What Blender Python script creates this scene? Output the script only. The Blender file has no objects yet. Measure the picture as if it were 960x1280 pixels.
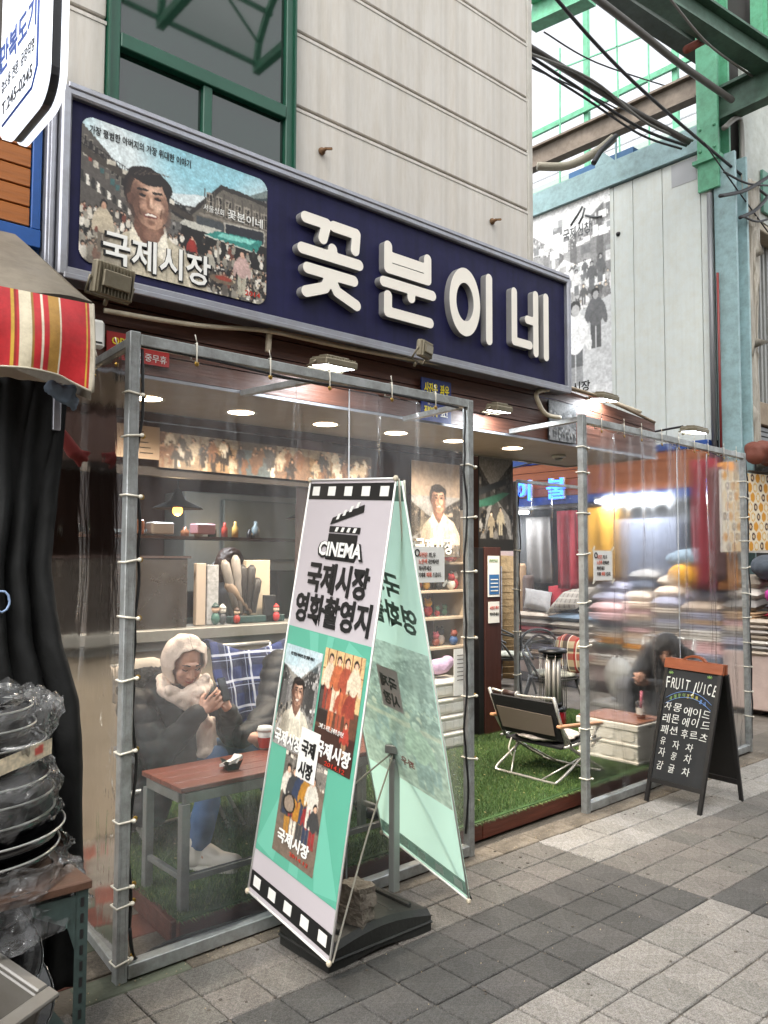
import bpy, bmesh, math, random
import numpy as np
from mathutils import Vector, Matrix, noise as mnoise
random.seed(7)
RNG = np.random.default_rng(7)
PI = math.pi
sc = bpy.context.scene
COL = sc.collection

# ------------------------------------------------------------------ camera
FPX, EYE, HORIZON = 1010.0, 1.5, 699.0
pitch = math.atan((HORIZON - 640) / FPX); yaw = math.radians(48.7); roll = math.radians(0.2)
FW = Vector((math.cos(yaw)*math.cos(pitch), math.sin(yaw)*math.cos(pitch), math.sin(pitch)))
_r = Vector((math.sin(yaw), -math.cos(yaw), 0)); _u = _r.cross(FW)
RT = _r*math.cos(roll) + _u*math.sin(roll); UP = _u*math.cos(roll) - _r*math.sin(roll)
CAM = Vector((0, 0, EYE))
cd = bpy.data.cameras.new('camera'); cam = bpy.data.objects.new('camera', cd); COL.objects.link(cam)
cam.matrix_world = Matrix(((RT.x, UP.x, -FW.x, 0), (RT.y, UP.y, -FW.y, 0), (RT.z, UP.z, -FW.z, EYE), (0, 0, 0, 1)))
cd.sensor_fit = 'HORIZONTAL'; cd.sensor_width = 36; cd.lens = 36*FPX/960; cd.clip_start = 0.05; cd.clip_end = 300
sc.camera = cam

# ------------------------------------------------------------------ sky, sun, exposure (overcast)
SUN_EL, SUN_ROT = math.radians(55), math.radians(236)
w = bpy.data.worlds.new('World'); sc.world = w; w.use_nodes = True
nt = w.node_tree; bg = nt.nodes['Background']
sky = nt.nodes.new('ShaderNodeTexSky'); sky.sky_type = 'NISHITA'; sky.sun_disc = False
sky.sun_elevation = SUN_EL; sky.sun_rotation = SUN_ROT; sky.dust_density = 4.0; sky.air_density = 1.2
hs = nt.nodes.new('ShaderNodeHueSaturation'); hs.inputs['Saturation'].default_value = 0.12
nt.links.new(sky.outputs[0], hs.inputs['Color']); nt.links.new(hs.outputs[0], bg.inputs[0])
bg.inputs[1].default_value = 0.15
sl = bpy.data.lights.new('sun', 'SUN'); so = bpy.data.objects.new('sun', sl); COL.objects.link(so)
sl.energy = 1.4; sl.angle = math.radians(25); sl.color = (1.0, 0.97, 0.92)
sdir = Vector((math.cos(SUN_EL)*math.sin(SUN_ROT), math.cos(SUN_EL)*math.cos(SUN_ROT), math.sin(SUN_EL)))
so.rotation_euler = sdir.to_track_quat('Z', 'Y').to_euler()
sc.view_settings.view_transform = 'Standard'; sc.view_settings.look = 'None'
sc.view_settings.exposure = 1.75; sc.view_settings.gamma = 1.0
sc.cycles.use_denoising = True
sc.cycles.max_bounces = 10; sc.cycles.transparent_max_bounces = 16; sc.cycles.transmission_bounces = 6
sc.cycles.diffuse_bounces = 4; sc.cycles.glossy_bounces = 4; sc.cycles.sample_clamp_indirect = 4.0
sc.cycles.caustics_reflective = False; sc.cycles.caustics_refractive = False

# ------------------------------------------------------------------ helpers
def at(px, py, x=None, y=None, z=None):
    """point of the place seen at pixel (px,py) on the plane x=, y= or z="""
    d = FW + RT*((px-480)/FPX) - UP*((py-640)/FPX)
    if x is not None: t = x/d.x
    elif y is not None: t = y/d.y
    else: t = (z-EYE)/d.z
    return CAM + d*t

def srgb(c):
    if isinstance(c, str):
        c = tuple(int(c[i:i+2], 16)/255 for i in (0, 2, 4))
    return tuple((v/12.92 if v <= 0.04045 else ((v+0.055)/1.055)**2.4) for v in c)

MATS = {}
def mat(name, col, rough=0.6, metal=0.0, bump=0.0, bscale=40, var=0.0, vscale=3, emit=0, ecol=None, alpha=None,
        trans=0.0, dirt=0.0, stretch=None, attr=False, spec=None, coat=0, speck=0.0, streak=0.0):
    if name in MATS: return MATS[name]
    m = bpy.data.materials.new(name); m.use_nodes = True; MATS[name] = m
    t = m.node_tree; n = t.nodes; L = t.links; b = n['Principled BSDF']
    lin = srgb(col) if isinstance(col, str) else col
    b.inputs['Base Color'].default_value = (*lin, 1); m.diffuse_color = (*lin, 1)
    b.inputs['Roughness'].default_value = rough; b.inputs['Metallic'].default_value = metal
    if spec is not None: b.inputs['Specular IOR Level'].default_value = spec
    if coat: b.inputs['Coat Weight'].default_value = coat
    src = None
    tc = n.new('ShaderNodeTexCoord'); mp = n.new('ShaderNodeMapping'); L.new(tc.outputs['Object'], mp.inputs[0])
    if stretch: mp.inputs['Scale'].default_value = stretch
    if attr:
        a = n.new('ShaderNodeAttribute'); a.attribute_name = 'Col'; src = a.outputs['Color']
    def mult(src, fac):
        mx = n.new('ShaderNodeMix'); mx.data_type = 'RGBA'; mx.blend_type = 'MULTIPLY'; mx.inputs['Factor'].default_value = 1
        if src is None: mx.inputs['A'].default_value = (*lin, 1)
        else: L.new(src, mx.inputs['A'])
        L.new(fac, mx.inputs['B']); return mx.outputs['Result']
    if var > 0:
        nz = n.new('ShaderNodeTexNoise'); nz.inputs['Scale'].default_value = vscale; nz.inputs['Detail'].default_value = 6
        nz.inputs['Roughness'].default_value = 0.65
        L.new(mp.outputs[0], nz.inputs['Vector'])
        mr = n.new('ShaderNodeMapRange'); mr.inputs['From Min'].default_value = .3; mr.inputs['From Max'].default_value = .7
        mr.inputs['To Min'].default_value = 1-var; mr.inputs['To Max'].default_value = 1+var*0.5
        L.new(nz.outputs['Fac'], mr.inputs['Value'])
        cc = n.new('ShaderNodeCombineColor')
        for k in range(3): L.new(mr.outputs[0], cc.inputs[k])
        src = mult(src, cc.outputs[0])
        m2 = n.new('ShaderNodeMapRange'); m2.inputs['To Min'].default_value = min(1, rough+.12); m2.inputs['To Max'].default_value = max(0.02, rough-.12)
        L.new(nz.outputs['Fac'], m2.inputs['Value']); L.new(m2.outputs[0], b.inputs['Roughness'])
    if dirt > 0:
        nz = n.new('ShaderNodeTexNoise'); nz.inputs['Scale'].default_value = 9; nz.inputs['Detail'].default_value = 8
        nz.inputs['Roughness'].default_value = 0.75
        L.new(mp.outputs[0], nz.inputs['Vector'])
        rp = n.new('ShaderNodeValToRGB'); rp.color_ramp.elements[0].position = .32; rp.color_ramp.elements[1].position = .58
        d = 1-dirt; rp.color_ramp.elements[0].color = (d, d*.96, d*.9, 1); rp.color_ramp.elements[1].color = (1, 1, 1, 1)
        L.new(nz.outputs['Fac'], rp.inputs[0]); src = mult(src, rp.outputs[0])
    def modul(scale_vec, sc_, lo, hi, amt, det=2):
        nonlocal src
        m_ = n.new('ShaderNodeMapping'); m_.inputs['Scale'].default_value = scale_vec; L.new(tc.outputs['Object'], m_.inputs[0])
        z = n.new('ShaderNodeTexNoise'); z.inputs['Scale'].default_value = sc_; z.inputs['Detail'].default_value = det; L.new(m_.outputs[0], z.inputs['Vector'])
        r = n.new('ShaderNodeMapRange'); r.inputs['From Min'].default_value = lo; r.inputs['From Max'].default_value = hi
        r.inputs['To Min'].default_value = 1-amt; r.inputs['To Max'].default_value = 1+amt*.35; L.new(z.outputs['Fac'], r.inputs['Value'])
        c_ = n.new('ShaderNodeCombineColor')
        for k in range(3): L.new(r.outputs[0], c_.inputs[k])
        src = mult(src, c_.outputs[0])
    if speck: modul((1, 1, 1), 210, .36, .62, speck); modul((1, 1, 1), 70, .38, .62, speck*.5)
    if streak: modul((26, 26, .9), 1.0, .36, .56, streak, 4)
    if src is not None: L.new(src, b.inputs['Base Color'])
    if bump > 0:
        nz = n.new('ShaderNodeTexNoise'); nz.inputs['Scale'].default_value = bscale; nz.inputs['Detail'].default_value = 5
        L.new(mp.outputs[0], nz.inputs['Vector'])
        bp = n.new('ShaderNodeBump'); bp.inputs['Strength'].default_value = min(1, bump); bp.inputs['Distance'].default_value = 0.01
        L.new(nz.outputs['Fac'], bp.inputs['Height']); L.new(bp.outputs[0], b.inputs['Normal'])
    if emit:
        b.inputs['Emission Color'].default_value = (*(srgb(ecol) if isinstance(ecol, str) else (ecol or lin)), 1)
        b.inputs['Emission Strength'].default_value = emit
    if trans: b.inputs['Transmission Weight'].default_value = trans
    if alpha is not None: b.inputs['Alpha'].default_value = alpha
    return m

def tag(o, label=None, cat=None, group=None, kind=None):
    if label: o['label'] = label
    if cat: o['category'] = cat
    if group: o['group'] = group
    if kind: o['kind'] = kind
    return o

def thing(name, label, cat, loc=(0, 0, 0), group=None, rz=0):
    o = bpy.data.objects.new(name, None); COL.objects.link(o); o.empty_display_size = .1
    o.location = loc; o.rotation_euler = (0, 0, rz)
    return tag(o, label, cat, group)

def world_off(parent):
    v = Vector((0, 0, 0))
    while parent is not None:
        v += Vector(parent.location); parent = parent.parent
    return v

def link(name, me, material=None, parent=None, local=False, center=True):
    if material is not None and len(me.materials) == 0: me.materials.append(material)
    o = bpy.data.objects.new(name, me); COL.objects.link(o)
    n = len(me.vertices)
    if n and not local:
        co = np.empty(n*3); me.vertices.foreach_get('co', co); co = co.reshape(-1, 3)
        if parent is not None:
            off = np.array(world_off(parent)); co -= off
        if center:
            c = (co.min(0)+co.max(0))/2; c[2] = co[:, 2].min()
            co -= c; o.location = c
        me.vertices.foreach_set('co', co.ravel())
    elif n and center:
        co = np.empty(n*3); me.vertices.foreach_get('co', co); co = co.reshape(-1, 3)
        c = (co.min(0)+co.max(0))/2; c[2] = co[:, 2].min(); co -= c
        o.location = c; me.vertices.foreach_set('co', co.ravel())
    if parent is not None: o.parent = parent
    me.update()
    return o

class MB:
    def __init__(s): s.v = []; s.f = []; s.m = []; s.mi = 0; s.sm = []; s.smooth = False
    def _add(s, vs, fs):
        b = len(s.v); s.v += [tuple(v) for v in vs]
        for f in fs: s.f.append([b+i for i in f]); s.m.append(s.mi); s.sm.append(s.smooth)
        return s
    def box(s, x0, y0, z0, x1, y1, z1, bev=0):
        c = Vector(((x0+x1)/2, (y0+y1)/2, (z0+z1)/2))
        return s.obox(c, Vector((1, 0, 0))*(abs(x1-x0)/2), Vector((0, 1, 0))*(abs(y1-y0)/2), Vector((0, 0, 1))*(abs(z1-z0)/2), bev)
    def obox(s, c, a, b, d, bev=0):
        """oriented box: centre, three half-axes"""
        c = Vector(c); a = Vector(a); b = Vector(b); d = Vector(d)
        if a.cross(b).dot(d) < 0: a = -a
        if bev <= 0:
            vs = [c+a*i+b*j+d*k for k in (-1, 1) for j in (-1, 1) for i in (-1, 1)]
            return s._add(vs, [(0, 2, 3, 1), (4, 5, 7, 6), (0, 1, 5, 4), (2, 6, 7, 3), (0, 4, 6, 2), (1, 3, 7, 5)])
        la, lb, ld = a.length, b.length, d.length
        bev = min(bev, la*.9, lb*.9, ld*.9)
        ka, kb, kd = 1-bev/la, 1-bev/lb, 1-bev/ld
        vs = []; idx = {}
        for i in (-1, 1):
            for j in (-1, 1):
                for k in (-1, 1):
                    for t, (p, q, r) in enumerate(((1, kb, kd), (ka, 1, kd), (ka, kb, 1))):
                        idx[(i, j, k, t)] = len(vs); vs.append(c+a*(i*p)+b*(j*q)+d*(k*r))
        fs = []
        for i in (-1, 1):
            o = [(i, -1, -1, 0), (i, 1, -1, 0), (i, 1, 1, 0), (i, -1, 1, 0)]; fs.append([idx[q] for q in (o if i > 0 else o[::-1])])
            o = [(-1, i, -1, 1), (-1, i, 1, 1), (1, i, 1, 1), (1, i, -1, 1)]; fs.append([idx[q] for q in (o if i > 0 else o[::-1])])
            o = [(-1, -1, i, 2), (1, -1, i, 2), (1, 1, i, 2), (-1, 1, i, 2)]; fs.append([idx[q] for q in (o if i > 0 else o[::-1])])
        for i in (-1, 1):
            for j in (-1, 1):
                o = [(i, j, -1, 0), (i, j, -1, 1), (i, j, 1, 1), (i, j, 1, 0)]; fs.append([idx[q] for q in (o if i*j > 0 else o[::-1])])
                o = [(i, -1, j, 0), (i, 1, j, 0), (i, 1, j, 2), (i, -1, j, 2)]; fs.append([idx[q] for q in (o if i*j > 0 else o[::-1])])
                o = [(-1, i, j, 1), (-1, i, j, 2), (1, i, j, 2), (1, i, j, 1)]; fs.append([idx[q] for q in (o if i*j > 0 else o[::-1])])
        for i in (-1, 1):
            for j in (-1, 1):
                for k in (-1, 1):
                    o = [idx[(i, j, k, t)] for t in (0, 1, 2)]; fs.append(o if i*j*k > 0 else o[::-1])
        return s._add(vs, fs)
    def bar(s, p, q, w, h, up=(0, 0, 1), bev=0):
        p = Vector(p); q = Vector(q); d = q-p; u = Vector(up); sd = d.cross(u)
        if sd.length < 1e-6: sd = d.cross(Vector((1, 0, 0)))
        sd.normalize(); u = sd.cross(d).normalized()
        return s.obox((p+q)/2, d/2, sd*w/2, u*h/2, bev)
    def tube(s, pts, r, n=8, closed=False, flat=None):
        pts = [Vector(p) for p in pts]; N = len(pts)
        rs = r if isinstance(r, (list, tuple)) else [r]*N
        vs = []; prev = None
        for i, p in enumerate(pts):
            if closed: t = pts[(i+1) % N]-pts[i-1]
            else: t = pts[min(i+1, N-1)]-pts[max(i-1, 0)]
            t.normalize()
            if prev is None:
                u = t.orthogonal().normalized()
                if abs(t.z) < .9: u = (Vector((0, 0, 1))-t*t.z).normalized()
            else: u = (prev-t*prev.dot(t)).normalized()
            prev = u; vv = t.cross(u)
            for k in range(n):
                a = 2*PI*k/n; vs.append(p+u*(math.cos(a)*rs[i])+vv*(math.sin(a)*rs[i]*(flat or 1)))
        fs = []
        for i in range(N if closed else N-1):
            j = (i+1) % N
            for k in range(n): k2 = (k+1) % n; fs.append((i*n+k, i*n+k2, j*n+k2, j*n+k))
        if not closed: fs.append(tuple(range(n-1, -1, -1))); fs.append(tuple((N-1)*n+k for k in range(n)))
        sm = s.smooth; s.smooth = True; s._add(vs, fs); s.smooth = sm
        return s
    def lathe(s, c, prof, n=20, axis=(0, 0, 1), close=True):
        c = Vector(c); ax = Vector(axis).normalized(); u = ax.orthogonal().normalized(); v = ax.cross(u)
        vs = []
        for r, h in prof:
            for k in range(n):
                a = 2*PI*k/n; vs.append(c+ax*h+u*(r*math.cos(a))+v*(r*math.sin(a)))
        fs = []
        for i in range(len(prof)-1):
            for k in range(n): k2 = (k+1) % n; fs.append((i*n+k, i*n+k2, (i+1)*n+k2, (i+1)*n+k))
        if close:
            fs.append(tuple(range(n-1, -1, -1))); fs.append(tuple((len(prof)-1)*n+k for k in range(n)))
        sm = s.smooth; s.smooth = True; s._add(vs, fs); s.smooth = sm
        return s
    def ell(s, c, rx, ry, rz, n=12, m=8, M=None):
        vs = []; c = Vector(c)
        for i in range(m+1):
            th = PI*i/m
            for k in range(n):
                a = 2*PI*k/n; p = Vector((rx*math.sin(th)*math.cos(a), ry*math.sin(th)*math.sin(a), rz*math.cos(th)))
                if M is not None: p = M @ p
                vs.append(c+p)
        fs = [(i*n+k, (i+1)*n+k, (i+1)*n+(k+1) % n, i*n+(k+1) % n) for i in range(m) for k in range(n)]
        sm = s.smooth; s.smooth = True; s._add(vs, fs); s.smooth = sm
        return s
    def quad(s, a, b, c, d): return s._add([a, b, c, d], [(0, 1, 2, 3)])
    def prism(s, poly, d):
        """flat polygon (list of points) extruded by vector d"""
        n = len(poly); d = Vector(d); P_ = [Vector(p) for p in poly]
        vs = P_+[p+d for p in P_]
        fs = [tuple(range(n-1, -1, -1)), tuple(range(n, 2*n))]+[(i, (i+1) % n, n+(i+1) % n, n+i) for i in range(n)]
        nrm = Vector((0, 0, 0))
        for i in range(n): nrm += P_[i].cross(P_[(i+1) % n])
        if nrm.dot(d) < 0: fs = [tuple(reversed(f)) for f in fs]
        return s._add(vs, fs)
    def mesh(s, mats):
        me = bpy.data.meshes.new('m'); me.from_pydata(s.v, [], s.f)
        for m in (mats if isinstance(mats, (list, tuple)) else [mats]): me.materials.append(m)
        me.polygons.foreach_set('material_index', s.m); me.polygons.foreach_set('use_smooth', s.sm)
        me.update(); return me
    def build(s, name, mats, parent=None, local=False, label=None, cat=None, group=None, kind=None, center=True):
        me = s.mesh(mats); me.name = name
        return tag(link(name, me, None, parent, local, center), label, cat, group, kind)

def copy_tree(o, parent=None):
    c = o.copy(); COL.objects.link(c)
    if parent is not None: c.parent = parent
    for ch in list(o.children): copy_tree(ch, c)
    return c

# sheets given by a function, with per-vertex colour
def sheet(name, fn, nu, nv, m, parent=None, colfn=None, label=None, cat=None, kind=None, group=None, thick=0, smooth=True, cyc=False):
    us = np.linspace(0, 1, nu); vs = np.linspace(0, 1, nv)
    co = [fn(u, v) for v in vs for u in us]
    fs = [(j*nu+i, j*nu+i+1, (j+1)*nu+i+1, (j+1)*nu+i) for j in range(nv-1) for i in range(nu-1)]
    me = bpy.data.meshes.new(name); me.from_pydata([tuple(c) for c in co], [], fs)
    me.polygons.foreach_set('use_smooth', [smooth]*len(fs))
    if colfn is not None:
        a = me.color_attributes.new('Col', 'FLOAT_COLOR', 'POINT')
        cs = np.ones((len(co), 4)); k = 0
        for v in vs:
            for u in us: cs[k, :3] = srgb(colfn(u, v)); k += 1
        a.data.foreach_set('color', cs.ravel())
    me.materials.append(m)
    if thick:
        bm = bmesh.new(); bm.from_mesh(me); bmesh.ops.solidify(bm, geom=bm.faces[:], thickness=thick); bm.to_mesh(me); bm.free()
    return tag(link(name, me, None, parent), label, cat, group, kind)

# lettering: font curves turned into thin solid meshes
def letters(name, s, origin, U, V, size, m, parent, depth=0.0015, bold=0.0, align='LEFT', sx=1.0, lift=0.001, fit=None, shear=0):
    U = Vector(U).normalized(); V = Vector(V); V = (V-U*V.dot(U)).normalized(); N = U.cross(V)
    cu = bpy.data.curves.new('t', 'FONT'); cu.body = s; cu.size = size; cu.align_x = align; cu.align_y = 'BOTTOM_BASELINE'
    cu.extrude = depth/2; cu.offset = bold*size; cu.resolution_u = 2; cu.shear = shear
    to = bpy.data.objects.new('t', cu); COL.objects.link(to)
    dg = bpy.context.evaluated_depsgraph_get()
    me = bpy.data.meshes.new_from_object(to.evaluated_get(dg))
    bpy.data.objects.remove(to); bpy.data.curves.remove(cu)
    n = len(me.vertices); co = np.empty(n*3); me.vertices.foreach_get('co', co); co = co.reshape(-1, 3)
    if n == 0: return None
    if fit:
        wd = co[:, 0].max()-co[:, 0].min(); sx = fit/wd
        if align == 'LEFT': co[:, 0] -= co[:, 0].min()
        else: co[:, 0] -= (co[:, 0].max()+co[:, 0].min())/2
    A = np.array([list(U*sx), list(V), list(N)])
    co = co @ A + np.array(Vector(origin)+N*(lift+depth/2))
    me.vertices.foreach_set('co', co.ravel()); me.materials.clear(); me.materials.append(m)
    return link(name, me, None, parent)

# thick rounded strokes merged into one outline (signed distance + marching squares)
def stroke_shape(name, strokes, r, origin, U, V, scale, depth, m, parent, res=90, rings=(), side=None):
    U = Vector(U).normalized(); V = Vector(V).normalized(); N = U.cross(V)
    g = np.linspace(-.12, 1.12, res); X, Z = np.meshgrid(g, g); D = np.full(X.shape, 9.0)
    for st in strokes:
        for (x0, y0), (x1, y1) in zip(st[:-1], st[1:]):
            dx, dy = x1-x0, y1-y0; L2 = dx*dx+dy*dy+1e-9
            t = np.clip(((X-x0)*dx+(Z-y0)*dy)/L2, 0, 1)
            D = np.minimum(D, np.hypot(X-x0-t*dx, Z-y0-t*dy)-r)
    for cx, cy, rx, ry in rings:
        a = np.hypot((X-cx)/rx, (Z-cy)/ry); D = np.minimum(D, np.abs(a-1)*min(rx, ry)-r)
    vs = []; cache = {}; fs = []
    def pt(key, p):
        if key not in cache: cache[key] = len(vs); vs.append(p)
        return cache[key]
    for j in range(res-1):
        for i in range(res-1):
            cs = [(i, j), (i+1, j), (i+1, j+1), (i, j+1)]; d = [D[b, a] for a, b in cs]
            if min(d) >= 0: continue
            poly = []
            for k in range(4):
                a, b = cs[k], cs[(k+1) % 4]; da, db = d[k], d[(k+1) % 4]
                if da < 0: poly.append(pt(('c', a), (g[a[0]], g[a[1]])))
                if (da < 0) != (db < 0):
                    t = da/(da-db); key = ('e',)+tuple(sorted((a, b)))
                    poly.append(pt(key, (g[a[0]]+(g[b[0]]-g[a[0]])*t, g[a[1]]+(g[b[1]]-g[a[1]])*t)))
            if len(poly) >= 3: fs.append(poly)
    O = Vector(origin)
    bm = bmesh.new(); bv = [bm.verts.new(O+U*(x*scale)+V*(z*scale)+N*depth) for x, z in vs]
    for f in fs:
        try: bm.faces.new([bv[k] for k in f])
        except ValueError: pass
    ret = bmesh.ops.extrude_face_region(bm, geom=bm.faces[:])
    # the extruded copy goes back to the board
    front = [e for e in ret['geom'] if isinstance(e, bmesh.types.BMVert)]
    for v_ in front: v_.co -= N*depth
    bmesh.ops.recalc_face_normals(bm, faces=bm.faces[:])
    me = bpy.data.meshes.new(name); bm.to_mesh(me); bm.free()
    me.materials.append(m)
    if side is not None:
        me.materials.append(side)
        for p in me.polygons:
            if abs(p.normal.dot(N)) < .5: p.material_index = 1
    return link(name, me, None, parent)

# small painted prints: a picture array turned into a fine coloured sheet
class Art:
    def __init__(s, w, h, bgc='FFFFFF'):
        s.w, s.h = w, h; s.a = np.zeros((h, w, 3)); s.a[:] = s.c(bgc)
        s.X, s.Y = np.meshgrid((np.arange(w)+.5)/w, (np.arange(h)+.5)/w)   # units of the width, y down
        s.H = h/w
    def c(s, c):
        if isinstance(c, str): return np.array([int(c[i:i+2], 16)/255 for i in (0, 2, 4)])
        return np.array(c if hasattr(c, '__len__') else (c, c, c), float)
    def put(s, mask, c, al=1): s.a[mask] = s.a[mask]*(1-al)+s.c(c)*al
    def rect(s, x0, y0, x1, y1, c, al=1): s.put((s.X >= x0) & (s.X < x1) & (s.Y >= y0) & (s.Y < y1), c, al)
    def ell(s, x, y, rx, ry, c, al=1, rot=0):
        cr, sr = math.cos(rot), math.sin(rot); dx, dy = s.X-x, s.Y-y
        s.put(((dx*cr+dy*sr)/rx)**2+((-dx*sr+dy*cr)/ry)**2 < 1, c, al)
    def poly(s, pts, c, al=1):
        m = np.zeros(s.X.shape, bool); n = len(pts)
        for i in range(n):
            x0, y0 = pts[i]; x1, y1 = pts[(i+1) % n]
            if y0 == y1: continue
            m ^= ((s.Y > y0) != (s.Y > y1)) & (s.X < (x1-x0)*(s.Y-y0)/(y1-y0)+x0)
        s.put(m, c, al)
    def line(s, x0, y0, x1, y1, wd, c, al=1):
        dx, dy = x1-x0, y1-y0; t = np.clip(((s.X-x0)*dx+(s.Y-y0)*dy)/(dx*dx+dy*dy+1e-9), 0, 1)
        s.put(np.hypot(s.X-x0-t*dx, s.Y-y0-t*dy) < wd/2, c, al)
    def noise(s, amt): s.a *= 1+(RNG.random((s.h, s.w, 1))-.5)*amt
    def clouds(s, mask, amt, c, n=5):
        f = np.zeros((s.h, s.w))
        for k in range(n*3):
            a = RNG.random()*6.3; fr = 3+RNG.random()*14
            f += np.sin((s.X*math.cos(a)+s.Y*math.sin(a))*fr+RNG.random()*6)/fr
        f = np.clip((f-f.min())/(f.max()-f.min())*1.6-.3, 0, 1)*amt
        m = mask[..., None]*f[..., None]; s.a = s.a*(1-m)+s.c(c)*m
    def person(s, x, y, h, body, legs=None, skin='C9B8A8', hair='1A1715'):
        legs = legs or body
        s.rect(x-.10*h, y-.50*h, x-.01*h, y, legs); s.rect(x+.01*h, y-.5*h, x+.10*h, y, legs)
        s.ell(x, y-.62*h, .15*h, .25*h, body); s.ell(x-.15*h, y-.58*h, .05*h, .2*h, body, rot=.2); s.ell(x+.15*h, y-.58*h, .05*h, .2*h, body, rot=-.2)
        s.ell(x, y-.92*h, .075*h, .09*h, hair); s.ell(x+.005*h, y-.89*h, .055*h, .07*h, skin)
    def street(s, seed, warm=0.0, y0=0.0, y1=None, crowd=70, dark=1.0):
        r = random.Random(seed); y1 = y1 or s.H; H = y1-y0
        def g(v, w_=warm): v *= dark; return (min(1, v*(1+.12*w_)), v, max(0, v*(1-.15*w_)))
        hx, hy = .45, y0+.38*H
        for side in (0, 1):
            ex = 0 if side == 0 else 1
            n = 7
            for k in range(n):
                t0, t1 = k/n, (k+1)/n
                xa = ex+(hx-ex)*t0; xb = ex+(hx-ex)*t1
                top = lambda t: y0+H*(.02 if side else .10)+(hy-y0)*.75*t
                v = r.uniform(.18, .5)
                s.poly([(xa, top(t0)), (xb, top(t1)), (xb, hy+.45*H*(1-t1)*.6+.04*H), (xa, hy+.45*H*(1-t0)*.6+.04*H)], g(v))
                for q in range(4):
                    for c_ in range(3):
                        u = .15+.28*c_; x = xa+(xb-xa)*u; yt = top(t0+(t1-t0)*u); hh = (hy-yt)*.8
                        yy = yt+hh*(.1+.24*q); wdt = abs(xb-xa)*.16
                        s.rect(x-wdt/2, yy, x+wdt/2, yy+hh*.13, g(r.choice((.1, .12, .65, .75))))
                if r.random() < .8:
                    yy = hy-.06*H*(1-t0)
                    s.rect(min(xa, xb), yy-.10*H*(1-t0), max(xa, xb), yy-.02*H*(1-t0), g(r.choice((.8, .15, .6, .25))))
        s.poly([(0, y1), (hx-.05, hy+.1*H), (hx+.08, hy+.1*H), (1, y1)], g(.55))
        for k in range(crowd):
            t = r.random()**.7; yb = hy+.12*H+t*.52*H; x = r.random()
            h = (.10+.32*t)*H*.55
            b = r.choice((.12, .18, .3, .55, .75, .85))
            s.person(x, min(yb, y1+.1), h, g(b), g(r.uniform(.1, .5)), g(r.uniform(.55, .8), warm+1), g(.08))
            if r.random() < .4: s.rect(x+.02, yb-.1*h, x+.02+.25*h, yb+.05*h, g(r.uniform(.2, .9)))
        s.noise(.3)
    def man(s, x, y, R, shirt='CFC6B4'):
        skin, sh, dk = 'A5806A', '6A4A3C', '1E1816'
        s.poly([(x-2.0*R, y+3.4*R), (x-1.6*R, y+1.9*R), (x-.6*R, y+1.15*R), (x+.6*R, y+1.1*R), (x+1.7*R, y+1.7*R), (x+2.8*R, y+3.4*R)], shirt)
        for k in range(9): s.line(x-1.4*R+.4*k*R, y+1.6*R+.05*k*R, x-1.7*R+.5*k*R, y+3.3*R, .05*R, ('9A917F', 'E4DCCA', '8A8170')[k % 3], .7)
        s.soft(x-1.5*R, y+2.7*R, 1.0*R, 1.4*R, '6F675A', .7)
        s.poly([(x-.52*R, y+.45*R), (x+.50*R, y+.55*R), (x+.60*R, y+1.3*R), (x+.05*R, y+1.8*R), (x-.6*R, y+1.25*R)], sh)
        s.soft(x+.15*R, y+1.2*R, .4*R, .35*R, '8E6A58', .8)
        s.poly([(x-.66*R, y+.95*R), (x-.05*R, y+1.85*R), (x-.8*R, y+2.2*R)], 'D9D0BC'); s.poly([(x+.60*R, y+.95*R), (x+.08*R, y+1.85*R), (x+.9*R, y+2.1*R)], 'E6DECB')
        s.ell(x-.10*R, y-.30*R, .88*R, .92*R, dk, rot=.25); s.ell(x+.15*R, y-.72*R, .72*R, .42*R, dk, rot=.25)
        s.ell(x, y+.02*R, .70*R, .98*R, skin, rot=-.18); s.ell(x-.70*R, y+.08*R, .12*R, .22*R, sh)
        s.soft(x-.50*R, y+.15*R, .40*R, .95*R, '4E352B', .85, rot=-.15); s.soft(x+.62*R, y+.3*R, .22*R, .7*R, '5E4236', .7, rot=-.1)
        s.soft(x+.15*R, y-.45*R, .42*R, .26*R, 'D6B49C', .8); s.soft(x+.34*R, y+.16*R, .26*R, .24*R, 'D9B59C', .9); s.soft(x-.22*R, y+.22*R, .2*R, .2*R, 'C49A82', .7)
        s.ell(x-.12*R, y-.86*R, .70*R, .30*R, dk, rot=.05)
        for k in range(7): s.line(x-.6*R+.17*k*R, y-.78*R-.06*k*R, x-.3*R+.17*k*R, y-1.10*R, .03*R, '5A4C44', .8)
        for q in (-.27, .30):
            s.soft(x+q*R, y-.16*R, .22*R, .15*R, '6A4A3A', .7); s.line(x+q*R-.19*R, y-.33*R, x+q*R+.17*R, y-.38*R, .085*R, dk); s.ell(x+q*R, y-.15*R, .14*R, .05*R, '120D0B'); s.soft(x+q*R, y-.06*R, .17*R, .05*R, 'C09A84', .7)
        s.soft(x-.04*R, y+.08*R, .10*R, .28*R, '6F4C3C', .8); s.soft(x+.07*R, y+.05*R, .07*R, .26*R, 'DDB9A0', .8); s.soft(x+.05*R, y+.27*R, .15*R, .05*R, '6A4838', .6)
        s.line(x-.40*R, y+.22*R, x-.34*R, y+.58*R, .06*R, '4E342A', .8); s.line(x+.46*R, y+.18*R, x+.42*R, y+.52*R, .06*R, '5E4032', .8)
        s.ell(x+.04*R, y+.53*R, .28*R, .105*R, '6A3A32', rot=-.08); s.ell(x+.04*R, y+.515*R, .23*R, .06*R, 'DDD5C8', rot=-.08); s.soft(x+.06*R, y+.78*R, .2*R, .1*R, '5A3C30', .7)
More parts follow.
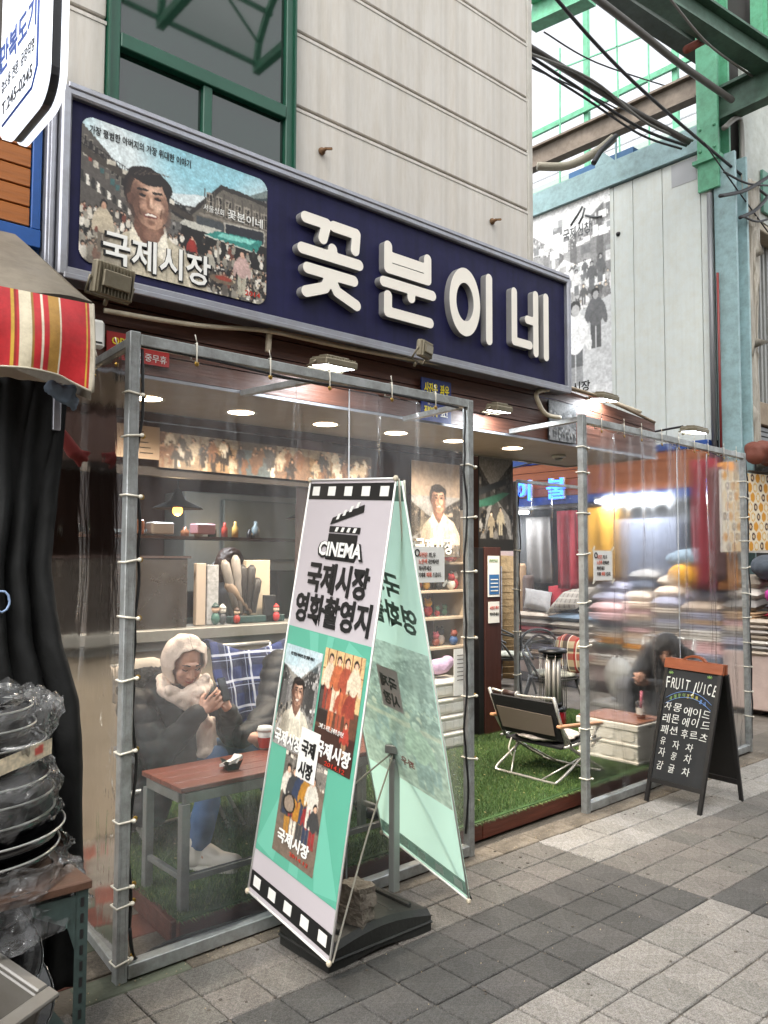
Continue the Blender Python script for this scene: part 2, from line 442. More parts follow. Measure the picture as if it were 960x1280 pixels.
    def family(s, seed, x0, y0, x1, y1, n=9, cols=('8E4A34', 'C9B9A0', '3A3A3A', 'A86A3C', '58606A')):
        r = random.Random(seed); wd = x1-x0; hh = y1-y0
        for k in range(n):
            row = k % 2; x = x0+wd*(.1+.8*(k+.5*row)/n); y = y1-hh*(.28*(1-row))
            h = hh*(.85 if row == 0 else .72); c = r.choice(cols)
            s.person(x, y, h, c, r.choice(cols), 'D4A98C', '221A16')
    def soft(s, x, y, rx, ry, c, al=1, rot=0):
        cr, sr = math.cos(rot), math.sin(rot); dx, dy = s.X-x, s.Y-y
        d = ((dx*cr+dy*sr)/rx)**2+((-dx*sr+dy*cr)/ry)**2; m = (np.clip(1-d, 0, 1)**.8*al)[..., None]
        s.a = s.a*(1-m)+s.c(c)*m
    def grit(s, warp=1.0, tex=.14):
        """print texture: small irregular displacement of the drawing and tonal mottling"""
        def field(n):
            g = RNG.random((max(2, int(s.h/n)+2), max(2, int(s.w/n)+2)))-.5
            yy = np.arange(s.h)/n; xx = np.arange(s.w)/n; y0 = yy.astype(int); x0 = xx.astype(int); fy = (yy-y0)[:, None]; fx = (xx-x0)[None]
            y1 = np.minimum(y0+1, g.shape[0]-1); x1 = np.minimum(x0+1, g.shape[1]-1)
            return (g[y0][:, x0]*(1-fy)*(1-fx)+g[y1][:, x0]*fy*(1-fx)+g[y0][:, x1]*(1-fy)*fx+g[y1][:, x1]*fy*fx)
        k = s.w/160*warp
        dy = (field(9)*5+field(3.5)*3.4+field(1.7)*1.6)*k; dx = (field(9)*5+field(3.5)*3.4+field(1.7)*1.6)*k
        yy, xx = np.mgrid[0:s.h, 0:s.w]
        s.a = s.a[np.clip((yy+dy).round().astype(int), 0, s.h-1), np.clip((xx+dx).round().astype(int), 0, s.w-1)]
        t_ = 1+tex*(field(6)+field(2.5)*1.2+field(1.3)*.8); s.a = s.a*t_[..., None]
        b_ = s.a.copy(); b_[1:-1, 1:-1] = s.a[1:-1, 1:-1]*.5+(s.a[:-2, 1:-1]+s.a[2:, 1:-1]+s.a[1:-1, :-2]+s.a[1:-1, 2:])*.125; s.a = b_
    def done(s, name, O, U, V, parent, m=None, radius=0, label=None, grit=1.0):
        """O: top-left corner, U: full width vector, V: full height vector (downwards)"""
        if grit: s.grit(grit)
        O = np.array(O); U = np.array(U); V = np.array(V); a = np.clip(s.a, 0, 1)
        lin = np.where(a <= .04045, a/12.92, ((a+.055)/1.055)**2.4)
        u = np.linspace(0, 1, s.w); v = np.linspace(0, 1, s.h); UU, VV = np.meshgrid(u, v)
        co = O+UU[..., None]*U+VV[..., None]*V
        idx = np.arange(s.w*s.h).reshape(s.h, s.w)
        q = np.stack([idx[:-1, :-1], idx[1:, :-1], idx[1:, 1:], idx[:-1, 1:]], -1).reshape(-1, 4)
        if radius:
            cx = (UU[:-1, :-1]+UU[1:, 1:])/2; cy = (VV[:-1, :-1]+VV[1:, 1:])/2*s.H
            dx = np.maximum(0, np.abs(cx-.5)-(.5-radius)); dy = np.maximum(0, np.abs(cy-s.H/2)-(s.H/2-radius))
            q = q[(np.hypot(dx, dy) <= radius).ravel()]
        me = bpy.data.meshes.new(name); me.vertices.add(s.w*s.h); me.vertices.foreach_set('co', co.reshape(-1))
        me.loops.add(len(q)*4); me.loops.foreach_set('vertex_index', q.ravel().astype(np.int32))
        me.polygons.add(len(q)); me.polygons.foreach_set('loop_start', np.arange(len(q), dtype=np.int32)*4)
        me.update(calc_edges=True)
        at_ = me.color_attributes.new('Col', 'FLOAT_COLOR', 'POINT')
        cc = np.ones((s.h*s.w, 4)); cc[:, :3] = lin.reshape(-1, 3); at_.data.foreach_set('color', cc.ravel())
        me.materials.append(m or mat('printed_sheet', (1, 1, 1), .45, attr=True))
        return tag(link(name, me, None, parent), label)

# organic bodies: overlapping tapered limbs fused into one continuous skin
def cap(p, q, r0, r1): return ('c', Vector(p), Vector(q), r0, r1)
def elp(c, rx, ry, rz, rot=None): return ('e', Vector(c), rx, ry, rz, rot)
def blob(name, prims, vox, m, parent, smooth=4, disp=None, label=None, cat=None, kind=None):
    b = MB()
    for pr in prims:
        if pr[0] == 'c':
            _, p, q, r0, r1 = pr; d = (q-p); L = d.length or 1e-4; d = d/L if L > 1e-4 else Vector((0, 0, 1))
            prof = [(r0*math.cos(a), -r0*math.sin(a)) for a in (1.5, 1.1, .7, .35, 0)]
            prof += [(r1*math.cos(a), L+r1*math.sin(a)) for a in (0, .35, .7, 1.1, 1.5)]
            b.lathe(p, prof, 12, d)
        else:
            _, c, rx, ry, rz, rot = pr; b.ell(c, rx, ry, rz, 14, 10, rot)
    me = b.mesh(m); o = bpy.data.objects.new('tmp', me); COL.objects.link(o)
    bm = bmesh.new(); bm.from_mesh(me); bmesh.ops.remove_doubles(bm, verts=bm.verts[:], dist=1e-5)
    bmesh.ops.recalc_face_normals(bm, faces=bm.faces[:]); bm.to_mesh(me); bm.free()
    md = o.modifiers.new('r', 'REMESH'); md.mode = 'VOXEL'; md.voxel_size = vox; md.use_smooth_shade = True
    if smooth:
        ms = o.modifiers.new('s', 'SMOOTH'); ms.factor = .5; ms.iterations = smooth
    dg = bpy.context.evaluated_depsgraph_get(); me2 = bpy.data.meshes.new_from_object(o.evaluated_get(dg))
    bpy.data.objects.remove(o)
    if disp:
        n = len(me2.vertices); co = np.empty(n*3); no = np.empty(n*3)
        me2.vertices.foreach_get('co', co); me2.vertex_normals.foreach_get('vector', no)
        co = co.reshape(-1, 3); no = no.reshape(-1, 3)
        for i in range(n): co[i] += no[i]*disp(Vector(co[i]))
        me2.vertices.foreach_set('co', co.ravel())
    me2.materials.clear(); me2.materials.append(m)
    me2.polygons.foreach_set('use_smooth', [True]*len(me2.polygons))
    return tag(link(name, me2, None, parent), label, cat, None, kind)
def folds(a, f, st=(1, 1, 1)):
    return lambda p: a*(abs(mnoise.noise(Vector((p.x*f*st[0], p.y*f*st[1], p.z*f*st[2]))))*2-.6) + a*.4*mnoise.noise(p*f*2.7)
def puff(a, pitch_=.06):
    return lambda p: a*abs(math.sin((p.z+.03*mnoise.noise(p*6))*PI/pitch_))**.6 - a*.6 + a*.5*mnoise.noise(p*14)

# ================================================================== materials
GALV = mat('galvanised_steel', 'A9ADAD', .42, .6, bump=.15, bscale=60, var=.25, vscale=9, dirt=.25)
BEIGE = mat('beige_wall_panel', 'C1BCB4', .5, bump=.06, bscale=4, var=.12, vscale=1.5, dirt=.10, stretch=(2.2, 2.2, .35), streak=.07)
BEIGET = mat('beige_trim', 'B3AFA6', .5, var=.12, vscale=5, dirt=.15)
GAP = mat('dark_joint', '2A2624', .9)
GREENF = mat('green_window_frame', '0F4A36', .4, var=.15)
GREENS = mat('green_painted_steel', '64A987', .45, var=.2, vscale=4, dirt=.3)
GREEND = mat('dark_green_steel', '4A6657', .55, var=.3, vscale=4, dirt=.35)
GLASS = mat('window_glass', '10261D', .03, spec=.8)
NAVY = mat('navy_sign_face', '1B1B40', .6, var=.12, vscale=6, dirt=.15, spec=.25, streak=.14)
ALU = mat('aluminium_frame', '9EA0A8', .35, .6, var=.12, vscale=8, dirt=.15)
IVORY = mat('ivory_letter_face', 'E6E0D4', .45, var=.05)
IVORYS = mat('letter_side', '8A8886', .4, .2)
BROWNW = mat('brown_stained_board', '5A3628', .5, bump=.35, bscale=7, var=.4, vscale=5, stretch=(.6, 3, 9), dirt=.2)
REDW = mat('redbrown_platform_board', '5A2B1C', .55, bump=.3, bscale=8, var=.35, vscale=5, stretch=(.6, 3, 8), dirt=.3)
WHITEP = mat('white_painted_panel', 'CFD5D2', .5, bump=.04, bscale=3, var=.06, vscale=1.5, dirt=.05, streak=.03)
SOFFIT = mat('soffit_board', 'A59C92', .6, var=.08, dirt=.08)
WHITE = mat('white_plastic', 'D9D8D2', .4, var=.05)
IVPVC = mat('ivory_conduit', 'DCCFB6', .5, var=.15, dirt=.25)
BLACK = mat('black_plastic', '0E0E10', .4, var=.1)
BLKRUB = mat('black_cable', '0A0A0B', .6)
TEAL = mat('pale_blue_steel', '8FABAF', .5, var=.12, vscale=3, dirt=.3)
INK = mat('black_ink', '111111', .5)
PAPER = mat('white_paper', 'DAD9D4', .6, var=.03)
STEEL = mat('brushed_stainless', '8D8B88', .3, .9, var=.2, vscale=5)
LED = mat('lit_white_led', 'FFFFFF', .5, emit=9, ecol='EAF4FF')
WARM = mat('lit_warm_bulb', 'FFC070', .5, emit=3.2, ecol='FF9A3C')
DOWN = mat('lit_downlight', 'FFF0DC', .5, emit=9, ecol='FFE2BC')

# ================================================================== the ground
TS = 0.19; X0, Y0 = 2.375, 1.805
gr = sheet('ground', lambda u, v: (-60+160*u, -60+130*v, -0.03), 2, 2, mat('asphalt_ground', (.06, .058, .055), .9, bump=.3, var=.3), kind='structure')
alley = sheet('alley_floor', lambda u, v: (-1+15*u, 3.1+9*v, -0.012), 2, 2, mat('alley_concrete', '6E655B', .85, bump=.3, bscale=30, var=.3, vscale=3, dirt=.35), kind='structure')
pav = sheet('pavement', lambda u, v: (-6+30*u, -6+9.2*v, -0.006), 2, 2, mat('joint_mortar', '625A4F', .95, bump=.5, bscale=80, var=.3), kind='structure')
TM = {}
for key, colr in dict(dark=('4C4B49', '52504E', '474644'), mid=('6F6B66', '746F6A', '6A6762'), light=('85817C', '8A8681', '7F7C77'), pale=('989590', '93908B', '9C9995')).items():
    TM[key] = [mat(f'{key}_paver_{i}', c, .9, bump=.8, bscale=30, var=.18, vscale=1.6, dirt=.22, stretch=(3.5, 3.5, 3.5), speck=.42) for i, c in enumerate(colr)]
def tile_kind(x, y):
    if y < Y0:
        return 'light' if x < X0+6*TS else 'dark' if y > Y0-3*TS+.01 and x < X0+15*TS else 'light'
    if y < Y0+3*TS: return 'dark' if x < X0+6*TS else 'mid'
    return 'mid' if x < X0+6*TS and x > 0 else 'pale'
tiles = []
for i in range(-18, 40):
    for j in range(-12, 5):
        x = X0+i*TS; y = Y0+j*TS
        tiles.append((math.hypot(x+TS/2, y+TS/2), x, y, tile_kind(x+TS/2, y+TS/2)))
def visible(x, y, z=0, mpx=25):
    d = Vector((x, y, z))-CAM; f = d.dot(FW)
    if f < .2: return False
    return -mpx < 480+FPX*d.dot(RT)/f < 960+mpx and -mpx < 640-FPX*d.dot(UP)/f < 1280+mpx
tiles.sort()
TMESH = {}
for kk, ms in TM.items():
    for q in range(3):
        for var_ in range(2):
            b = MB(); b.box(-TS/2+.003, -TS/2+.003, -.03, TS/2-.003, TS/2-.003, 0, .004)
            me = b.mesh(ms[q]); TMESH[(kk, q, var_)] = me
n = 0; rest = {k: MB() for k in TM}
for d, x, y, kd in tiles:
    cx, cy = x+TS/2, y+TS/2
    dz = random.uniform(-.0025, .002)
    if n < 300 and visible(cx, cy) and cy < 2.8:
        o = bpy.data.objects.new('paving_tile', TMESH[(kd, random.randrange(3), 0)]); COL.objects.link(o)
        o.parent = pav; o.location = Vector((cx, cy, .004+dz))-pav.location
        o.rotation_euler = (random.uniform(-.006, .006), random.uniform(-.006, .006), random.choice((0, PI/2, PI, -PI/2))+random.uniform(-.006, .006)); n += 1
    elif cy < 2.9:
        rest[kd].box(x+.003, y+.003, -.03, x+TS-.003, y+TS-.003, .003+dz, .004)
for kd, b in rest.items():
    if b.v: b.build('paving_tiles', TM[kd][1], pav, kind='stuff')
# narrow edging slabs and stained concrete along the tent
kb = [mat('edging_slab', '756C60', .9, bump=.5, bscale=40, var=.3, vscale=6, dirt=.4, speck=.3), mat('mossy_concrete', '5B5F50', .9, bump=.5, bscale=40, var=.35, vscale=4, dirt=.4)]
x = 1.1; k = 0
for a in range(16):
    L = random.uniform(.28, .42)
    b = MB(); b.box(x+.002, 2.762, -.03, x+L-.002, 2.905, .002+random.uniform(-.002, .002), .004); b.build('edging_slab', kb[0 if a else 1], pav); x += L
rt_ = mat('terracotta_tile', '6B3A2C', .7, bump=.3, bscale=40, var=.3, dirt=.3)
for i in range(4):
    for j in range(9):
        xx = .95+i*.2; yy = 2.92+j*.2
        m_ = rt_ if (i+j) % 3 == 0 else kb[(i*j) % 2]
        b = MB(); b.box(xx+.002, yy+.002, -.03, xx+.198, yy+.198, .001+random.uniform(-.002, .002), .003); b.build('floor_tile', m_, pav)

b = MB(); r_ = random.Random(2)
for k in range(260):
    x = r_.uniform(.9, 7.5); y = r_.uniform(.7, 2.85); s_ = r_.uniform(.003, .009)
    b.lathe((x, y, .0035), [(s_, 0), (s_*.7, .0025)], 7)
b.build('gum_spots', mat('trodden_gum', '4A443D', .9), None, label='dark trodden gum spots and grit on the pavement', cat='litter', kind='stuff')
b = MB()
for k in range(700):
    x = r_.uniform(.9, 7.5); y = r_.uniform(.7, 2.9) if k % 2 else 2.76+abs(r_.gauss(0, .06)); s_ = r_.uniform(.001, .0028)
    b.obox((x, y, .006), (s_, s_*.4, 0), (-s_*.3, s_*.6, 0), (0, 0, .0015))
b.build('grit', mat('pale_grit', '9A8C74', .9, var=.4, vscale=30), None, label='pale grit and dry crumbs scattered along the pavement joints', cat='litter', kind='stuff')

# ================================================================== main shop building
B = thing('shop_building', 'beige metal panelled shop building with green window over the blue sign', 'building', (2.5, 3.6, 0))
YW = 3.55; XC = 4.53
def wallpanel(x0, x1, z0, z1, m=BEIGE):
    b = MB(); b.box(x0, YW, z0+.006, x1, YW+.05, z1-.006, .006)
    b.box(x0, YW-.004, z1-.03, x1, YW+.004, z1-.012); b.build('wall_panel', m, B)
zs = [3.0, 3.555, 3.984, 4.410, 4.807, 5.22, 5.63, 6.04, 6.45, 6.86, 7.27, 7.68]
WX0, WX1, WZ0 = 1.405, 2.432, 3.45
zl = [3.0, 3.555, 3.987, 4.41, 4.807, 5.22, 5.63, 6.04, 6.45, 6.86, 7.27, 7.68]
for a, c in zip(zs[:-1], zs[1:]):
    wallpanel(WX1+.002, XC-.06, a, c)
    wallpanel(.2, WX0-.002, a, c)
b = MB(); b.box(.2, YW+.052, 2.40, XC-.02, YW+.12, 7.7); b.build('wall_backing', GAP, B)
b = MB(); b.box(XC-.058, YW-.006, 2.6, XC, YW+.06, 7.68, .008); b.box(XC-.064, YW-.002, 2.6, XC-.056, YW+.05, 7.68); b.build('corner_trim', BEIGET, B)
b = MB(); b.box(XC-.04, YW+.061, 2.6, XC-.002, 8.2, 7.68); b.build('side_wall', BEIGE, B)
b = MB(); b.box(.2, YW+.2, 7.68, XC, 8, 7.75); b.build('roof', BEIGET, B)
# green window
WIN = None
b = MB()
zt = 3.90
b.box(WX0, YW-.03, WZ0, WX0+.055, YW+.05, 6.2, .004); b.box(WX1-.05, YW-.03, WZ0, WX1, YW+.05, 6.2, .004)
b.box(WX0+.056, YW-.035, zt-.035, WX1-.051, YW+.05, zt+.035, .004); b.box(WX0+.056, YW-.02, 6.12, WX1-.051, YW+.05, 6.2)
b.box(1.895, YW-.02, WZ0, 1.945, YW+.04, zt-.036, .004)
b.box(1.40, YW-.045, WZ0, 1.41, YW-.031, 6.2); b.box(WX1-.006, YW-.045, WZ0, WX1+.006, YW-.031, 6.2)
WIN = b.build('window', GREENF, B)
for (xa, xb, za, zb, yy) in ((WX0+.058, 1.893, WZ0, zt-.037, .01), (1.947, WX1-.053, WZ0, zt-.037, .0), (WX0+.058, WX1-.053, zt+.037, 6.118, .0)):
    b = MB(); b.box(xa, YW+yy, za, xb, YW+yy+.008, zb); b.build('pane', GLASS, WIN)
for px, py in ((404, 188), (617, 276)):
    p = at(px, py, y=YW-.02); b = MB(); b.lathe((p.x, YW-.004, p.z), [(.022, 0), (.02, .012), (.01, .014), (.01, .04)], 10, (0, -1, 0))
    b.bar((p.x, YW-.045, p.z), (p.x+.035, YW-.055, p.z+.008), .012, .012); b.build('wall_bolt', mat('rusty_bolt', '7A5A3C', .7, .3, var=.4), B)

# fascia boards and soffit
FY = 3.5; FX0, FX1 = .35, 6.05; SZ = 2.345
def ztop(x): return 2.745 if x < 4.75 else 2.745-(x-4.75)*.085
nb = 4
for k in range(nb):
    b = MB()
    def zz(x, q): return SZ+(ztop(x)-SZ)*q
    q0, q1 = k/nb+.008, (k+1)/nb-.008
    xs = [FX0, 4.75, FX1]
    for xa, xb in zip(xs[:-1], xs[1:]):
        b._add([(xa, FY, zz(xa, q0)), (xb, FY, zz(xb, q0)), (xb, FY, zz(xb, q1)), (xa, FY, zz(xa, q1)),
                (xa, FY+.02, zz(xa, q0)), (xb, FY+.02, zz(xb, q0)), (xb, FY+.02, zz(xb, q1)), (xa, FY+.02, zz(xa, q1))],
               [(0, 1, 2, 3), (7, 6, 5, 4), (0, 4, 5, 1), (3, 2, 6, 7), (1, 5, 6, 2), (0, 3, 7, 4)])
    b.build('fascia_board', BROWNW, B)
b = MB(); b.box(FX0, FY+.021, SZ, FX1, FY+.045, 2.62); b.build('fascia_backing', GAP, B)
b = MB(); b.box(FX0, FY-.004, SZ-.016, FX1, FY+.01, SZ-.001); b.build('fascia_edge_strip', ALU, B)
b = MB(); b.box(FX0, FY+.012, SZ-.001, 6.03, 4.36, SZ+.03); b.build('soffit', SOFFIT, B)
b = MB(); b.box(4.6, 4.362, SZ-.01, 6.03, 4.40, SZ+.12); b.box(6.032, FY+.05, SZ-.01, 6.06, 4.40, SZ+.12); b.build('soffit_edge', BEIGET, B)
b = MB(); b.box(4.62, 3.63, SZ+.031, 6.0, 4.3, SZ+.12); b.build('canopy_top', BEIGET, B)
# ceiling lights sunk in the soffit
dl = [(1.85, 4.0), (2.43, 4.02), (3.04, 4.02), (3.60, 3.98), (4.15, 3.97), (4.745, 3.93)]
for i, (x, y) in enumerate(dl):
    t = thing('ceiling_light', ['leftmost lit round ceiling light beside the first tent post', 'second lit round ceiling light from the left in the shop canopy', 'lit round ceiling light above the left edge of the cinema banner',
        'lit round ceiling light above the cinema banner top, right of the seam', 'lit round ceiling light just left of the middle tent post', 'rightmost lit round ceiling light, over the open tent entrance'][i], 'ceiling light', (x, y, SZ-.02), 'round ceiling lights in the shop canopy')
    b = MB(); b.lathe((x, y, SZ-.004), [(.076, 0), (.090, -.002), (.092, .001), (.074, .001)], 24, close=False); b.build('trim_ring', WHITE, t)
    b = MB(); b.lathe((x, y, SZ-.0035), [(.075, 0), (.04, -.001), (.001, -.0015)], 24, close=False); b.build('lamp_disc', DOWN, t)
    ld = bpy.data.lights.new('downlight', 'SPOT'); lo = bpy.data.objects.new('downlight', ld); COL.objects.link(lo)
    ld.energy = 26; ld.spot_size = math.radians(150); ld.spot_blend = .8; ld.color = (1, .86, .68); ld.shadow_soft_size = .05
    lo.parent = t; lo.location = (0, 0, -.01)
t = thing('smoke_detector', 'small round white smoke detector under the canopy right of the ceiling lights', 'smoke detector', (5.35, 3.95, SZ-.04))
b = MB(); b.lathe((5.35, 3.95, SZ-.002), [(.055, 0), (.055, -.018), (.04, -.022)], 20); b.build('base', WHITE, t)
b = MB(); b.lathe((5.35, 3.95, SZ-.026), [(.036, 0), (.03, -.018), (.012, -.02)], 16); b.build('sensor', mat('grey_plastic', '8B8D90', .5), t)

# ================================================================== the shop front under the canopy (y = 4.4)
SY = 4.4
CREAM = mat('cream_counter_panel', '9C8E7A', .7, bump=.1, bscale=8, var=.15, vscale=3, dirt=.2)
b = MB(); b.box(.3, SY, 0, 3.30, SY+.05, 1.0); b.build('counter_front', CREAM, B)
b = MB(); b.box(.3, SY-.05, 1.02, 3.32, SY+.25, 1.09, .006); b.box(.3, SY-.02, .97, 3.3, SY-.002, 1.018); b.build('counter_ledge', mat('grey_ledge', '77756F', .4, var=.15, dirt=.2), B)
DWALL = mat('dark_brown_interior', '452C22', .75, var=.3, vscale=3, dirt=.2)
b = MB(); b.box(.3, SY+.3, 2.02, 4.8, SY+.34, SZ); b.box(.3, SY-.02, 2.30, 4.8, SY+.02, SZ-.003); b.build('header_wall', DWALL, B)
b = MB(); b.box(.3, SY-.01, 1.98, 3.3, SY+.05, 2.03); b.build('header_rail', mat('dark_rail', '2B2624', .5, .3), B)
# side posts between kitchen window and shelf bay
for xx in (3.30, ):
    b = MB(); b.box(xx, SY-.01, 0, xx+.08, SY+.30, SZ-.003); b.build('wall_post', DWALL, B)
# kitchen interior shell
b = MB(); b.box(.2, 7.0, 0, 5.1, 7.05, 2.6); b.build('back_wall', DWALL, B)
b = MB(); b.box(.15, SY+.06, 0, .2, 7.0, 2.6); b.build('left_wall', DWALL, B)
b = MB(); b.box(.2, SY+.345, 2.42, 5.05, 7.0, 2.46); b.build('kitchen_ceiling', mat('kitchen_ceiling', '6B625A', .8, var=.1), B)
b = MB(); b.box(5.05, 4.46, 0, 5.10, 7.0, 2.45); b.build('partition_wall', DWALL, B)
b = MB(); b.box(.2, SY+.06, .0, 5.05, 7.0, .05); b.build('kitchen_floor', mat('kitchen_floor', '4A4038', .7, var=.2), B)

# photo strip of film stills above the kitchen window
t = thing('photo_strip', 'long strip of printed film scenes above the kitchen window', 'photo print', (2.9, SY-.03, 2.06))
A = Art(230, 36, '5A4A40')
r_ = random.Random(3)
for k in range(6):
    x0 = k/6; c = r_.choice(('6A5546', '7A6A58', '4E5A60', '826A50'))
    A.rect(x0, 0, x0+1/6-.006, .16, c); A.rect(x0, 0, x0+1/6-.006, .045, r_.choice(('9FA9AC', '4A4039', '7F766A')))
    for q in range(12):
        A.person(x0+r_.random()*.155+.004, .09+r_.random()*.08, .08+.03*r_.random(), r_.choice(('3A3A40', 'A59886', '70503C', 'C9C2B6', '2A2422')), None, 'B48F76')
A.noise(.3)
A.done('print', (2.10, SY-.026, 2.24), (1.62, 0, -.015), (0, 0, -.21), t, grit=.3)
t = tag(sheet('handwritten_notice', lambda u, v: (1.83+.27*u, SY-.03, 2.26-.19*v), 2, 2, mat('brown_paper', '9A8672', .7, var=.1)), 'pale paper notice pinned left of the film photo strip', 'notice')
for k in range(5):
    b = MB(); zz_ = 2.225-.03*k; b.bar((1.90+.02*k, SY-.032, zz_), (2.0+.015*k, SY-.032, zz_), .002, .004); b.build('handwriting', INK, t)

# ================================================================== shop sign
S = thing('shop_sign', 'wide navy shop sign with silver frame and raised ivory Korean letters', 'shop sign', (2.95, 3.42, 2.70))
SYF = 3.38
def sg(px, py, dy=0): return at(px, py, y=SYF+dy)
sTL, sBL, sBR, sTR = Vector((1.172, SYF, 3.482)), Vector((1.172, SYF, 2.695)), Vector((4.69, SYF, 2.695)), Vector((4.69, SYF, 3.50))
b = MB(); b.box(1.175, SYF+.012, 2.705, 4.685, SYF+.11, 3.47); b.build('sign_face', NAVY, S)
b = MB()
fw = .042
b.box(1.172, SYF-.02, 3.455, 4.69, SYF+.13, 3.455+fw, .008); b.box(1.172, SYF-.02, 2.678, 4.69, SYF+.13, 2.678+fw, .008)
b.box(1.150, SYF-.021, 2.676, 1.150+fw, SYF+.131, 3.499, .008); b.box(4.672, SYF-.021, 2.676, 4.672+fw, SYF+.131, 3.499, .008)
b.box(1.172, SYF-.028, 3.485, 4.69, SYF-.012, 3.51, .004); b.box(1.172, SYF-.028, 2.665, 4.69, SYF-.012, 2.69, .004)
b.build('sign_frame', ALU, S)
# printed picture: a plain smiling man in an old market street
A = Art(330, 225, '6B655B')
A.street(11, .25, .08, .68, 150, .62)
A.poly([(0, 0), (1, 0), (1, .05), (.62, .26), (.36, .30), (0, .10)], 'C9D2D2'); A.clouds((A.Y < .25) & (A.Y < .1+.5*A.X) & (A.Y < .33-.22*A.X), .7, '6FB0C0')
rp = random.Random(9)
A.poly([(.56, .30), (.72, .12), (1, .14), (1, .40), (.56, .40)], '5E584F'); A.poly([(0, .04), (.24, .24), (.24, .46), (0, .46)], '4E4944')
A.poly([(.54, .30), (.72, .105), (1, .125), (1, .145), (.73, .13), (.56, .31)], '2C2825')
for k in range(7):
    x = .635+.055*k; A.rect(x, .17+.003*k, x+.038, .275, '8A8276'); A.rect(x+.005, .178+.003*k, x+.033, .27, '26221F'); A.rect(x+.017, .178, x+.021, .27, '9A9184'); A.rect(x+.005, .215, x+.033, .219, '9A9184')
    A.rect(x-.012, .155, x-.006, .30, '48433C'); A.rect(x+.012*rp.random(), .19, x+.02, .26, 'C9BFA8', .35)
A.rect(.60, .285, 1, .30, '7E766A'); A.rect(.585, .305, .735, .355, '3E4244'); A.poly([(.74, .298), (.985, .278), (.985, .362), (.74, .372)], 'A9A498'); A.poly([(.747, .305), (.978, .287), (.978, .355), (.747, .364)], '22242B')
for k in range(9):
    x = .01+.026*k; y0 = .09+.02*k; A.rect(x, y0, x+.018, y0+.05, '7E776C'); A.rect(x+.003, y0+.006, x+.015, y0+.045, '1E1B19'); A.rect(x, y0+.07, x+.02, y0+.10, rp.choice(('A9A294', '6A635A', '8E3A2E', '3A5A5A')))
A.line(0, .16, .55, .33, .035, '3A332D'); A.line(0, .135, .55, .312, .005, '1E1A18'); A.line(0, .11, .5, .28, .003, '1E1A18')
for k in range(40): x = .52*k/40; A.line(x, .112+.33*x, x, .14+.33*x, .003, '1E1A18')
for k in range(5): A.rect(.12+.075*k, .17+.024*k, .165+.075*k, .195+.024*k, rp.choice(('B5AE9E', '9A6A4A', 'C9C4B6')))
for k in range(12): A.poly([(.0+.025*k, .255+.013*k), (.014+.025*k, .262+.013*k), (.022+.025*k, .315+.010*k), (.004+.025*k, .312+.010*k)], 'D5D0C4' if k % 2 else '2A2826')
A.rect(.50, .365, 1, .50, '1A1816')
A.poly([(.52, .345), (.73, .345), (.67, .385), (.49, .375)], 'B9B6AA'); A.poly([(.70, .355), (.975, .335), (.935, .41), (.63, .395)], '2E7E74'); A.poly([(.73, .358), (.93, .345), (.90, .375), (.70, .385)], '7ABFB2'); A.line(.63, .396, .935, .411, .006, 'C9C6BA')
for q in range(260):
    t = rp.random(); y = .42+.26*t; x = rp.random(); h = .035+.07*t; c = rp.choice(('1A1817', '2E2A27', '8A8478', 'B9B2A4', '5A544C', 'D5CFC2', '6A3A2E'))
    A.ell(x, y, .010+.012*t, .018+.02*t, c); A.ell(x, y-.022-.016*t, .006+.004*t, .007+.006*t, '15110F'); A.ell(x+.001, y-.019-.015*t, .004+.003*t, .005+.004*t, 'B08E78')
for q in range(220):
    x = .5+.5*rp.random(); y = .50+.18*rp.random(); A.rect(x, y, x+.004+.014*rp.random(), y+.003+.012*rp.random(), rp.choice(('D9D4C8', '1A1716', '8A8074', '5E564C', 'B5A58A')))
A.rect(.70, .40, .715, .52, '8E887C')
A.person(.11, .62, .25, 'B3A68F', '5A5046', 'B58E76'); A.person(.56, .555, .14, '8C2A22', '2A2422', 'C09880'); A.person(.66, .62, .16, 'A7A294', '4A443C', 'C09880')
A.person(.85, .655, .24, 'B79A92', 'A9A390', 'C79F88'); A.ell(.73, .60, .07, .022, '6A5A4A'); A.ell(.74, .592, .05, .012, '8E3A2C')
A.man(.335, .31, .135, 'B9AF99')
A.noise(.16)
PO = (1.242, SYF+.006, 3.405)
A.done('printed_picture', PO, (.94, 0, -.0), (0, 0, -.64), S, radius=.06, grit=.2)
tx = mat('print_white', 'DDDCD6', .5); red = mat('print_red', 'B8301E', .5); yel = mat('print_yellow', 'E9D52B', .5)
letters('caption', '가장 평범한 아버지의 가장 위대한 이야기', (1.275, SYF+.005, 3.335), (1, 0, 0), (0, 0, 1), .042, INK, S, fit=.48, bold=.008)
letters('picture_title_outline', '국제시장', (1.335, SYF+.004, 2.795), (1, 0, 0), (0, 0, 1), .155, INK, S, fit=.54, bold=.045)
letters('picture_title', '국제시장', (1.345, SYF+.001, 2.798), (1, 0, 0), (0, 0, 1), .155, tx, S, fit=.52, bold=.018)
letters('picture_shop_name', '꽃분이네', (1.955, SYF+.005, 3.155), (1, 0, 0), (0, 0, 1), .05, tx, S, fit=.20, bold=.01)
letters('picture_side_name', '서울상회', (1.825, SYF+.005, 3.155), (1, 0, 0), (0, 0, 1), .035, tx, S, fit=.11)
letters('picture_date', '2014', (2.06, SYF+.005, 2.795), (1, 0, 0), (0, 0, 1), .035, red, S, fit=.085, bold=.01)
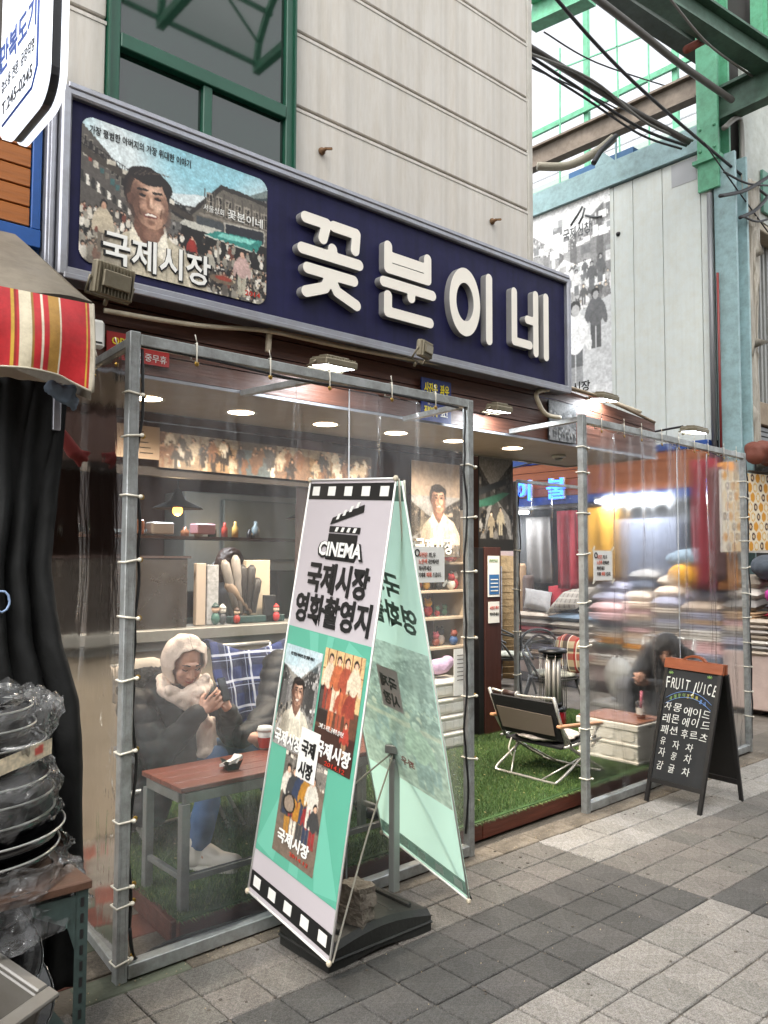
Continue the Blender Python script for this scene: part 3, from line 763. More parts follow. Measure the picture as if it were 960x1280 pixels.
# the four big raised letters, thick rounded strokes
U_, V_ = (1, 0, 0), (0, 0, 1)
def big(strokes, r, x, z, w, h, rings=(), nm='sign_letter'):
    # strokes in unit square scaled separately: stretch into w,h
    st = [[(px_*w, pz_*h) for px_, pz_ in s_] for s_ in strokes]
    rg = [(cx*w, cz*h, rx*w, rz*h) for cx, cz, rx, rz in rings]
    return stroke_shape(nm, st, r, (x, SYF+.012-.0, z), U_, V_, 1.0, .045, IVORY, S, res=150, rings=rg, side=IVORYS)
Rr = .030
big([[(.08, .96), (.42, .96), (.36, .76)], [(.54, .96), (.92, .96), (.90, .74)], [(.52, .66), (.52, .56)], [(.03, .56), (.97, .56)],
     [(.12, .33), (.88, .33)], [(.50, .33), (.40, .14), (.10, .03)], [(.50, .28), (.60, .13), (.93, .02)]], Rr, 2.36, 2.868, .405, .42)
big([[(.10, .96), (.10, .66), (.88, .66), (.88, .96)], [(.10, .82), (.88, .82)], [(.02, .46), (.98, .46)], [(.55, .46), (.55, .34)], [(.10, .28), (.10, .06), (.93, .06)]], Rr, 2.925, 2.865, .40, .42)
big([[(.88, .98), (.88, .02)]], Rr, 3.465, 2.875, .405, .415, rings=[(.33, .5, .265, .40)])
big([[(.06, .90), (.06, .12), (.46, .12)], [(.62, .96), (.62, .02)], [(.90, .98), (.90, .0)], [(.40, .52), (.58, .52)]], Rr-.002, 4.045, 2.875, .40, .42)

# ================================================================== lamps, pipes, notices on the fascia
def tube_obj(name, pts, r, m, parent=None, label=None, cat=None, group=None, n=8):
    b = MB(); b.tube(pts, r, n); return b.build(name, m, parent, label=label, cat=cat, group=group)
def ctrl(pts, n=6):
    """smooth curve through points"""
    P = [Vector(p) for p in pts]; out = []
    for i in range(len(P)-1):
        p0 = P[max(i-1, 0)]; p1 = P[i]; p2 = P[i+1]; p3 = P[min(i+2, len(P)-1)]
        for k in range(n):
            t = k/n; out.append(.5*((2*p1)+(p2-p0)*t+(2*p0-5*p1+4*p2-p3)*t*t+(3*p1-p0-3*p2+p3)*t**3))
    out.append(P[-1]); return out
FYL = FY-.03
for i, (pxs, lab) in enumerate((([(335, 440), (338, 412), (350, 410), (400, 422), (470, 438), (540, 451), (620, 466), (690, 480), (735, 492), (800, 515)], 'ivory conduit pipe running along the sign bottom to the canopy corner'),
                                ([(700, 485), (672, 490), (674, 505), (683, 518), (700, 522)], 'short bent ivory conduit pipe left of the third tent post'),
                                ([(130, 388), (200, 400), (260, 408), (336, 414), (420, 432), (520, 450), (600, 462)], 'thin pale cable bundle under the left half of the sign frame'))):
    pts = [at(a, c, y=FY-.05-.01*i) for a, c in pxs]
    tube_obj('conduit_pipe', ctrl(pts, 5), .016 if i < 2 else .012, IVPVC, None, lab, 'pipe')
p = [at(a, c, y=FY-.075) for a, c in ((600, 466), (660, 476), (720, 487), (770, 505), (818, 528))]
tube_obj('conduit_pipe', ctrl(p, 5), .012, mat('brown_conduit', '8E7B62', .6, var=.3, dirt=.4), None, 'brown taped cable bundle on the canopy edge right of the sign', 'pipe')

def flood(px, py, y, wpx, lit, rx, rz, label, size=.17):
    c = at(px, py, y=y); t = thing('flood_light', label, 'flood light', c, 'flood lights on the shop front')
    M_ = Matrix.Rotation(rz, 4, 'Z') @ Matrix.Rotation(rx, 4, 'X')
    a = (M_ @ Vector((size/2, 0, 0))); e = (M_ @ Vector((0, size*.36, 0))); d = (M_ @ Vector((0, 0, .018)))
    body = mat('grey_lamp_housing', '8A826F' if not lit else 'B5B7B5', .45, .5, var=.2, dirt=.25)
    b = MB(); b.obox(c, a, e, d, .006)
    b.obox(c+d*1.6, a*.7, e*.5, d*.5, .004); b.build('housing', body, t)
    for k in range(11):
        q = c+a*(-.85+.17*k)+d*1.15; b = MB(); b.obox(q, a*.02, e*.9, d*.35); b.build('cooling_fin', body, t)
    b = MB(); b.obox(c-d*1.05, a*.86, e*.8, d*.08); b.build('lens', LED if lit else mat('unlit_lens', '9A9A94', .15), t)
    b = MB(); s1 = c+a*1.1; s2 = c-a*1.1; top = c+Vector((0, .10, -.02)) if lit else c+Vector((0, .07, -.07))
    b.tube([s1, s1+(top-c)*.8, s2+(top-c)*.8, s2], .006, 6); b.tube([c+(top-c)*.8, c+(top-c)*1.15], .009, 6); b.build('bracket', body, t)
    if lit:
        ld = bpy.data.lights.new('flood_beam', 'AREA'); lo = bpy.data.objects.new('flood_beam', ld); COL.objects.link(lo)
        ld.shape = 'RECTANGLE'; ld.size = size*.85; ld.size_y = size*.55; ld.energy = 3; ld.color = (.88, .95, 1)
        lo.parent = t; lo.matrix_local = M_.copy(); lo.location = -d*1.25
flood(141, 352, 3.24, 50, False, math.radians(100), math.radians(12), 'unlit flood light aimed at the sign below the smiling man picture', .19)
flood(530, 437, 3.22, 35, False, math.radians(95), math.radians(20), 'unlit flood light at the sign bottom below the third letter', .13)
flood(417, 455, 3.30, 60, True, math.radians(8), 0, 'lit white flood light under the sign behind the left tent', .21)
flood(624, 511, 3.36, 40, True, math.radians(10), 0, 'small lit white flood light right of the yellow lettered blue notice', .15)
flood(755, 497, 3.42, 40, True, math.radians(8), 0, 'lit flood light above the third tent post corner', .20)
flood(868, 538, 3.45, 50, True, math.radians(6), 0, 'lit white flood light over the right tent at the canopy end', .22)

def board(name, label, cat, px0, py0, wd, ht, y, m, slope=0):
    o = at(px0, py0, y=y); t = thing(name, label, cat, o)
    b = MB(); b.box(o.x, y, o.z-ht, o.x+wd, y+.008, o.z); b.build('board', m, t); return t, o
t, o = board('notice_board', 'blue notice with yellow Korean lettering on the wood fascia', 'notice', 527, 471, .255, .26, FY-.03, mat('blue_board', '1C2D6E', .4, var=.1))
letters('lettering', '사진은', (o.x+.02, FY-.031, o.z-.085), U_, V_, .07, yel, t, fit=.115, bold=.03)
letters('lettering', '좌우', (o.x+.155, FY-.031, o.z-.085), U_, V_, .07, yel, t, fit=.08, bold=.03)
letters('lettering', '꽃분이네', (o.x+.02, FY-.031, o.z-.225), U_, V_, .065, yel, t, fit=.11, bold=.02)
letters('lettering', '요!', (o.x+.16, FY-.031, o.z-.225), U_, V_, .065, tx, t, fit=.06, bold=.02)
t, o = board('red_notice', 'small red notice on the fascia behind the first tent post', 'notice', 134, 413, .30, .12, FY-.02, mat('red_board', 'A81F1C', .45, var=.1))
letters('lettering', 'OPEN', (o.x+.02, FY-.021, o.z-.055), U_, V_, .045, yel, t, bold=.02); letters('lettering', '연중무휴', (o.x+.14, FY-.021, o.z-.105), U_, V_, .04, tx, t)
t = thing('router_box', 'small white plastic box hung on the fascia left of the first tent post', 'box', at(122, 437, y=3.40))
o = at(114, 397, y=3.40); b = MB(); b.box(o.x, 3.40, o.z-.125, o.x+.065, 3.44, o.z, .012); b.build('case', WHITE, t)
b = MB(); b.box(o.x+.012, 3.398, o.z-.105, o.x+.05, 3.401, o.z-.098); b.build('label_strip', INK, t)

# collage posters above the third tent post
def poster(name, label, P, wd, ht, fn, rw=70, cat='poster', thick=.006, gr=.35):
    t = thing(name, label, cat, P); A = Art(rw, int(rw*ht/wd), '808080'); fn(A)
    b = MB(); b.box(P[0]-.004, P[1]+.002, P[2]-ht-.004, P[0]+wd+.004, P[1]+.002+thick, P[2]+.004); b.build('backing', BLACK, t)
    A.done('print', P, (wd, 0, 0), (0, 0, -ht), t, grit=gr); return t
o = at(686, 500, y=FY-.02)
poster('market_poster', 'black and white photo poster on the fascia behind the third tent post', (o.x, o.y, o.z), .32, .28, lambda A: A.street(21, 0, 0, None, 50, .8))
poster('film_poster', 'tall dark poster of an old market street beside the brown pillar', (4.86, SY-.03, 2.335), .42, .76, lambda A: (A.street(5, .1, .0, None, 34, .5), A.poly([(0, .85), (.7, .66), (.92, .66), (.4, .92), (0, .98)], '2E5A4C'), A.poly([(0, .62), (.8, .38), (.8, .50), (0, .76)], '22262A'), A.person(.35, 1.55, .5, '8A8170'), A.person(.62, 1.5, .55, 'A9A28F'), A.rect(0, 1.58, 1, 1.9, '15130F')), 80)
t = poster('portrait_poster', 'brownish poster of a smiling man above the souvenir shelves', (4.10, SY-.04, 2.24), .52, .72, lambda A: (A.street(8, .8, .5, None, 50, .7), A.rect(0, 0, 1, .5, '8E7F72'), A.man(.55, .55, .19, 'C9BBA8'), A.noise(.1)), 90, gr=.3)
letters('title', '국제시장', (4.14, SY-.042, 1.55), U_, V_, .13, tx, t, fit=.40, bold=.03)
# pillar with notices
t = thing('brown_pillar', 'dark red brown pillar with two paper notices at the entrance', 'pillar', (4.97, SY-.02, 0))
b = MB(); b.box(4.90, SY-.05, 0, 5.10, SY+.10, 1.60, .004); b.build('post', mat('pillar_wood', '3A1A13', .5, bump=.2, bscale=9, var=.3, stretch=(4, 4, .6)), t)
b = MB(); b.box(4.835, SY-.045, 0, 4.896, SY+.12, 1.595, .004); b.build('edge_post', BLACK, t)
n1 = thing('pillar_notice', 'upper notice with a blue band on the brown pillar', 'notice', (4.98, SY-.06, 1.23)); b = MB(); b.box(4.93, SY-.06, 1.20, 5.07, SY-.054, 1.53); b.build('sheet', PAPER, n1)
b = MB(); b.box(4.94, SY-.063, 1.22, 5.06, SY-.061, 1.38); b.build('blue_band', mat('print_blue', '2C5F93', .5), n1)
for k in range(4): b = MB(); b.box(4.955, SY-.066, 1.245+.03*k, 5.045, SY-.064, 1.253+.03*k); b.build('text_line', tx, n1)
letters('heading', '관광안내소', (4.94, SY-.061, 1.48), U_, V_, .03, mat('print_green', '4B7A3A', .5), n1, fit=.11)
n2 = thing('pillar_notice', 'lower white notice with red lettering on the brown pillar', 'notice', (4.98, SY-.06, .98)); b = MB(); b.box(4.935, SY-.06, .99, 5.065, SY-.054, 1.16); b.build('sheet', PAPER, n2)
letters('lettering', '사진은 좌우', (4.945, SY-.061, 1.10), U_, V_, .03, red, n2, fit=.11, bold=.01); letters('lettering', '찍어주세요', (4.945, SY-.061, 1.05), U_, V_, .03, INK, n2, fit=.11, bold=.01)
# planter box behind the entrance
t = thing('planter_box', 'red brown planter box topped with green turf beside the pillar', 'planter', (5.35, 4.75, 0))
b = MB(); b.box(5.12, 4.5, 0, 5.50, 4.95, .36, .006); b.build('box', REDW, t)

# ================================================================== clear vinyl tents
def vinyl(name, blur, rough, haze, hcol=(.62, .64, .67), gior=1.30, bst=.6):
    m = bpy.data.materials.new(name); m.use_nodes = True; t = m.node_tree; n = t.nodes; L = t.links
    for q in list(n): n.remove(q)
    out = n.new('ShaderNodeOutputMaterial'); tr = n.new('ShaderNodeBsdfTransparent'); tr.inputs[0].default_value = (.95, .955, .955, 1)
    gl = n.new('ShaderNodeBsdfGlossy'); gl.inputs['Roughness'].default_value = .13
    df = n.new('ShaderNodeBsdfTranslucent'); df.inputs[0].default_value = (*hcol, 1)
    d2 = n.new('ShaderNodeBsdfDiffuse'); d2.inputs[0].default_value = (*hcol, 1)
    tc = n.new('ShaderNodeTexCoord'); mp = n.new('ShaderNodeMapping'); mp.inputs['Scale'].default_value = (1.6, 1.6, .5)
    nz = n.new('ShaderNodeTexNoise'); nz.inputs['Scale'].default_value = 3.2; nz.inputs['Detail'].default_value = 4; nz.inputs['Distortion'].default_value = 1.2
    nz2 = n.new('ShaderNodeTexNoise'); nz2.inputs['Scale'].default_value = 26; nz2.inputs['Detail'].default_value = 2
    L.new(tc.outputs['Object'], mp.inputs[0]); L.new(mp.outputs[0], nz.inputs['Vector']); L.new(mp.outputs[0], nz2.inputs['Vector'])
    ad = n.new('ShaderNodeMath'); ad.operation = 'MULTIPLY_ADD'; ad.inputs[1].default_value = .10
    L.new(nz2.outputs[0], ad.inputs[0]); L.new(nz.outputs[0], ad.inputs[2])
    bp = n.new('ShaderNodeBump'); bp.inputs['Strength'].default_value = bst; bp.inputs['Distance'].default_value = .05; L.new(ad.outputs[0], bp.inputs['Height'])
    L.new(bp.outputs[0], gl.inputs['Normal'])
    base = tr.outputs[0]
    if blur:
        rf = n.new('ShaderNodeBsdfRefraction'); rf.inputs['Roughness'].default_value = rough; rf.inputs['IOR'].default_value = 1.018
        rf.inputs['Color'].default_value = (.94, .94, .94, 1)
        b2 = n.new('ShaderNodeBump'); b2.inputs['Strength'].default_value = .06; b2.inputs['Distance'].default_value = .03; L.new(nz.outputs[0], b2.inputs['Height']); L.new(b2.outputs[0], rf.inputs['Normal'])
        mx = n.new('ShaderNodeMixShader'); mx.inputs[0].default_value = blur; L.new(base, mx.inputs[1]); L.new(rf.outputs[0], mx.inputs[2]); base = mx.outputs[0]
    # milky haze, stronger in worn patches
    m0 = n.new('ShaderNodeMixShader'); m0.inputs[0].default_value = .5; L.new(df.outputs[0], m0.inputs[1]); L.new(d2.outputs[0], m0.inputs[2])
    mr = n.new('ShaderNodeMapRange'); mr.inputs['From Min'].default_value = .35; mr.inputs['From Max'].default_value = .7; mr.inputs['To Min'].default_value = haze*.5; mr.inputs['To Max'].default_value = haze*1.6
    L.new(nz.outputs[0], mr.inputs[0])
    m1 = n.new('ShaderNodeMixShader'); L.new(mr.outputs[0], m1.inputs[0]); L.new(base, m1.inputs[1]); L.new(m0.outputs[0], m1.inputs[2])
    fr = n.new('ShaderNodeFresnel'); fr.inputs['IOR'].default_value = gior; L.new(bp.outputs[0], fr.inputs['Normal'])
    m2 = n.new('ShaderNodeMixShader'); L.new(fr.outputs[0], m2.inputs[0]); L.new(m1.outputs[0], m2.inputs[1]); L.new(gl.outputs[0], m2.inputs[2])
    L.new(m2.outputs[0], out.inputs[0]); m.diffuse_color = (.8, .85, .9, .3)
    return m
VIN1 = vinyl('clear_vinyl', 0, 0, .105)
VIN2 = vinyl('cloudy_vinyl', .48, .62, .028, gior=1.22)
VIN3 = vinyl('side_vinyl', 0, 0, .12, gior=1.06, bst=.1)
TIE = mat('white_cable_tie', 'D5CFC0', .5); SEAM = mat('vinyl_seam', 'B9BCC0', .3, alpha=.75)
BRASS = mat('brass_grommet', '9C7B3A', .35, .9)

def post(t, x, y, z1, ties, wd=.042, z0=0, nm='post'):
    b = MB(); b.box(x-wd/2, y-wd/2, z0, x+wd/2, y+wd/2, z1, .003)
    for s_ in (-.25, .25):
        b.box(x+s_*wd-.002, y-wd/2-.002, z0+.01, x+s_*wd+.002, y-wd/2-.0003, z1-.01)
    b.build(nm, GALV, t)
    for z in ties:
        z += random.uniform(-.02, .02); q = wd/2+.005; tl = random.uniform(-.012, .012)
        b = MB(); b.tube([(x-q, y-q, z), (x+q, y-q, z+tl), (x+q, y+q, z+tl), (x-q, y+q, z)], .0042, 6, closed=True)
        b.ell((x+q+.004, y-q, z+tl), .009, .009, .008, 8, 5); b.build('cable_tie', TIE, t)
        b = MB(); b.lathe((x+q+.018, y-.004, z+tl), [(.004, 0), (.010, 0), (.010, .002), (.004, .002)], 10, (0, -1, 0)); b.build('grommet', BRASS, t)
def rail(t, p, q, nm='rail', w_=.042, ties=0):
    b = MB(); b.bar(p, q, w_, w_, bev=.003); b.build(nm, GALV, t)
    p = Vector(p); q = Vector(q)
    for k in range(ties):
        c = p.lerp(q, (k+.7)/(ties+.4)+random.uniform(-.02, .02)); r = w_/2+.006
        b = MB(); b.tube([c+Vector((0, -r, -r-.02)), c+Vector((0, -r, r)), c+Vector((.004, r, r)), c+Vector((.004, r, -r))], .0036, 6, closed=True)
        b.tube([c+Vector((0, -r, r)), c+Vector((-.012, -r-.006, r+.03))], .0022, 5); b.build('cable_tie', TIE, t)
        b = MB(); b.lathe(c+Vector((0, -r, -r-.028)), [(.004, 0), (.010, 0), (.010, .002), (.004, .002)], 10, (0, -1, 0)); b.build('grommet', BRASS, t)

p1, p2, p3, p4 = (1.250, 2.835), (3.095, 2.86), (4.135, 2.88), (6.42, 2.95)
T1 = thing('tent_enclosure', 'left clear vinyl tent with galvanised posts round the bench and table', 'tent', (2.2, 3.1, 0))
post(T1, *p1, 2.338, [2.12, 1.93, 1.72, 1.50, 1.27, 1.04, .80, .56, .33, .27, .06])
post(T1, *p2, 2.331, [2.0, 1.72, 1.42, 1.12, .80, .5])
zr = 2.310
rail(T1, (p1[0]+.022, p1[1], zr), (p2[0]-.022, p2[1], zr), 'top_rail', ties=5)
rail(T1, (p1[0]+.022, p1[1], .035), (p2[0]-.022, p2[1], .035), 'bottom_rail', .05)
rail(T1, (p1[0], p1[1]+.022, zr-.01), (1.31, 3.495, zr), 'side_rail', .034, ties=2)
rail(T1, (p1[0], p1[1]+.022, .05), (1.40, 4.38, .05), 'side_bottom_rail', .04)
rail(T1, (p2[0], p2[1]+.022, zr-.0), (3.23, 3.495, 2.33), 'support_arm', .03)
rail(T1, (2.15, 2.87, zr), (2.12, 3.495, 2.33), 'support_arm', .03)
def vsheet(t, x0, y0, x1, y1, z0, z1, m, amp=.012, nm='vinyl_sheet', seed=0, nu=60, nv=40):
    def fn(u, v):
        x = x0+(x1-x0)*u; y = y0+(y1-y0)*u; z = z0+(z1-z0)*v
        e = math.sin(PI*min(1, max(0, u)))**.5
        o = amp*(math.sin(u*17+seed+2*v)+.6*math.sin(u*41+seed*2-3*v)*(v**2+.2)+1.1*mnoise.noise(Vector((u*4+seed, v*3, 0))))*e
        if v > .93: z -= .02*abs(math.sin(u*PI*5.5))*(v-.93)/.07
        nx, ny = (y1-y0), -(x1-x0); L = math.hypot(nx, ny)
        return (x+nx/L*o, y+ny/L*o, z)
    return sheet(nm, fn, nu, nv, m, t)
vsheet(T1, p1[0]+.03, 2.845, 2.28, 2.853, .04, 2.29, VIN1, seed=1, nu=70)
vsheet(T1, 2.282, 2.853, p2[0]-.03, 2.862, .04, 2.29, VIN1, seed=4, nu=60)
tube_obj('sheet_seam', [(2.281, 2.838, .06), (2.281, 2.838, 2.29)], .0035, SEAM, T1)
vsheet(T1, p1[0]+.005, p1[1]+.03, 1.36, 4.36, .06, 2.30, VIN3, seed=8, nm='side_vinyl_sheet', amp=.0035)
cbl = mat('black_cord', '0B0B0C', .55)
def cord(t, x, y, z0, z1, seed, nm='cord'):
    r_ = random.Random(seed); pts = []
    for k in range(26):
        z = z0+(z1-z0)*k/25; pts.append((x+.006*r_.uniform(-1, 1)+.008*math.sin(z*9+seed), y+.004*math.sin(z*14), z))
    tube_obj(nm, ctrl(pts, 2), .006, cbl, t, n=6)
cord(T1, p1[0]+.032, p1[1]-.004, .18, 2.28, 1); cord(T1, p2[0]-.034, p2[1]-.012, .12, 2.3, 5)
tube_obj('cord', ctrl([(p1[0]+.032, 2.83, .18), (1.31, 2.84, .06), (1.42, 2.90, .045), (1.58, 2.90, .05), (2.2, 2.91, .03), (3.0, 2.92, .03)]), .007, cbl, T1)
tube_obj('cord', ctrl([(1.28, 2.828, 2.29), (1.6, 2.828, 2.285), (2.0, 2.83, 2.27), (2.5, 2.835, 2.285), (3.0, 2.84, 2.28)]), .006, cbl, T1)

T2 = thing('tent_enclosure', 'right clear vinyl tent, open in front, with the white crate and crouching girl inside', 'tent', (5.3, 3.1, 0))
post(T2, *p3, 2.385, [2.2, 2.02, 1.78, 1.52, 1.25, .98, .5, .22])
post(T2, *p4, 2.36, [2.15, 2.0, 1.85, 1.65, 1.45, 1.25, 1.05, .85, .65, .45, .3])
rail(T2, (p3[0]+.022, p3[1], 2.355), (p4[0]-.022, p4[1], 2.335), 'top_rail', ties=9)
rail(T2, (p3[0]+.022, p3[1], .035), (p4[0]-.022, p4[1], .035), 'bottom_rail', .05)
rail(T2, (p3[0], p3[1]+.022, 2.36), (4.20, 3.495, 2.36), 'support_arm', .032)
vsheet(T2, p3[0]+.03, 2.89, 5.32, 2.925, .04, 2.33, VIN2, seed=3, nu=70, amp=.016)
vsheet(T2, 5.322, 2.925, p4[0]-.03, 2.96, .04, 2.32, VIN2, seed=6, nu=60, amp=.018)
tube_obj('sheet_seam', [(5.321, 2.912, .06), (5.321, 2.912, 2.33)], .0035, SEAM, T2)
cord(T2, p4[0]+.03, p4[1]-.02, .1, 2.3, 9); cord(T2, p3[0]+.034, p3[1]+.01, .6, 1.6, 3)
post(T2, 5.62, 4.62, 2.2, [1.6, 1.25, .85, .5], .036, nm='rear_post'); post(T2, 6.60, 4.62, 2.2, [1.6, 1.0], .036, nm='rear_post')
rail(T2, (5.64, 4.62, 2.2), (6.58, 4.62, 2.2), 'rear_rail', .03); cord(T2, 5.645, 4.6, .1, 2.1, 12)
vsheet(T2, 5.65, 4.62, 6.58, 4.62, .15, 2.18, VIN1, seed=11, nm='rear_vinyl_sheet')
# notices taped to the vinyl
def taped(label, x, y, z, wd, ht, lines, rot=0):
    t = thing('taped_notice', label, 'notice', (x+wd/2, y, z-ht))
    b = MB(); b.box(x, y, z-ht, x+wd, y+.002, z); b.build('sheet', PAPER, t)
    for s_, zz_ in ((0, z+.008), (1, z+.008), (0, z-ht-.008), (1, z-ht-.008)):
        b = MB(); xx = x+s_*wd; b.bar((xx-.012, y-.002, zz_-.012), (xx+.016, y-.002, zz_+.016), .001, .014); b.build('tape', mat('clear_tape', 'C9C5B8', .3), t)
    cx = x+.02
    b = MB(); b.tube([(x+.025+.014*math.cos(a*.5), y-.002, z-.03+.016*math.sin(a*.5)) for a in range(13)], .003, 5); b.build('doodle', INK, t)
    for i, parts in enumerate(lines):
        zz_ = z-.042-i*(ht-.045)/len(lines); cx = x+wd*.16
        for s_, m_, f_ in parts:
            letters('lettering', s_, (cx, y-.001, zz_-.008), U_, V_, ht*.15, m_, t, fit=wd*f_, bold=.01); cx += wd*(f_+.04)
PINK = mat('print_coral', 'C8644E', .5); GREY = mat('print_grey', '4E4A48', .5)
L4 = [[('사진은', PINK, .28), ('좌,우', GREY, .22)], [('노란색', PINK, .26), ('라인에서만', GREY, .34)], [('찍어주세요', GREY, .40)], [('가게에', GREY, .20), ('피해', PINK, .16), ('가 갑니다.', GREY, .28)]]
o = at(516, 683, y=2.835); taped('white notice with coral and grey lettering taped to the left tent beside the cinema banner', o.x-.0, 2.832, o.z, .215, .175, L4)
o = at(742, 688, y=2.87); taped('white notice with coral and grey lettering taped to the right tent beside the post', o.x, 2.872, o.z, .205, .185, L4)

# ================================================================== turf platform
PT = thing('wood_platform', 'low red brown board platform carrying the artificial turf under both tents', 'platform', (3.9, 3.7, 0))
PX0, PX1, PZ = 1.515, 6.36, .115
def pfy(x): return 2.925+(x-1.5)*.022
segs = [1.515, 3.30, 4.9, 6.36]
for a, c in zip(segs[:-1], segs[1:]):
    b = MB(); b.bar((a+.003, pfy(a), .058), (c-.003, pfy(c), .058), .03, .09, bev=.004); b.build('front_board', REDW, PT)
b = MB(); b.bar((PX0, pfy(PX0)+.018, .055), (PX0+.13, 4.38, .055), .03, .088, bev=.004); b.build('side_board', REDW, PT)
b = MB(); b.bar((PX1, pfy(PX1)+.018, .055), (PX1, 4.6, .055), .03, .088, bev=.004); b.build('side_board', REDW, PT)
b = MB(); b.prism([(PX0+.01, pfy(PX0)-.012, .098), (PX1, pfy(PX1)-.012, .098), (PX1, 4.62, .098), (4.88, 4.62, .098), (4.83, 4.39, .098), (PX0+.13, 4.39, .098)], (0, 0, .012)); b.build('turf_backing', mat('turf_backing', '2C4A1A', .9, var=.3, vscale=8), PT)
# blades of the artificial grass
def turf(name, n, area, z, label, seed):
    r_ = np.random.default_rng(seed); v = []; pts = []
    x = r_.uniform(area[0], area[1], n); y = r_.uniform(0, 1, n)
    y = (2.915+(x-1.5)*.022-.012) * (1-y) + area[3]*y if area[2] is None else area[2]+(area[3]-area[2])*y
    ex = np.minimum(1, np.abs(y-(2.915+(x-1.5)*.022))/.03) if area[2] is None else np.ones(n)
    a = r_.uniform(0, 6.28, n); h = r_.uniform(.008, .024, n); ln = r_.uniform(.003, .016, n); la = r_.uniform(0, 6.28, n); wd = r_.uniform(.0012, .0026, n)
    p0 = np.stack([x-np.cos(a)*wd, y-np.sin(a)*wd, np.full(n, z)], 1); p1_ = np.stack([x+np.cos(a)*wd, y+np.sin(a)*wd, np.full(n, z)], 1)
    dr = np.where((area[2] is None) & (np.abs(y-(2.915+(x-1.5)*.022)) < .016), 1, 0)
    tp = np.stack([x+np.cos(la)*ln, y+np.sin(la)*ln-dr*.018, z+h*(1-dr*1.5)], 1)
    co = np.stack([p0, p1_, tp], 1).reshape(-1, 3)
    me = bpy.data.meshes.new(name); me.vertices.add(3*n); me.vertices.foreach_set('co', co.ravel())
    me.loops.add(3*n); me.loops.foreach_set('vertex_index', np.arange(3*n, dtype=np.int32)); me.polygons.add(n); me.polygons.foreach_set('loop_start', np.arange(n, dtype=np.int32)*3)
    me.update(calc_edges=True)
    ca = me.color_attributes.new('Col', 'FLOAT_COLOR', 'POINT'); base = np.array([srgb('4E6A30'), srgb('648042'), srgb('3F5429'), srgb('8A9455')])
    c = base[r_.choice(4, n, p=[.4, .3, .22, .08])]*r_.uniform(.75, 1.2, (n, 1))
    pn = .82+.25*np.sin(x*3.1+1.3)*np.sin(y*4.7); c = c*pn[:, None]
    cc = np.ones((n, 3, 4)); cc[:, :, :3] = c[:, None, :]; ca.data.foreach_set('color', cc.ravel())
    me.materials.append(mat('grass_blade', (1, 1, 1), .6, attr=True))
    return tag(link(name, me), label, 'artificial grass', kind='stuff')
turf('artificial_grass', 230000, (PX0, PX1, None, 4.60), .108, 'short green artificial grass covering the low platform', 3)
turf('artificial_grass', 9000, (5.12, 5.50, 4.5, 4.95), .358, 'green artificial grass topping the planter box by the pillar', 4)
b = MB()
for k in range(70):
    x = random.uniform(1.6, 6.2); y = random.uniform(2.97, 4.2); b.obox((x, y, .13), (.004, .002, 0), (-.002, .004, .001), (0, 0, .001))
b.build('leaf_litter', mat('dry_leaf', '8A8455', .8), None, label='tiny dry leaf bits scattered on the artificial grass', cat='leaf litter', kind='stuff')

# ================================================================== bench table with cup and tray
WOODT = mat('red_table_wood', '6E3320', .4, bump=.1, bscale=8, var=.3, vscale=5, stretch=(.5, 5, 5), coat=.2)
TB = thing('bench_table', 'narrow table with reddish wood top on a grey steel frame behind the banner', 'table', (2.15, 3.14, .11))
tx0, tx1, ty0, ty1, tz = 1.545, 2.78, 2.965, 3.325, .572
for k in range(4):
    ya = ty0+(ty1-ty0)*k/4; b = MB(); b.box(tx0, ya+.001, tz, tx1, ya+(ty1-ty0)/4-.001, tz+.02, .002); b.build('top_plank', WOODT, TB)
FR = mat('grey_square_tube', '858A88', .42, .5, var=.2, vscale=10, dirt=.2)
b = MB()
for yy in (ty0+.02, ty1-.02): b.box(tx0+.02, yy-.015, tz-.045, tx1-.02, yy+.015, tz-.003, .002)
for xx in (tx0+.02, tx1-.02): b.box(xx-.014, ty0+.036, tz-.044, xx+.014, ty1-.036, tz-.004, .002)
b.build('top_frame', FR, TB)
for xx in (tx0+.025, tx1-.025):
    for yy in (ty0+.02, ty1-.02):
        b = MB(); b.box(xx-.018, yy-.018, .11, xx+.018, yy+.018, tz-.046, .002); b.build('leg', FR, TB)
b = MB(); b.box(tx0+.044, ty0+.008, .22, tx1-.044, ty0+.032, .245, .002); b.build('stretcher', FR, TB)
for xx in (tx0+.025, tx1-.025):
    b = MB(); b.box(xx-.011, ty0+.040, .225, xx+.011, ty1-.04, .247, .002); b.build('stretcher', FR, TB)
ty = tz+.021
c = at(289, 955, z=ty+.02); TR = thing('napkin_tray', 'small black folded tray with white napkins on the table edge', 'tray', (c.x, c.y, ty))
b = MB(); r_ = .055
for k in range(4):
    a = k*PI/2+.6; a2 = a+PI/2
    p_, q_ = Vector((c.x+.035*math.cos(a), c.y+.035*math.sin(a), ty)), Vector((c.x+.035*math.cos(a2), c.y+.035*math.sin(a2), ty))
    P_, Q_ = Vector((c.x+r_*math.cos(a), c.y+r_*math.sin(a), ty+.045)), Vector((c.x+r_*math.cos(a2), c.y+r_*math.sin(a2), ty+.045))
    mid = (P_+Q_)/2-Vector((0, 0, .018)); b._add([p_, q_, Q_, mid, P_], [(0, 1, 2, 3, 4)])
b._add([(c.x+.035*math.cos(k*PI/2+.6), c.y+.035*math.sin(k*PI/2+.6), ty+.001) for k in range(4)], [(0, 1, 2, 3)])
b.build('folded_tray', BLACK, TR)
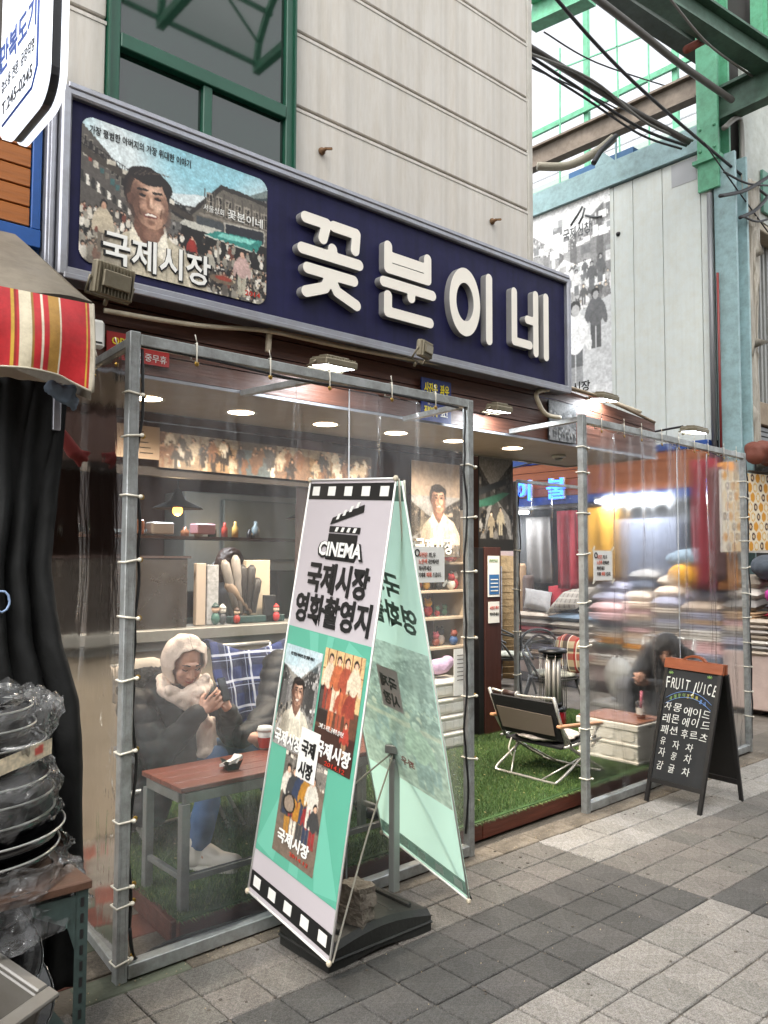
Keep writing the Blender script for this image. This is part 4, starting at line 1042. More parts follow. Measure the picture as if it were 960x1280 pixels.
b = MB(); b.obox((c.x, c.y, ty+.032), (.036, .01, .006), (-.01, .03, -.01), (0, .001, .006)); b.obox((c.x+.015, c.y-.01, ty+.042), (.02, .012, .012), (-.008, .02, 0), (0, 0, .003)); b.build('napkin', PAPER, TR)

# ================================================================== folding camp chair (foreground, seen from behind)
AL = mat('white_aluminium_tube', 'BDBAB2', .3, .6, var=.08); FAB = mat('black_canvas', '141315', .85, bump=.3, bscale=200); TAUPE = mat('taupe_canvas', '6E6257', .85, bump=.2, bscale=150)
PALEW = mat('pale_armrest_wood', 'C08D66', .45, bump=.1, bscale=10, var=.2, stretch=(.5, 6, 6))
FLORAL = mat('floral_pad', 'C9BFB6', .8, bump=.3, bscale=14, var=.55, vscale=22)
CC = thing('camp_chair', 'low folding camp chair with black and taupe back and wood armrests', 'camp chair', (4.35, 3.36, .11))
ya, yb = 3.10, 3.56
def cc(name, pts, r, m=AL): return tube_obj(name, pts, r, m, CC)
yl, yr = 3.585, 3.085
# back frame posts lean back (towards the camera)
cc('back_post', [(4.235, yl, .33), (4.09, yl+.01, .655)], .011); cc('back_post', [(4.235, yr, .33), (4.09, yr-.01, .655)], .011)
cc('carry_bar', ctrl([(4.11, yl, .648), (4.12, yl-.10, .635), (4.13, (yl+yr)/2, .628), (4.12, yr+.10, .637), (4.11, yr, .645)], 4), .009)
b = MB(); b.tube([(4.126, 3.50, .634), (4.128, 3.40, .631)], .020, 10); b.build('carry_handle', mat('brown_leather', '2C1A16', .5), CC)
for y_ in (3.505, 3.395): b = MB(); b.tube([(4.127, y_, .632), (4.127, y_-.006, .632)], .0225, 10); b.build('handle_ring', AL, CC)
b = MB(); b.obox((4.15, (yl+yr)/2, .495), Vector((-.056, 0, .125)), (0, .248, 0), (.005, 0, .003)); b.build('back_canvas', FAB, CC)
b = MB(); b.prism([(4.122, 3.555, .545), (4.126, 3.115, .535), (4.176, 3.125, .405), (4.176, 3.545, .405)][::1], (-.004, 0, -.002)); pk = b.build('back_pocket', TAUPE, CC)
pk.location.x -= .006
b = MB(); b.obox((4.40, (yl+yr)/2, .335), (.19, 0, .012), (0, .225, 0), (0, 0, .008), .003); b.build('seat_canvas', FAB, CC)
blob('seat_pad', [elp((4.34, 3.34, .36), .17, .22, .028), elp((4.42, 3.34, .365), .15, .215, .026)], .012, FLORAL, CC, 3, folds(.006, 14))
# side frames, front and rear floor loops with V braces
for (xt, xb, nm) in ((4.56, 4.14, 'rear_frame'), (4.24, 4.62, 'front_frame')):
    cc(nm, ctrl([(xt, yl, .34), ((xt+xb*2)/3, yl+.005, .20), (xb, yl-.005, .135), (xb, yl-.05, .121), (xb, (yl+yr)/2, .121), (xb, yr+.05, .121), (xb, yr+.005, .135), ((xt+xb*2)/3, yr-.005, .20), (xt, yr, .34)], 5), .0095)
    cc('brace', [((xt*.5+xb*.5), yl+.003, .245), (xb, yl-.13, .122)], .006); cc('brace', [((xt*.5+xb*.5), yr-.003, .245), (xb, yr+.13, .122)], .006)
for y_ in (yl+.02, yr-.02):
    b = MB(); b.bar((4.12, y_, .475), (4.58, y_, .445), .036, .02, bev=.006); b.build('armrest', PALEW, CC)
    cc('arm_strut', [(4.56, y_, .44), (4.42, y_, .33), (4.36, y_, .20)], .008); cc('arm_strut', [(4.16, y_, .465), (4.25, y_, .345)], .008)
cc('seat_rail', [(4.20, yl+.008, .335), (4.59, yl+.008, .345)], .009); cc('seat_rail', [(4.20, yr-.008, .335), (4.59, yr-.008, .345)], .009)
tube_obj('strap', ctrl([(4.2, 3.5, .33), (4.16, 3.49, .27), (4.18, 3.48, .22), (4.165, 3.485, .25)], 5), .005, TIE, CC)

# ================================================================== white folding crate used as a table
CR = thing('folding_crate', 'white plastic folding crate with wood lid in the right tent', 'crate', (5.13, 3.27, .11))
CW = mat('white_crate_plastic', 'DFDCD3', .4, var=.05, dirt=.06)
cx0, cx1, cy0, cy1, cz0, cz1 = 4.94, 5.31, 3.02, 3.52, .112, .38
b = MB(); b.box(cx0+.012, cy0+.012, cz0, cx1-.012, cy1-.012, cz1-.005, .006)
b.box(cx0, cy0, cz1-.045, cx1, cy1, cz1, .005); b.box(cx0+.004, cy0+.004, cz0-.0, cx1-.004, cy1-.004, cz0+.022, .004); b.box(cx0+.003, cy0+.003, (cz0+cz1)/2-.018, cx1-.003, cy1-.003, (cz0+cz1)/2+.0, .004)
b.build('crate_body', CW, CR)
def roundpanel(c, u, v, n, w_, h_, r, m, parent, nm='raised_panel', d=.006):
    pts = []
    for (sx, sz, a0) in ((1, 1, 0), (-1, 1, 90), (-1, -1, 180), (1, -1, 270)):
        for k in range(5):
            a = math.radians(a0+k*22.5); pts.append(Vector(c)+Vector(u)*(sx*(w_-r)+r*math.cos(a))+Vector(v)*(sz*(h_-r)+r*math.sin(a)))
    b = MB(); b.prism(pts, Vector(n)*d); b.build(nm, m, parent)
for j in range(3):
    yc = cy0+.09+j*.16
    for zc in (cz0+.068, cz0+.185): roundpanel((cx0+.0118, yc, zc), (0, 1, 0), (0, 0, 1), (-1, 0, 0), .055, .034, .022, CW, CR)
for j in range(2):
    xc = cx0+.095+j*.18
    for zc in (cz0+.068, cz0+.180): roundpanel((xc, cy0+.0118, zc), (1, 0, 0), (0, 0, 1), (0, -1, 0), .06, .034, .022, CW, CR)
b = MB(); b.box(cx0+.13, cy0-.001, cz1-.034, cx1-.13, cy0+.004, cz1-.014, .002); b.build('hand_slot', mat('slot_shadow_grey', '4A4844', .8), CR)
b = MB(); b.box(cx0+.012, cy0+.012, cz1+.001, cx1-.012, cy1-.012, cz1+.012, .003); b.build('wood_lid', mat('lid_wood', '7A4A30', .5, bump=.1, var=.25, stretch=(5, .6, 5), vscale=5), CR)
c = at(801, 898, z=cz1+.013); DC = thing('drink_cup', 'clear plastic cup of orange drink with white sleeve and pink straw', 'cup', (c.x, c.y, cz1+.013))
z0 = cz1+.0135
b = MB(); b.lathe((c.x, c.y, z0), [(.026, 0), (.027, .002), (.031, .055)], 18); b.build('drink', mat('orange_drink', 'C8691A', .15, trans=.3, spec=.8), DC)
b = MB(); b.lathe((c.x, c.y, z0), [(.0315, .030), (.0345, .076)], 18, close=False); b.build('sleeve', WHITE, DC)
b = MB(); b.lathe((c.x, c.y, z0), [(.027, -.0), (.036, .095), (.038, .097), (.034, .115), (.018, .125)], 18, close=False); b.build('cup_wall', vinyl('clear_cup', 0, 0, .12), DC)
tube_obj('straw', [(c.x, c.y, z0+.04), (c.x+.006, c.y, z0+.19)], .0075, mat('pink_straw', 'C56A7C', .4), DC)

# ================================================================== glass tube heater
HT = thing('gas_heater', 'round tube heater with red base and black cap in the tent', 'heater', (5.45, 4.14, .11))
hx, hy, hz = 5.50, 4.14, .11
b = MB(); b.lathe((hx, hy, hz), [(.10, 0), (.108, .01), (.104, .15), (.10, .155)], 24); b.build('base', mat('red_enamel', '7E1016', .25, coat=.5), HT)
b = MB(); b.lathe((hx, hy, hz), [(.108, .156), (.112, .165), (.108, .18), (.07, .185)], 24); b.lathe((hx, hy, hz), [(.07, .19), (.078, .20), (.07, .22)], 24); b.build('burner_ring', BLACK, HT)
for k in range(8):
    a = k*PI/4; b = MB(); b.tube([(hx+.052*math.cos(a), hy+.052*math.sin(a), hz+.22), (hx+.052*math.cos(a), hy+.052*math.sin(a), hz+.60)], .014, 8); b.build('heater_tube', mat('grey_heat_tube', 'B5B1AA', .3, .3), HT)
for k in range(10):
    a = k*PI/5+.2; q = .108; b = MB(); b.tube([(hx+q*math.cos(a), hy+q*math.sin(a), hz+.16), (hx+q*math.cos(a), hy+q*math.sin(a), hz+.62)], .003, 5); b.build('guard_wire', STEEL, HT)
b = MB(); b.lathe((hx, hy, hz), [(.115, .625), (.12, .635), (.112, .655), (.06, .665)], 24); b.lathe((hx, hy, hz), [(.08, .585), (.085, .60), (.08, .62)], 24); b.build('cap', BLACK, HT)

# ================================================================== two grey loop-back chairs
GC = mat('dark_grey_chair_shell', '4A4946', .35, var=.08)
def loop_chair():
    t = thing('cafe_chair', 'grey looped back chair with round leaf pattern cushion, nearer the pillar', 'chair', (0, 0, 0), 'grey looped back chairs in the passage')
    b = MB(); b.lathe((0, 0, .42), [(.17, -.02), (.23, 0), (.235, .012), (.2, .01), (.02, .0)], 24, close=True); b.build('seat', GC, t, local=True)
    for sx in (-1, 1):
        for sy in (-1, 1):
            b = MB(); b.tube([(sx*.15, sy*.15, .41), (sx*.2, sy*.19, .2), (sx*.235, sy*.225, 0)], [.022, .018, .012], 8); b.build('leg', GC, t, local=True)
    loops = [[(-.22, .12, .43), (-.27, .0, .60), (-.20, -.2, .66), (0, -.26, .78), (.20, -.2, .66), (.27, .0, .60), (.22, .12, .43)],
             [(-.17, -.12, .43), (-.20, -.24, .70), (-.1, -.27, .82), (.1, -.27, .82), (.20, -.24, .70), (.17, -.12, .43)],
             [(-.26, .08, .58), (-.15, -.2, .72), (.12, -.25, .70), (.25, .05, .60)]]
    for lp in loops:
        b = MB(); b.tube(ctrl(lp, 6), .012, 8); b.build('back_loop', GC, t, local=True)
    bb = MB(); bb.lathe((0, .01, .438), [(.19, 0), (.205, .015), (.19, .035), (.05, .045), (.01, .045)], 24)
    bb.build('cushion', mat('leaf_print_cushion', 'C9C9B8', .85, bump=.2, bscale=20, var=.75, vscale=16), t, local=True)
    return t
q1 = at(637, 818, z=.45); q2 = at(692, 842, z=.45)
ch = loop_chair(); ch.location = (q1.x, q1.y, 0); ch.rotation_euler.z = math.radians(-160)
ch2 = copy_tree(ch); ch2.location = (q2.x, q2.y, 0); ch2.rotation_euler.z = math.radians(-200); ch2['label'] = 'grey looped back chair with the plaid bag on it, nearer the tent post'
def plaid(name, base, lines, sc_=18):
    m = bpy.data.materials.new(name); m.use_nodes = True; t = m.node_tree; n = t.nodes; L = t.links; b = n['Principled BSDF']; b.inputs['Roughness'].default_value = .9
    tc = n.new('ShaderNodeTexCoord'); sp = n.new('ShaderNodeSeparateXYZ'); L.new(tc.outputs['UV' if False else 'Object'], sp.inputs[0])
    src = n.new('ShaderNodeRGB'); src.outputs[0].default_value = (*srgb(base), 1); src = src.outputs[0]
    for (axis, freq, off, wd, c) in lines:
        mu = n.new('ShaderNodeMath'); mu.operation = 'MULTIPLY_ADD'; mu.inputs[1].default_value = freq; mu.inputs[2].default_value = off+50
        ax = sp.outputs[axis]
        L.new(ax, mu.inputs[0]); fr = n.new('ShaderNodeMath'); fr.operation = 'FRACT'; L.new(mu.outputs[0], fr.inputs[0])
        lt = n.new('ShaderNodeMath'); lt.operation = 'LESS_THAN'; lt.inputs[1].default_value = wd; L.new(fr.outputs[0], lt.inputs[0])
        sc2 = n.new('ShaderNodeMath'); sc2.operation = 'MULTIPLY'; sc2.inputs[1].default_value = .75; L.new(lt.outputs[0], sc2.inputs[0])
        mx = n.new('ShaderNodeMix'); mx.data_type = 'RGBA'; L.new(sc2.outputs[0], mx.inputs['Factor']); L.new(src, mx.inputs['A']); mx.inputs['B'].default_value = (*srgb(c), 1); src = mx.outputs['Result']
    L.new(src, b.inputs['Base Color']); return m
PL1 = plaid('red_cream_plaid', 'B9A98C', [(2, 6, .2, .35, '9E1B22'), (1, 6, .1, .3, '1C2030'), (2, 6, .75, .18, '1C2030'), (1, 12, .3, .12, 'E7E0D0'), (1, 6, .6, .12, '9E1B22')])
blob('plaid_bag', [elp(Vector((q2.x, q2.y, .64))+Vector((.1, -.13, 0)), .10, .21, .17, Matrix.Rotation(.5, 3, 'X'))], .015, PL1, None, 3, folds(.01, 6), label='round red, cream and navy plaid bag on the chair by the post', cat='bag')

# ================================================================== cinema A-frame banner
MINT = mat('mint_print', '56A088', .4); LILAC = mat('pale_lilac_print', 'B3ACAF', .4, var=.03); MINTL = mat('mint_print_light', '66AE97', .4)
BN = thing('banner_stand', 'tall white and mint cinema A-frame banner with film strip borders on a black weighted base', 'banner', (2.15, 2.5, 0))
A_ = Vector((1.70, 2.20, .155)); Bv = Vector((.056, .60, .04)); T2_ = Vector((1.958, 2.160, 1.792))
def frame(o, u, v, N_):
    # o: lower-left corner as read, u across, v up, both full length
    return Vector(o), Vector(u), Vector(v)
# front panel, read from the camera side: left edge is the far one
FO = A_+Bv; FU = -Bv; FV = T2_-A_; FN = FU.cross(FV).normalized()
W_, H_ = FU.length, FV.length
def fp(u, v, d=0): return FO+FU*u+FV*v+FN*d
b = MB(); b.prism([fp(0, 0), fp(1, 0), fp(1, 1), fp(0, 1)], -FN*.004); panel = b.build('front_panel', LILAC, BN)
b = MB()
for p, q in ((fp(0, 0, .002), fp(1, 0, .002)), (fp(1, 0, .002), fp(1, 1, .002)), (fp(1, 1, .002), fp(0, 1, .002)), (fp(0, 1, .002), fp(0, 0, .002))): b.tube([p, q], .004, 6)
b.build('panel_edging', WHITE, BN)
def rect(nm, u0, v0, u1, v1, m, d=.001, par=None):
    b = MB(); b.prism([fp(u0, v0, d), fp(u1, v0, d), fp(u1, v1, d), fp(u0, v1, d)], FN*.0008); return b.build(nm, m, par or BN)
for v0 in (.012, .951):
    rect('film_strip', .012, v0, .988, v0+.040, INK)
    for k in range(5):
        uc = .10+.2*k; rect('film_hole', uc-.045, v0+.009, uc+.045, v0+.032, WHITE, .0022)
rect('mint_band', .012, .100, .988, .632, MINT)
for k in range(7):
    a0 = math.radians(20+k*48); a1 = a0+math.radians(20); c_ = (.5, .42)
    b = MB(); pts = [fp(*c_, .0022)]
    for a in (a0, a1):
        dx, dy = math.cos(a), math.sin(a); t_ = 9
        if abs(dx) > 1e-6: t_ = min(t_, (.487 if dx > 0 else .487)/abs(dx))
        if abs(dy) > 1e-6: t_ = min(t_, ((.630-.42) if dy > 0 else (.42-.102))/abs(dy)*1.0)
        pts.append(fp(c_[0]+dx*t_, c_[1]+dy*t_, .0022))
    b._add(pts, [(0, 1, 2)]); b.build('mint_ray', MINTL, BN)
Fu, Fv = FU.normalized(), FV.normalized()
# clapper board
rect('clapper_board', .34, .805, .68, .868, INK, .0022)
b = MB(); b.prism([fp(.34, .886, .0022), fp(.70, .886, .0022), fp(.70, .871, .0022), fp(.34, .871, .0022)], FN*.0008); b.build('clapper_bar', INK, BN)
b = MB(); b.prism([fp(.34, .889, .0022), fp(.36, .906, .0022), fp(.71, .940, .0022), fp(.71, .922, .0022)], FN*.0008); b.build('clapper_arm', INK, BN)
for k in range(4):
    u = .41+.07*k
    b = MB(); b.prism([fp(u, .873, .0034), fp(u+.03, .873, .0034), fp(u+.045, .884, .0034), fp(u+.015, .884, .0034)], FN*.0006)
    z_ = .897+.0095*(k+.3); b.prism([fp(u-.005, z_+.002, .0034), fp(u+.025, z_+.0035, .0034), fp(u+.045, z_+.018, .0034), fp(u+.015, z_+.016, .0034)], FN*.0006); b.build('clapper_stripe', WHITE, BN)
letters('cinema_outline', 'CINEMA', fp(.235, .812, .003), Fu, Fv, .080, INK, BN, fit=W_*.54, bold=.075)
letters('cinema_lettering', 'CINEMA', fp(.255, .815, .0048), Fu, Fv, .076, tx, BN, fit=W_*.50, bold=.028)
letters('title_lettering', '국제시장', fp(.15, .732, .002), Fu, Fv, .125, INK, BN, fit=W_*.72, bold=.036)
letters('title_lettering', '영화촬영지', fp(.05, .655, .002), Fu, Fv, .125, INK, BN, fit=W_*.89, bold=.034)
def art_on(nm, A, u0, v0, u1, v1, d=.004, flip=False):
    return A.done(nm, fp(u0, v1, d), FU*(u1-u0), FV*(v0-v1), BN, grit=.45)
A = Art(110, 164, '8A857C'); A.street(31, .2, .1, None, 50); A.poly([(0, 0), (1, 0), (1, .1), (.5, .45), (0, .3)], 'C2CACB'); A.clouds((A.Y < .3), .5, '7FA9B5'); A.man(.5, .66, .19, 'C9C1AE'); A.noise(.1)
art_on('printed_scene', A, .025, .35, .49, .588)
A = Art(100, 166, '5A3C2C'); A.rect(0, 0, 1, .8, 'C9A878')
for k in range(5): A.line(.1+.2*k, 0, .1+.2*k, .6, .02, '7A4A2C')
A.line(0, .3, 1, .3, .02, '7A4A2C'); A.rect(0, .55, .35, 1.1, '2A201C'); A.rect(.04, .62, .28, .9, '4A443E'); A.family(4, .1, .2, 1, 1.15, 7, ('9A4A34', 'C9B9A0', '8A3A2C', 'B0603C')); A.rect(0, 1.15, 1, 1.7, '3A221A'); A.person(.75, 1.45, .5, 'A03A2C', '9A7A5A', 'D4A98C'); A.noise(.15)
art_on('printed_scene', A, .51, .355, .955, .605)
letters('print_title', '국제시장', fp(.05, .358, .005), Fu, Fv, .06, tx, BN, fit=W_*.34, bold=.03)
letters('print_title', '국제시장', fp(.56, .375, .005), Fu, Fv, .06, tx, BN, fit=W_*.38, bold=.03)
letters('print_date', '2014.12', fp(.68, .358, .005), Fu, Fv, .022, red, BN, fit=W_*.22)
letters('print_caption', '가장 평범한 아버지의 가장 위대한 이야기', fp(.10, .565, .005), Fu, Fv, .016, INK, BN, fit=W_*.3)
letters('print_caption', '그때 그 시절, 굳세게 살아온', fp(.56, .43, .005), Fu, Fv, .02, tx, BN, fit=W_*.28)
A = Art(104, 176, '6A5A4C'); A.street(33, .5, .0, .7, 30); A.rect(0, .5, 1, 1.75, '6E5F52'); A.family(6, .05, .45, .98, 1.35, 10, ('3A3A3A', '8A2C2C', 'A8762C', '2F3A50', 'C9C2B4')); A.ell(.25, .9, .15, .15, '1E1A18'); A.ell(.25, .9, .12, .12, '8A7A6A'); A.noise(.15)
art_on('printed_scene', A, .22, .125, .72, .37, .0032)
letters('print_title', '국제시장', fp(.27, .155, .005), Fu, Fv, .05, tx, BN, fit=W_*.38, bold=.03); letters('print_date', '2014.12', fp(.44, .138, .005), Fu, Fv, .018, red, BN, fit=W_*.22)
rect('emblem_board', .375, .305, .60, .415, WHITE, .0056)
letters('emblem_lettering', '국제', fp(.405, .36, .0065), Fu, Fv, .06, INK, BN, fit=W_*.16, bold=.035); letters('emblem_lettering', '시장', fp(.405, .313, .0065), Fu, Fv, .06, INK, BN, fit=W_*.16, bold=.035)
# back panel: we see the pale see-through reverse of its print
RC = Vector((2.42, 2.235, .155)); RD = at(478, 1040, y=2.80); RT_ = Vector((1.990, 2.165, 1.785)); RTL = RT_+Bv
def bpnt(u, v, d=0):  # u 0 at the left (far) side as we look at it
    lo = RD.lerp(RC, u); hi = RTL.lerp(RT_, u); n_ = (RC-RD).cross(RTL-RD).normalized(); return lo.lerp(hi, v)+n_*d
def thin(name, c, mix=.5, at_=False):
    m = mat(name, c, .5, attr=at_); t = m.node_tree; n = t.nodes; L = t.links; pb = n['Principled BSDF']; tl = n.new('ShaderNodeBsdfTranslucent'); tl.inputs[0].default_value = (*[min(1, v*1.3) for v in srgb(c)], 1)
    mx = n.new('ShaderNodeMixShader'); mx.inputs[0].default_value = mix; 
    if at_: L.new([q for q in n if q.type == 'ATTRIBUTE'][0].outputs[0], tl.inputs[0])
    L.new(pb.outputs[0], mx.inputs[1]); L.new(tl.outputs[0], mx.inputs[2]); L.new(mx.outputs[0], n['Material Output'].inputs[0]); return m
BMINT = thin('reverse_mint_print', 'D0E4DB', .9); BGREY = thin('reverse_ink', '7A8580', .7); BPALE = thin('reverse_pale', 'D9D7D4', .8)
b = MB(); b._add([bpnt(0, 0), bpnt(1, 0), bpnt(1, 1), bpnt(0, 1), bpnt(0, 0, -.004), bpnt(1, 0, -.004), bpnt(1, 1, -.004), bpnt(0, 1, -.004)], [(0, 1, 2, 3), (7, 6, 5, 4), (0, 4, 5, 1), (1, 5, 6, 2), (2, 6, 7, 3), (3, 7, 4, 0)]); b.build('back_panel', BMINT, BN)
b = MB()
for p, q in ((bpnt(0, 0, .002), bpnt(1, 0, .002)), (bpnt(1, 0, .002), bpnt(1, 1, .002)), (bpnt(0, 1, .002), bpnt(0, 0, .002))): b.tube([p, q], .004, 6)
b.build('panel_edging', WHITE, BN)
def brect(nm, u0, v0, u1, v1, m, d=.001):
    b = MB(); b._add([bpnt(u0, v0, d), bpnt(u1, v0, d), bpnt(u1, v1, d), bpnt(u0, v1, d)], [(0, 1, 2, 3)]); b.build(nm, m, BN)
brect('film_strip', .012, .010, .988, .045, BGREY); brect('film_strip', .012, .955, .988, .99, BGREY)
for k in range(5): brect('film_hole', .06+.2*k, .017, .15+.2*k, .038, BPALE, .002)
A = Art(110, 190, 'A4A09C'); A.street(41, .3, 0, .95, 60); A.rect(0, .95, 1, 1.9, '8D7A68'); A.family(9, 0, .85, 1, 1.55, 12, ('3A3F4A', '6A5A4C', '8A8478', '4A3A34')); A.rect(0, .92, 1, .98, 'B98A6A'); A.person(.72, 1.68, .85, '8A8A6A', '2E3238'); A.noise(.15)
A.a = A.a*.28+.70
a_ = A.a; me_ = None
n_u, n_v = A.w, A.h
prn = A.done('printed_scene', (0, 0, 0), (1, 0, 0), (0, 0, -1), None, grit=.5)
co = np.array([list(bpnt(.02+.96*u, .60-.375*v, .0022)) for v in np.linspace(0, 1, n_v) for u in np.linspace(0, 1, n_u)]); off = np.array(world_off(BN))
prn.data.materials.clear(); prn.data.materials.append(thin('reverse_photo', 'FFFFFF', .85, True)); prn.data.vertices.foreach_set('co', (co-off).ravel()); prn.location = (0, 0, 0); prn.parent = BN; prn.data.update()
_v = prn.data.vertices
bu = (RC-RD).normalized(); bw = (RTL-RD).normalized()
# mirrored ghost lettering: laid out on the far face direction
def ghost(s, u, v, size, fit, bold, m):
    o = bpnt(u, v, .003); ob = letters('ghost_lettering', s, (0, 0, 0), (1, 0, 0), (0, 0, 1), size, m, None, fit=fit, bold=bold, depth=.001)
    n = len(ob.data.vertices); c0 = np.empty(3*n); ob.data.vertices.foreach_get('co', c0); c0 = c0.reshape(-1, 3)+np.array(ob.location)
    n_ = (RC-RD).cross(RTL-RD).normalized(); off = np.array(world_off(BN))
    res = np.array(o)+c0[:, 0:1]*np.array(-bu)+c0[:, 2:3]*np.array(bw)-c0[:, 1:2]*np.array(n_)-off
    ob.data.vertices.foreach_set('co', res.ravel()); ob.data.flip_normals(); ob.location = (0, 0, 0); ob.parent = BN; ob.data.update()
ghost('국제시장', .80, .725, .11, .42, .03, BGREY); ghost('영화촬영지', .93, .645, .115, .52, .03, BGREY)
brect('emblem_board', .36, .42, .60, .53, mat('reverse_white', 'C6C6C4', .5), .004)
for s_, v_ in (('국제', .475), ('시장', .43)):
    ghost(s_, .57, v_, .06, .11, .03, BGREY)
ghost('좌우', .62, .275, .04, .09, .02, mat('reverse_red', 'A56A66', .5))
# stand: post, rods, weighted base
POLE = mat('white_metal_pole', '9FA3A0', .4, .4, var=.1)
b = MB(); b.box(2.315, 2.565, .11, 2.35, 2.60, .66, .003); b.tube([(2.332, 2.582, .66), (2.332, 2.582, .72)], .012, 8); b.build('centre_post', POLE, BN)
b = MB(); b.obox((2.332, 2.582, .70), (.03, .01, 0), (-.01, .03, 0), (0, 0, .018), .004); b.build('joint_hub', POLE, BN)
for q in (fp(1, 0, -.01), fp(0, 0, -.01), bpnt(1, 0, -.01), bpnt(0, 0, -.01)):
    tube_obj('fibre_rod', ctrl([(2.332, 2.582, .69), Vector((2.332, 2.582, .69)).lerp(q, .5)+Vector((0, 0, .03)), q], 5), .0038, BLACK if (q-RD).length < .4 or (q-RC).length < .1 else mat('grey_rod', '9C988C', .5), BN)
for q in (fp(1, 1, -.01), fp(0, 1, -.01), bpnt(1, 1, -.01)):
    tube_obj('fibre_rod', ctrl([(2.332, 2.582, .71), Vector((2.332, 2.582, .71)).lerp(q, .5)+Vector((.05, 0, -.05)), q], 5), .004, TIE, BN)
for q in (fp(1, 0, .004), fp(0, 0, .004), fp(1, 1, .004), fp(0, 1, .004), bpnt(1, 0, .004), bpnt(0, 0, .004)):
    b = MB(); b.ell(q, .010, .010, .012, 8, 6); b.build('corner_clip', mat('beige_clip', 'B9AE98', .5), BN)
# moulded base
BASE = mat('dark_grey_water_base', '232422', .55, bump=.2, bscale=60, var=.2, vscale=6, dirt=.25)
prof = []
def basefn():
    b = MB(); x0, x1, y0, y1 = 1.84, 2.36, 2.39, 2.70; N = 14
    pts = []
    for i in range(N+1):
        u = i/N; x = x0+(x1-x0)*u
        top = .085+.035*math.sin(PI*u); bot = .0+.022*math.sin(PI*u)**2
        pts.append((x, top, bot))
    vs = []; fs = []
    for (x, top, bot) in pts:
        for (y, z) in ((y0, bot), (y0, top-.02), (y0+.02, top), (y1-.02, top), (y1, top-.02), (y1, bot)): vs.append((x, y, z))
    for i in range(N):
        for k in range(6): fs.append((i*6+k, i*6+(k+1) % 6, (i+1)*6+(k+1) % 6, (i+1)*6+k))
    fs.append((5, 4, 3, 2, 1, 0)); fs.append(tuple(N*6+k for k in range(6))); b.smooth = False; b._add(vs, fs); b.box(x0-.008, y0-.006, .034, x1+.008, y1+.006, .046, .005)
    for k in range(5): b.box(x0+.08+.09*k, y0+.05, .095, x0+.10+.09*k, y1-.05, .117+.0*k, .004)
    return b
basefn().build('weighted_base', BASE, BN)
for i, (px, py, z, s_, lab) in enumerate(((440, 1143, .090, .055, 'lower rough concrete brick on the black banner base'), (437, 1108, .167, .055, 'upper rough concrete brick stacked on the banner base'))):
    c = Vector((2.03+.01*i, 2.47, z)); m_ = mat('rough_concrete', '7D756B', .95, bump=1, bscale=45, var=.35, vscale=14, dirt=.3)
    def rgh(p): return .006*mnoise.noise(p*40)+.004*mnoise.noise(p*90)
    b = MB(); 
    o = sheet('t', lambda u, v: (0, 0, 0), 2, 2, m_); bpy.data.objects.remove(o)
    bm = bmesh.new(); bmesh.ops.create_cube(bm, size=1); bmesh.ops.subdivide_edges(bm, edges=bm.edges[:], cuts=9, use_grid_fill=True)
    for v in bm.verts:
        v.co = Vector((v.co.x*.085, v.co.y*.12, v.co.z*.075)); v.co = Matrix.Rotation(.3-.25*i, 3, 'Z') @ v.co + c+Vector((0, 0, .045)); v.co += Vector((rgh(v.co), rgh(v.co+Vector((9, 0, 0))), rgh(v.co+Vector((0, 9, 0)))))
    me = bpy.data.meshes.new('brick'); bm.to_mesh(me); bm.free(); me.materials.append(m_); tag(link('concrete_brick', me), lab, 'brick')

# ================================================================== chalk board
CB = thing('chalkboard_sign', 'black A-frame chalkboard with orange wood top listing fruit juice', 'chalkboard', (4.85, 2.58, 0))
BOARD = mat('chalkboard_black', '121518', .7, var=.25, vscale=4); BFR = mat('black_frame_wood', '131110', .5, bump=.1, var=.2); OR = mat('orange_wood', '8A4828', .45, bump=.15, bscale=9, var=.25, stretch=(5, .7, 5))
CHALK = mat('white_chalk', 'D8D8D2', .9, var=.3, vscale=60); CHB = mat('blue_chalk', '6C8FC9', .9); CHG = mat('green_chalk', '7FA05A', .9); CHY = mat('yellow_chalk', 'C9C25A', .9)
cl0, cr0 = Vector((4.62, 2.785, 0)), Vector((4.60, 2.405, 0)); ct0 = at(834, 822, x=4.835); ct1 = Vector((4.825, ct0.y-.375, ct0.z))
ct1 = at(905, 832, x=4.825); CU = (cr0-cl0); CUn = CU.normalized(); CV = (ct0-cl0); CVn = (CV-CUn*CV.dot(CUn)).normalized(); CN = CUn.cross(CVn)
CHh = CV.length; CWd = CU.length
def cp(u, v, d=0): return cl0+(ct0-cl0)*v*(1-u)+((cr0-cl0)+(ct1-cr0)*v)*u if False else (cl0.lerp(ct0, v)).lerp(cr0.lerp(ct1, v), u)+CN*d
def cquad(nm, u0, v0, u1, v1, d0, d1, m):
    b = MB(); q = [(u0, v0), (u1, v0), (u1, v1), (u0, v1)]
    b._add([cp(u, v, d0) for u, v in q]+[cp(u, v, d1) for u, v in q], [(3, 2, 1, 0), (4, 5, 6, 7), (0, 1, 5, 4), (1, 2, 6, 5), (2, 3, 7, 6), (3, 0, 4, 7)]); return b.build(nm, m, CB)
cquad('board_face', .05, .155, .95, .925, -.006, .002, BOARD)
cquad('leg', 0, 0, .06, .93, -.012, .008, BFR); cquad('leg', .94, 0, 1, .93, -.012, .008, BFR)
cquad('bottom_rail', .061, .135, .939, .165, -.010, .006, BFR)
cquad('top_board', -.01, .931, 1.01, 1.0, -.012, .012, OR)
hb = [cp(.30+.4*k/8, 1.0+.035*math.sin(PI*k/8)**.6) for k in range(9)]
b = MB()
for p, q in zip(hb[:-1], hb[1:]): b.bar(p, q, .02, .014)
b.build('carry_handle', OR, CB)
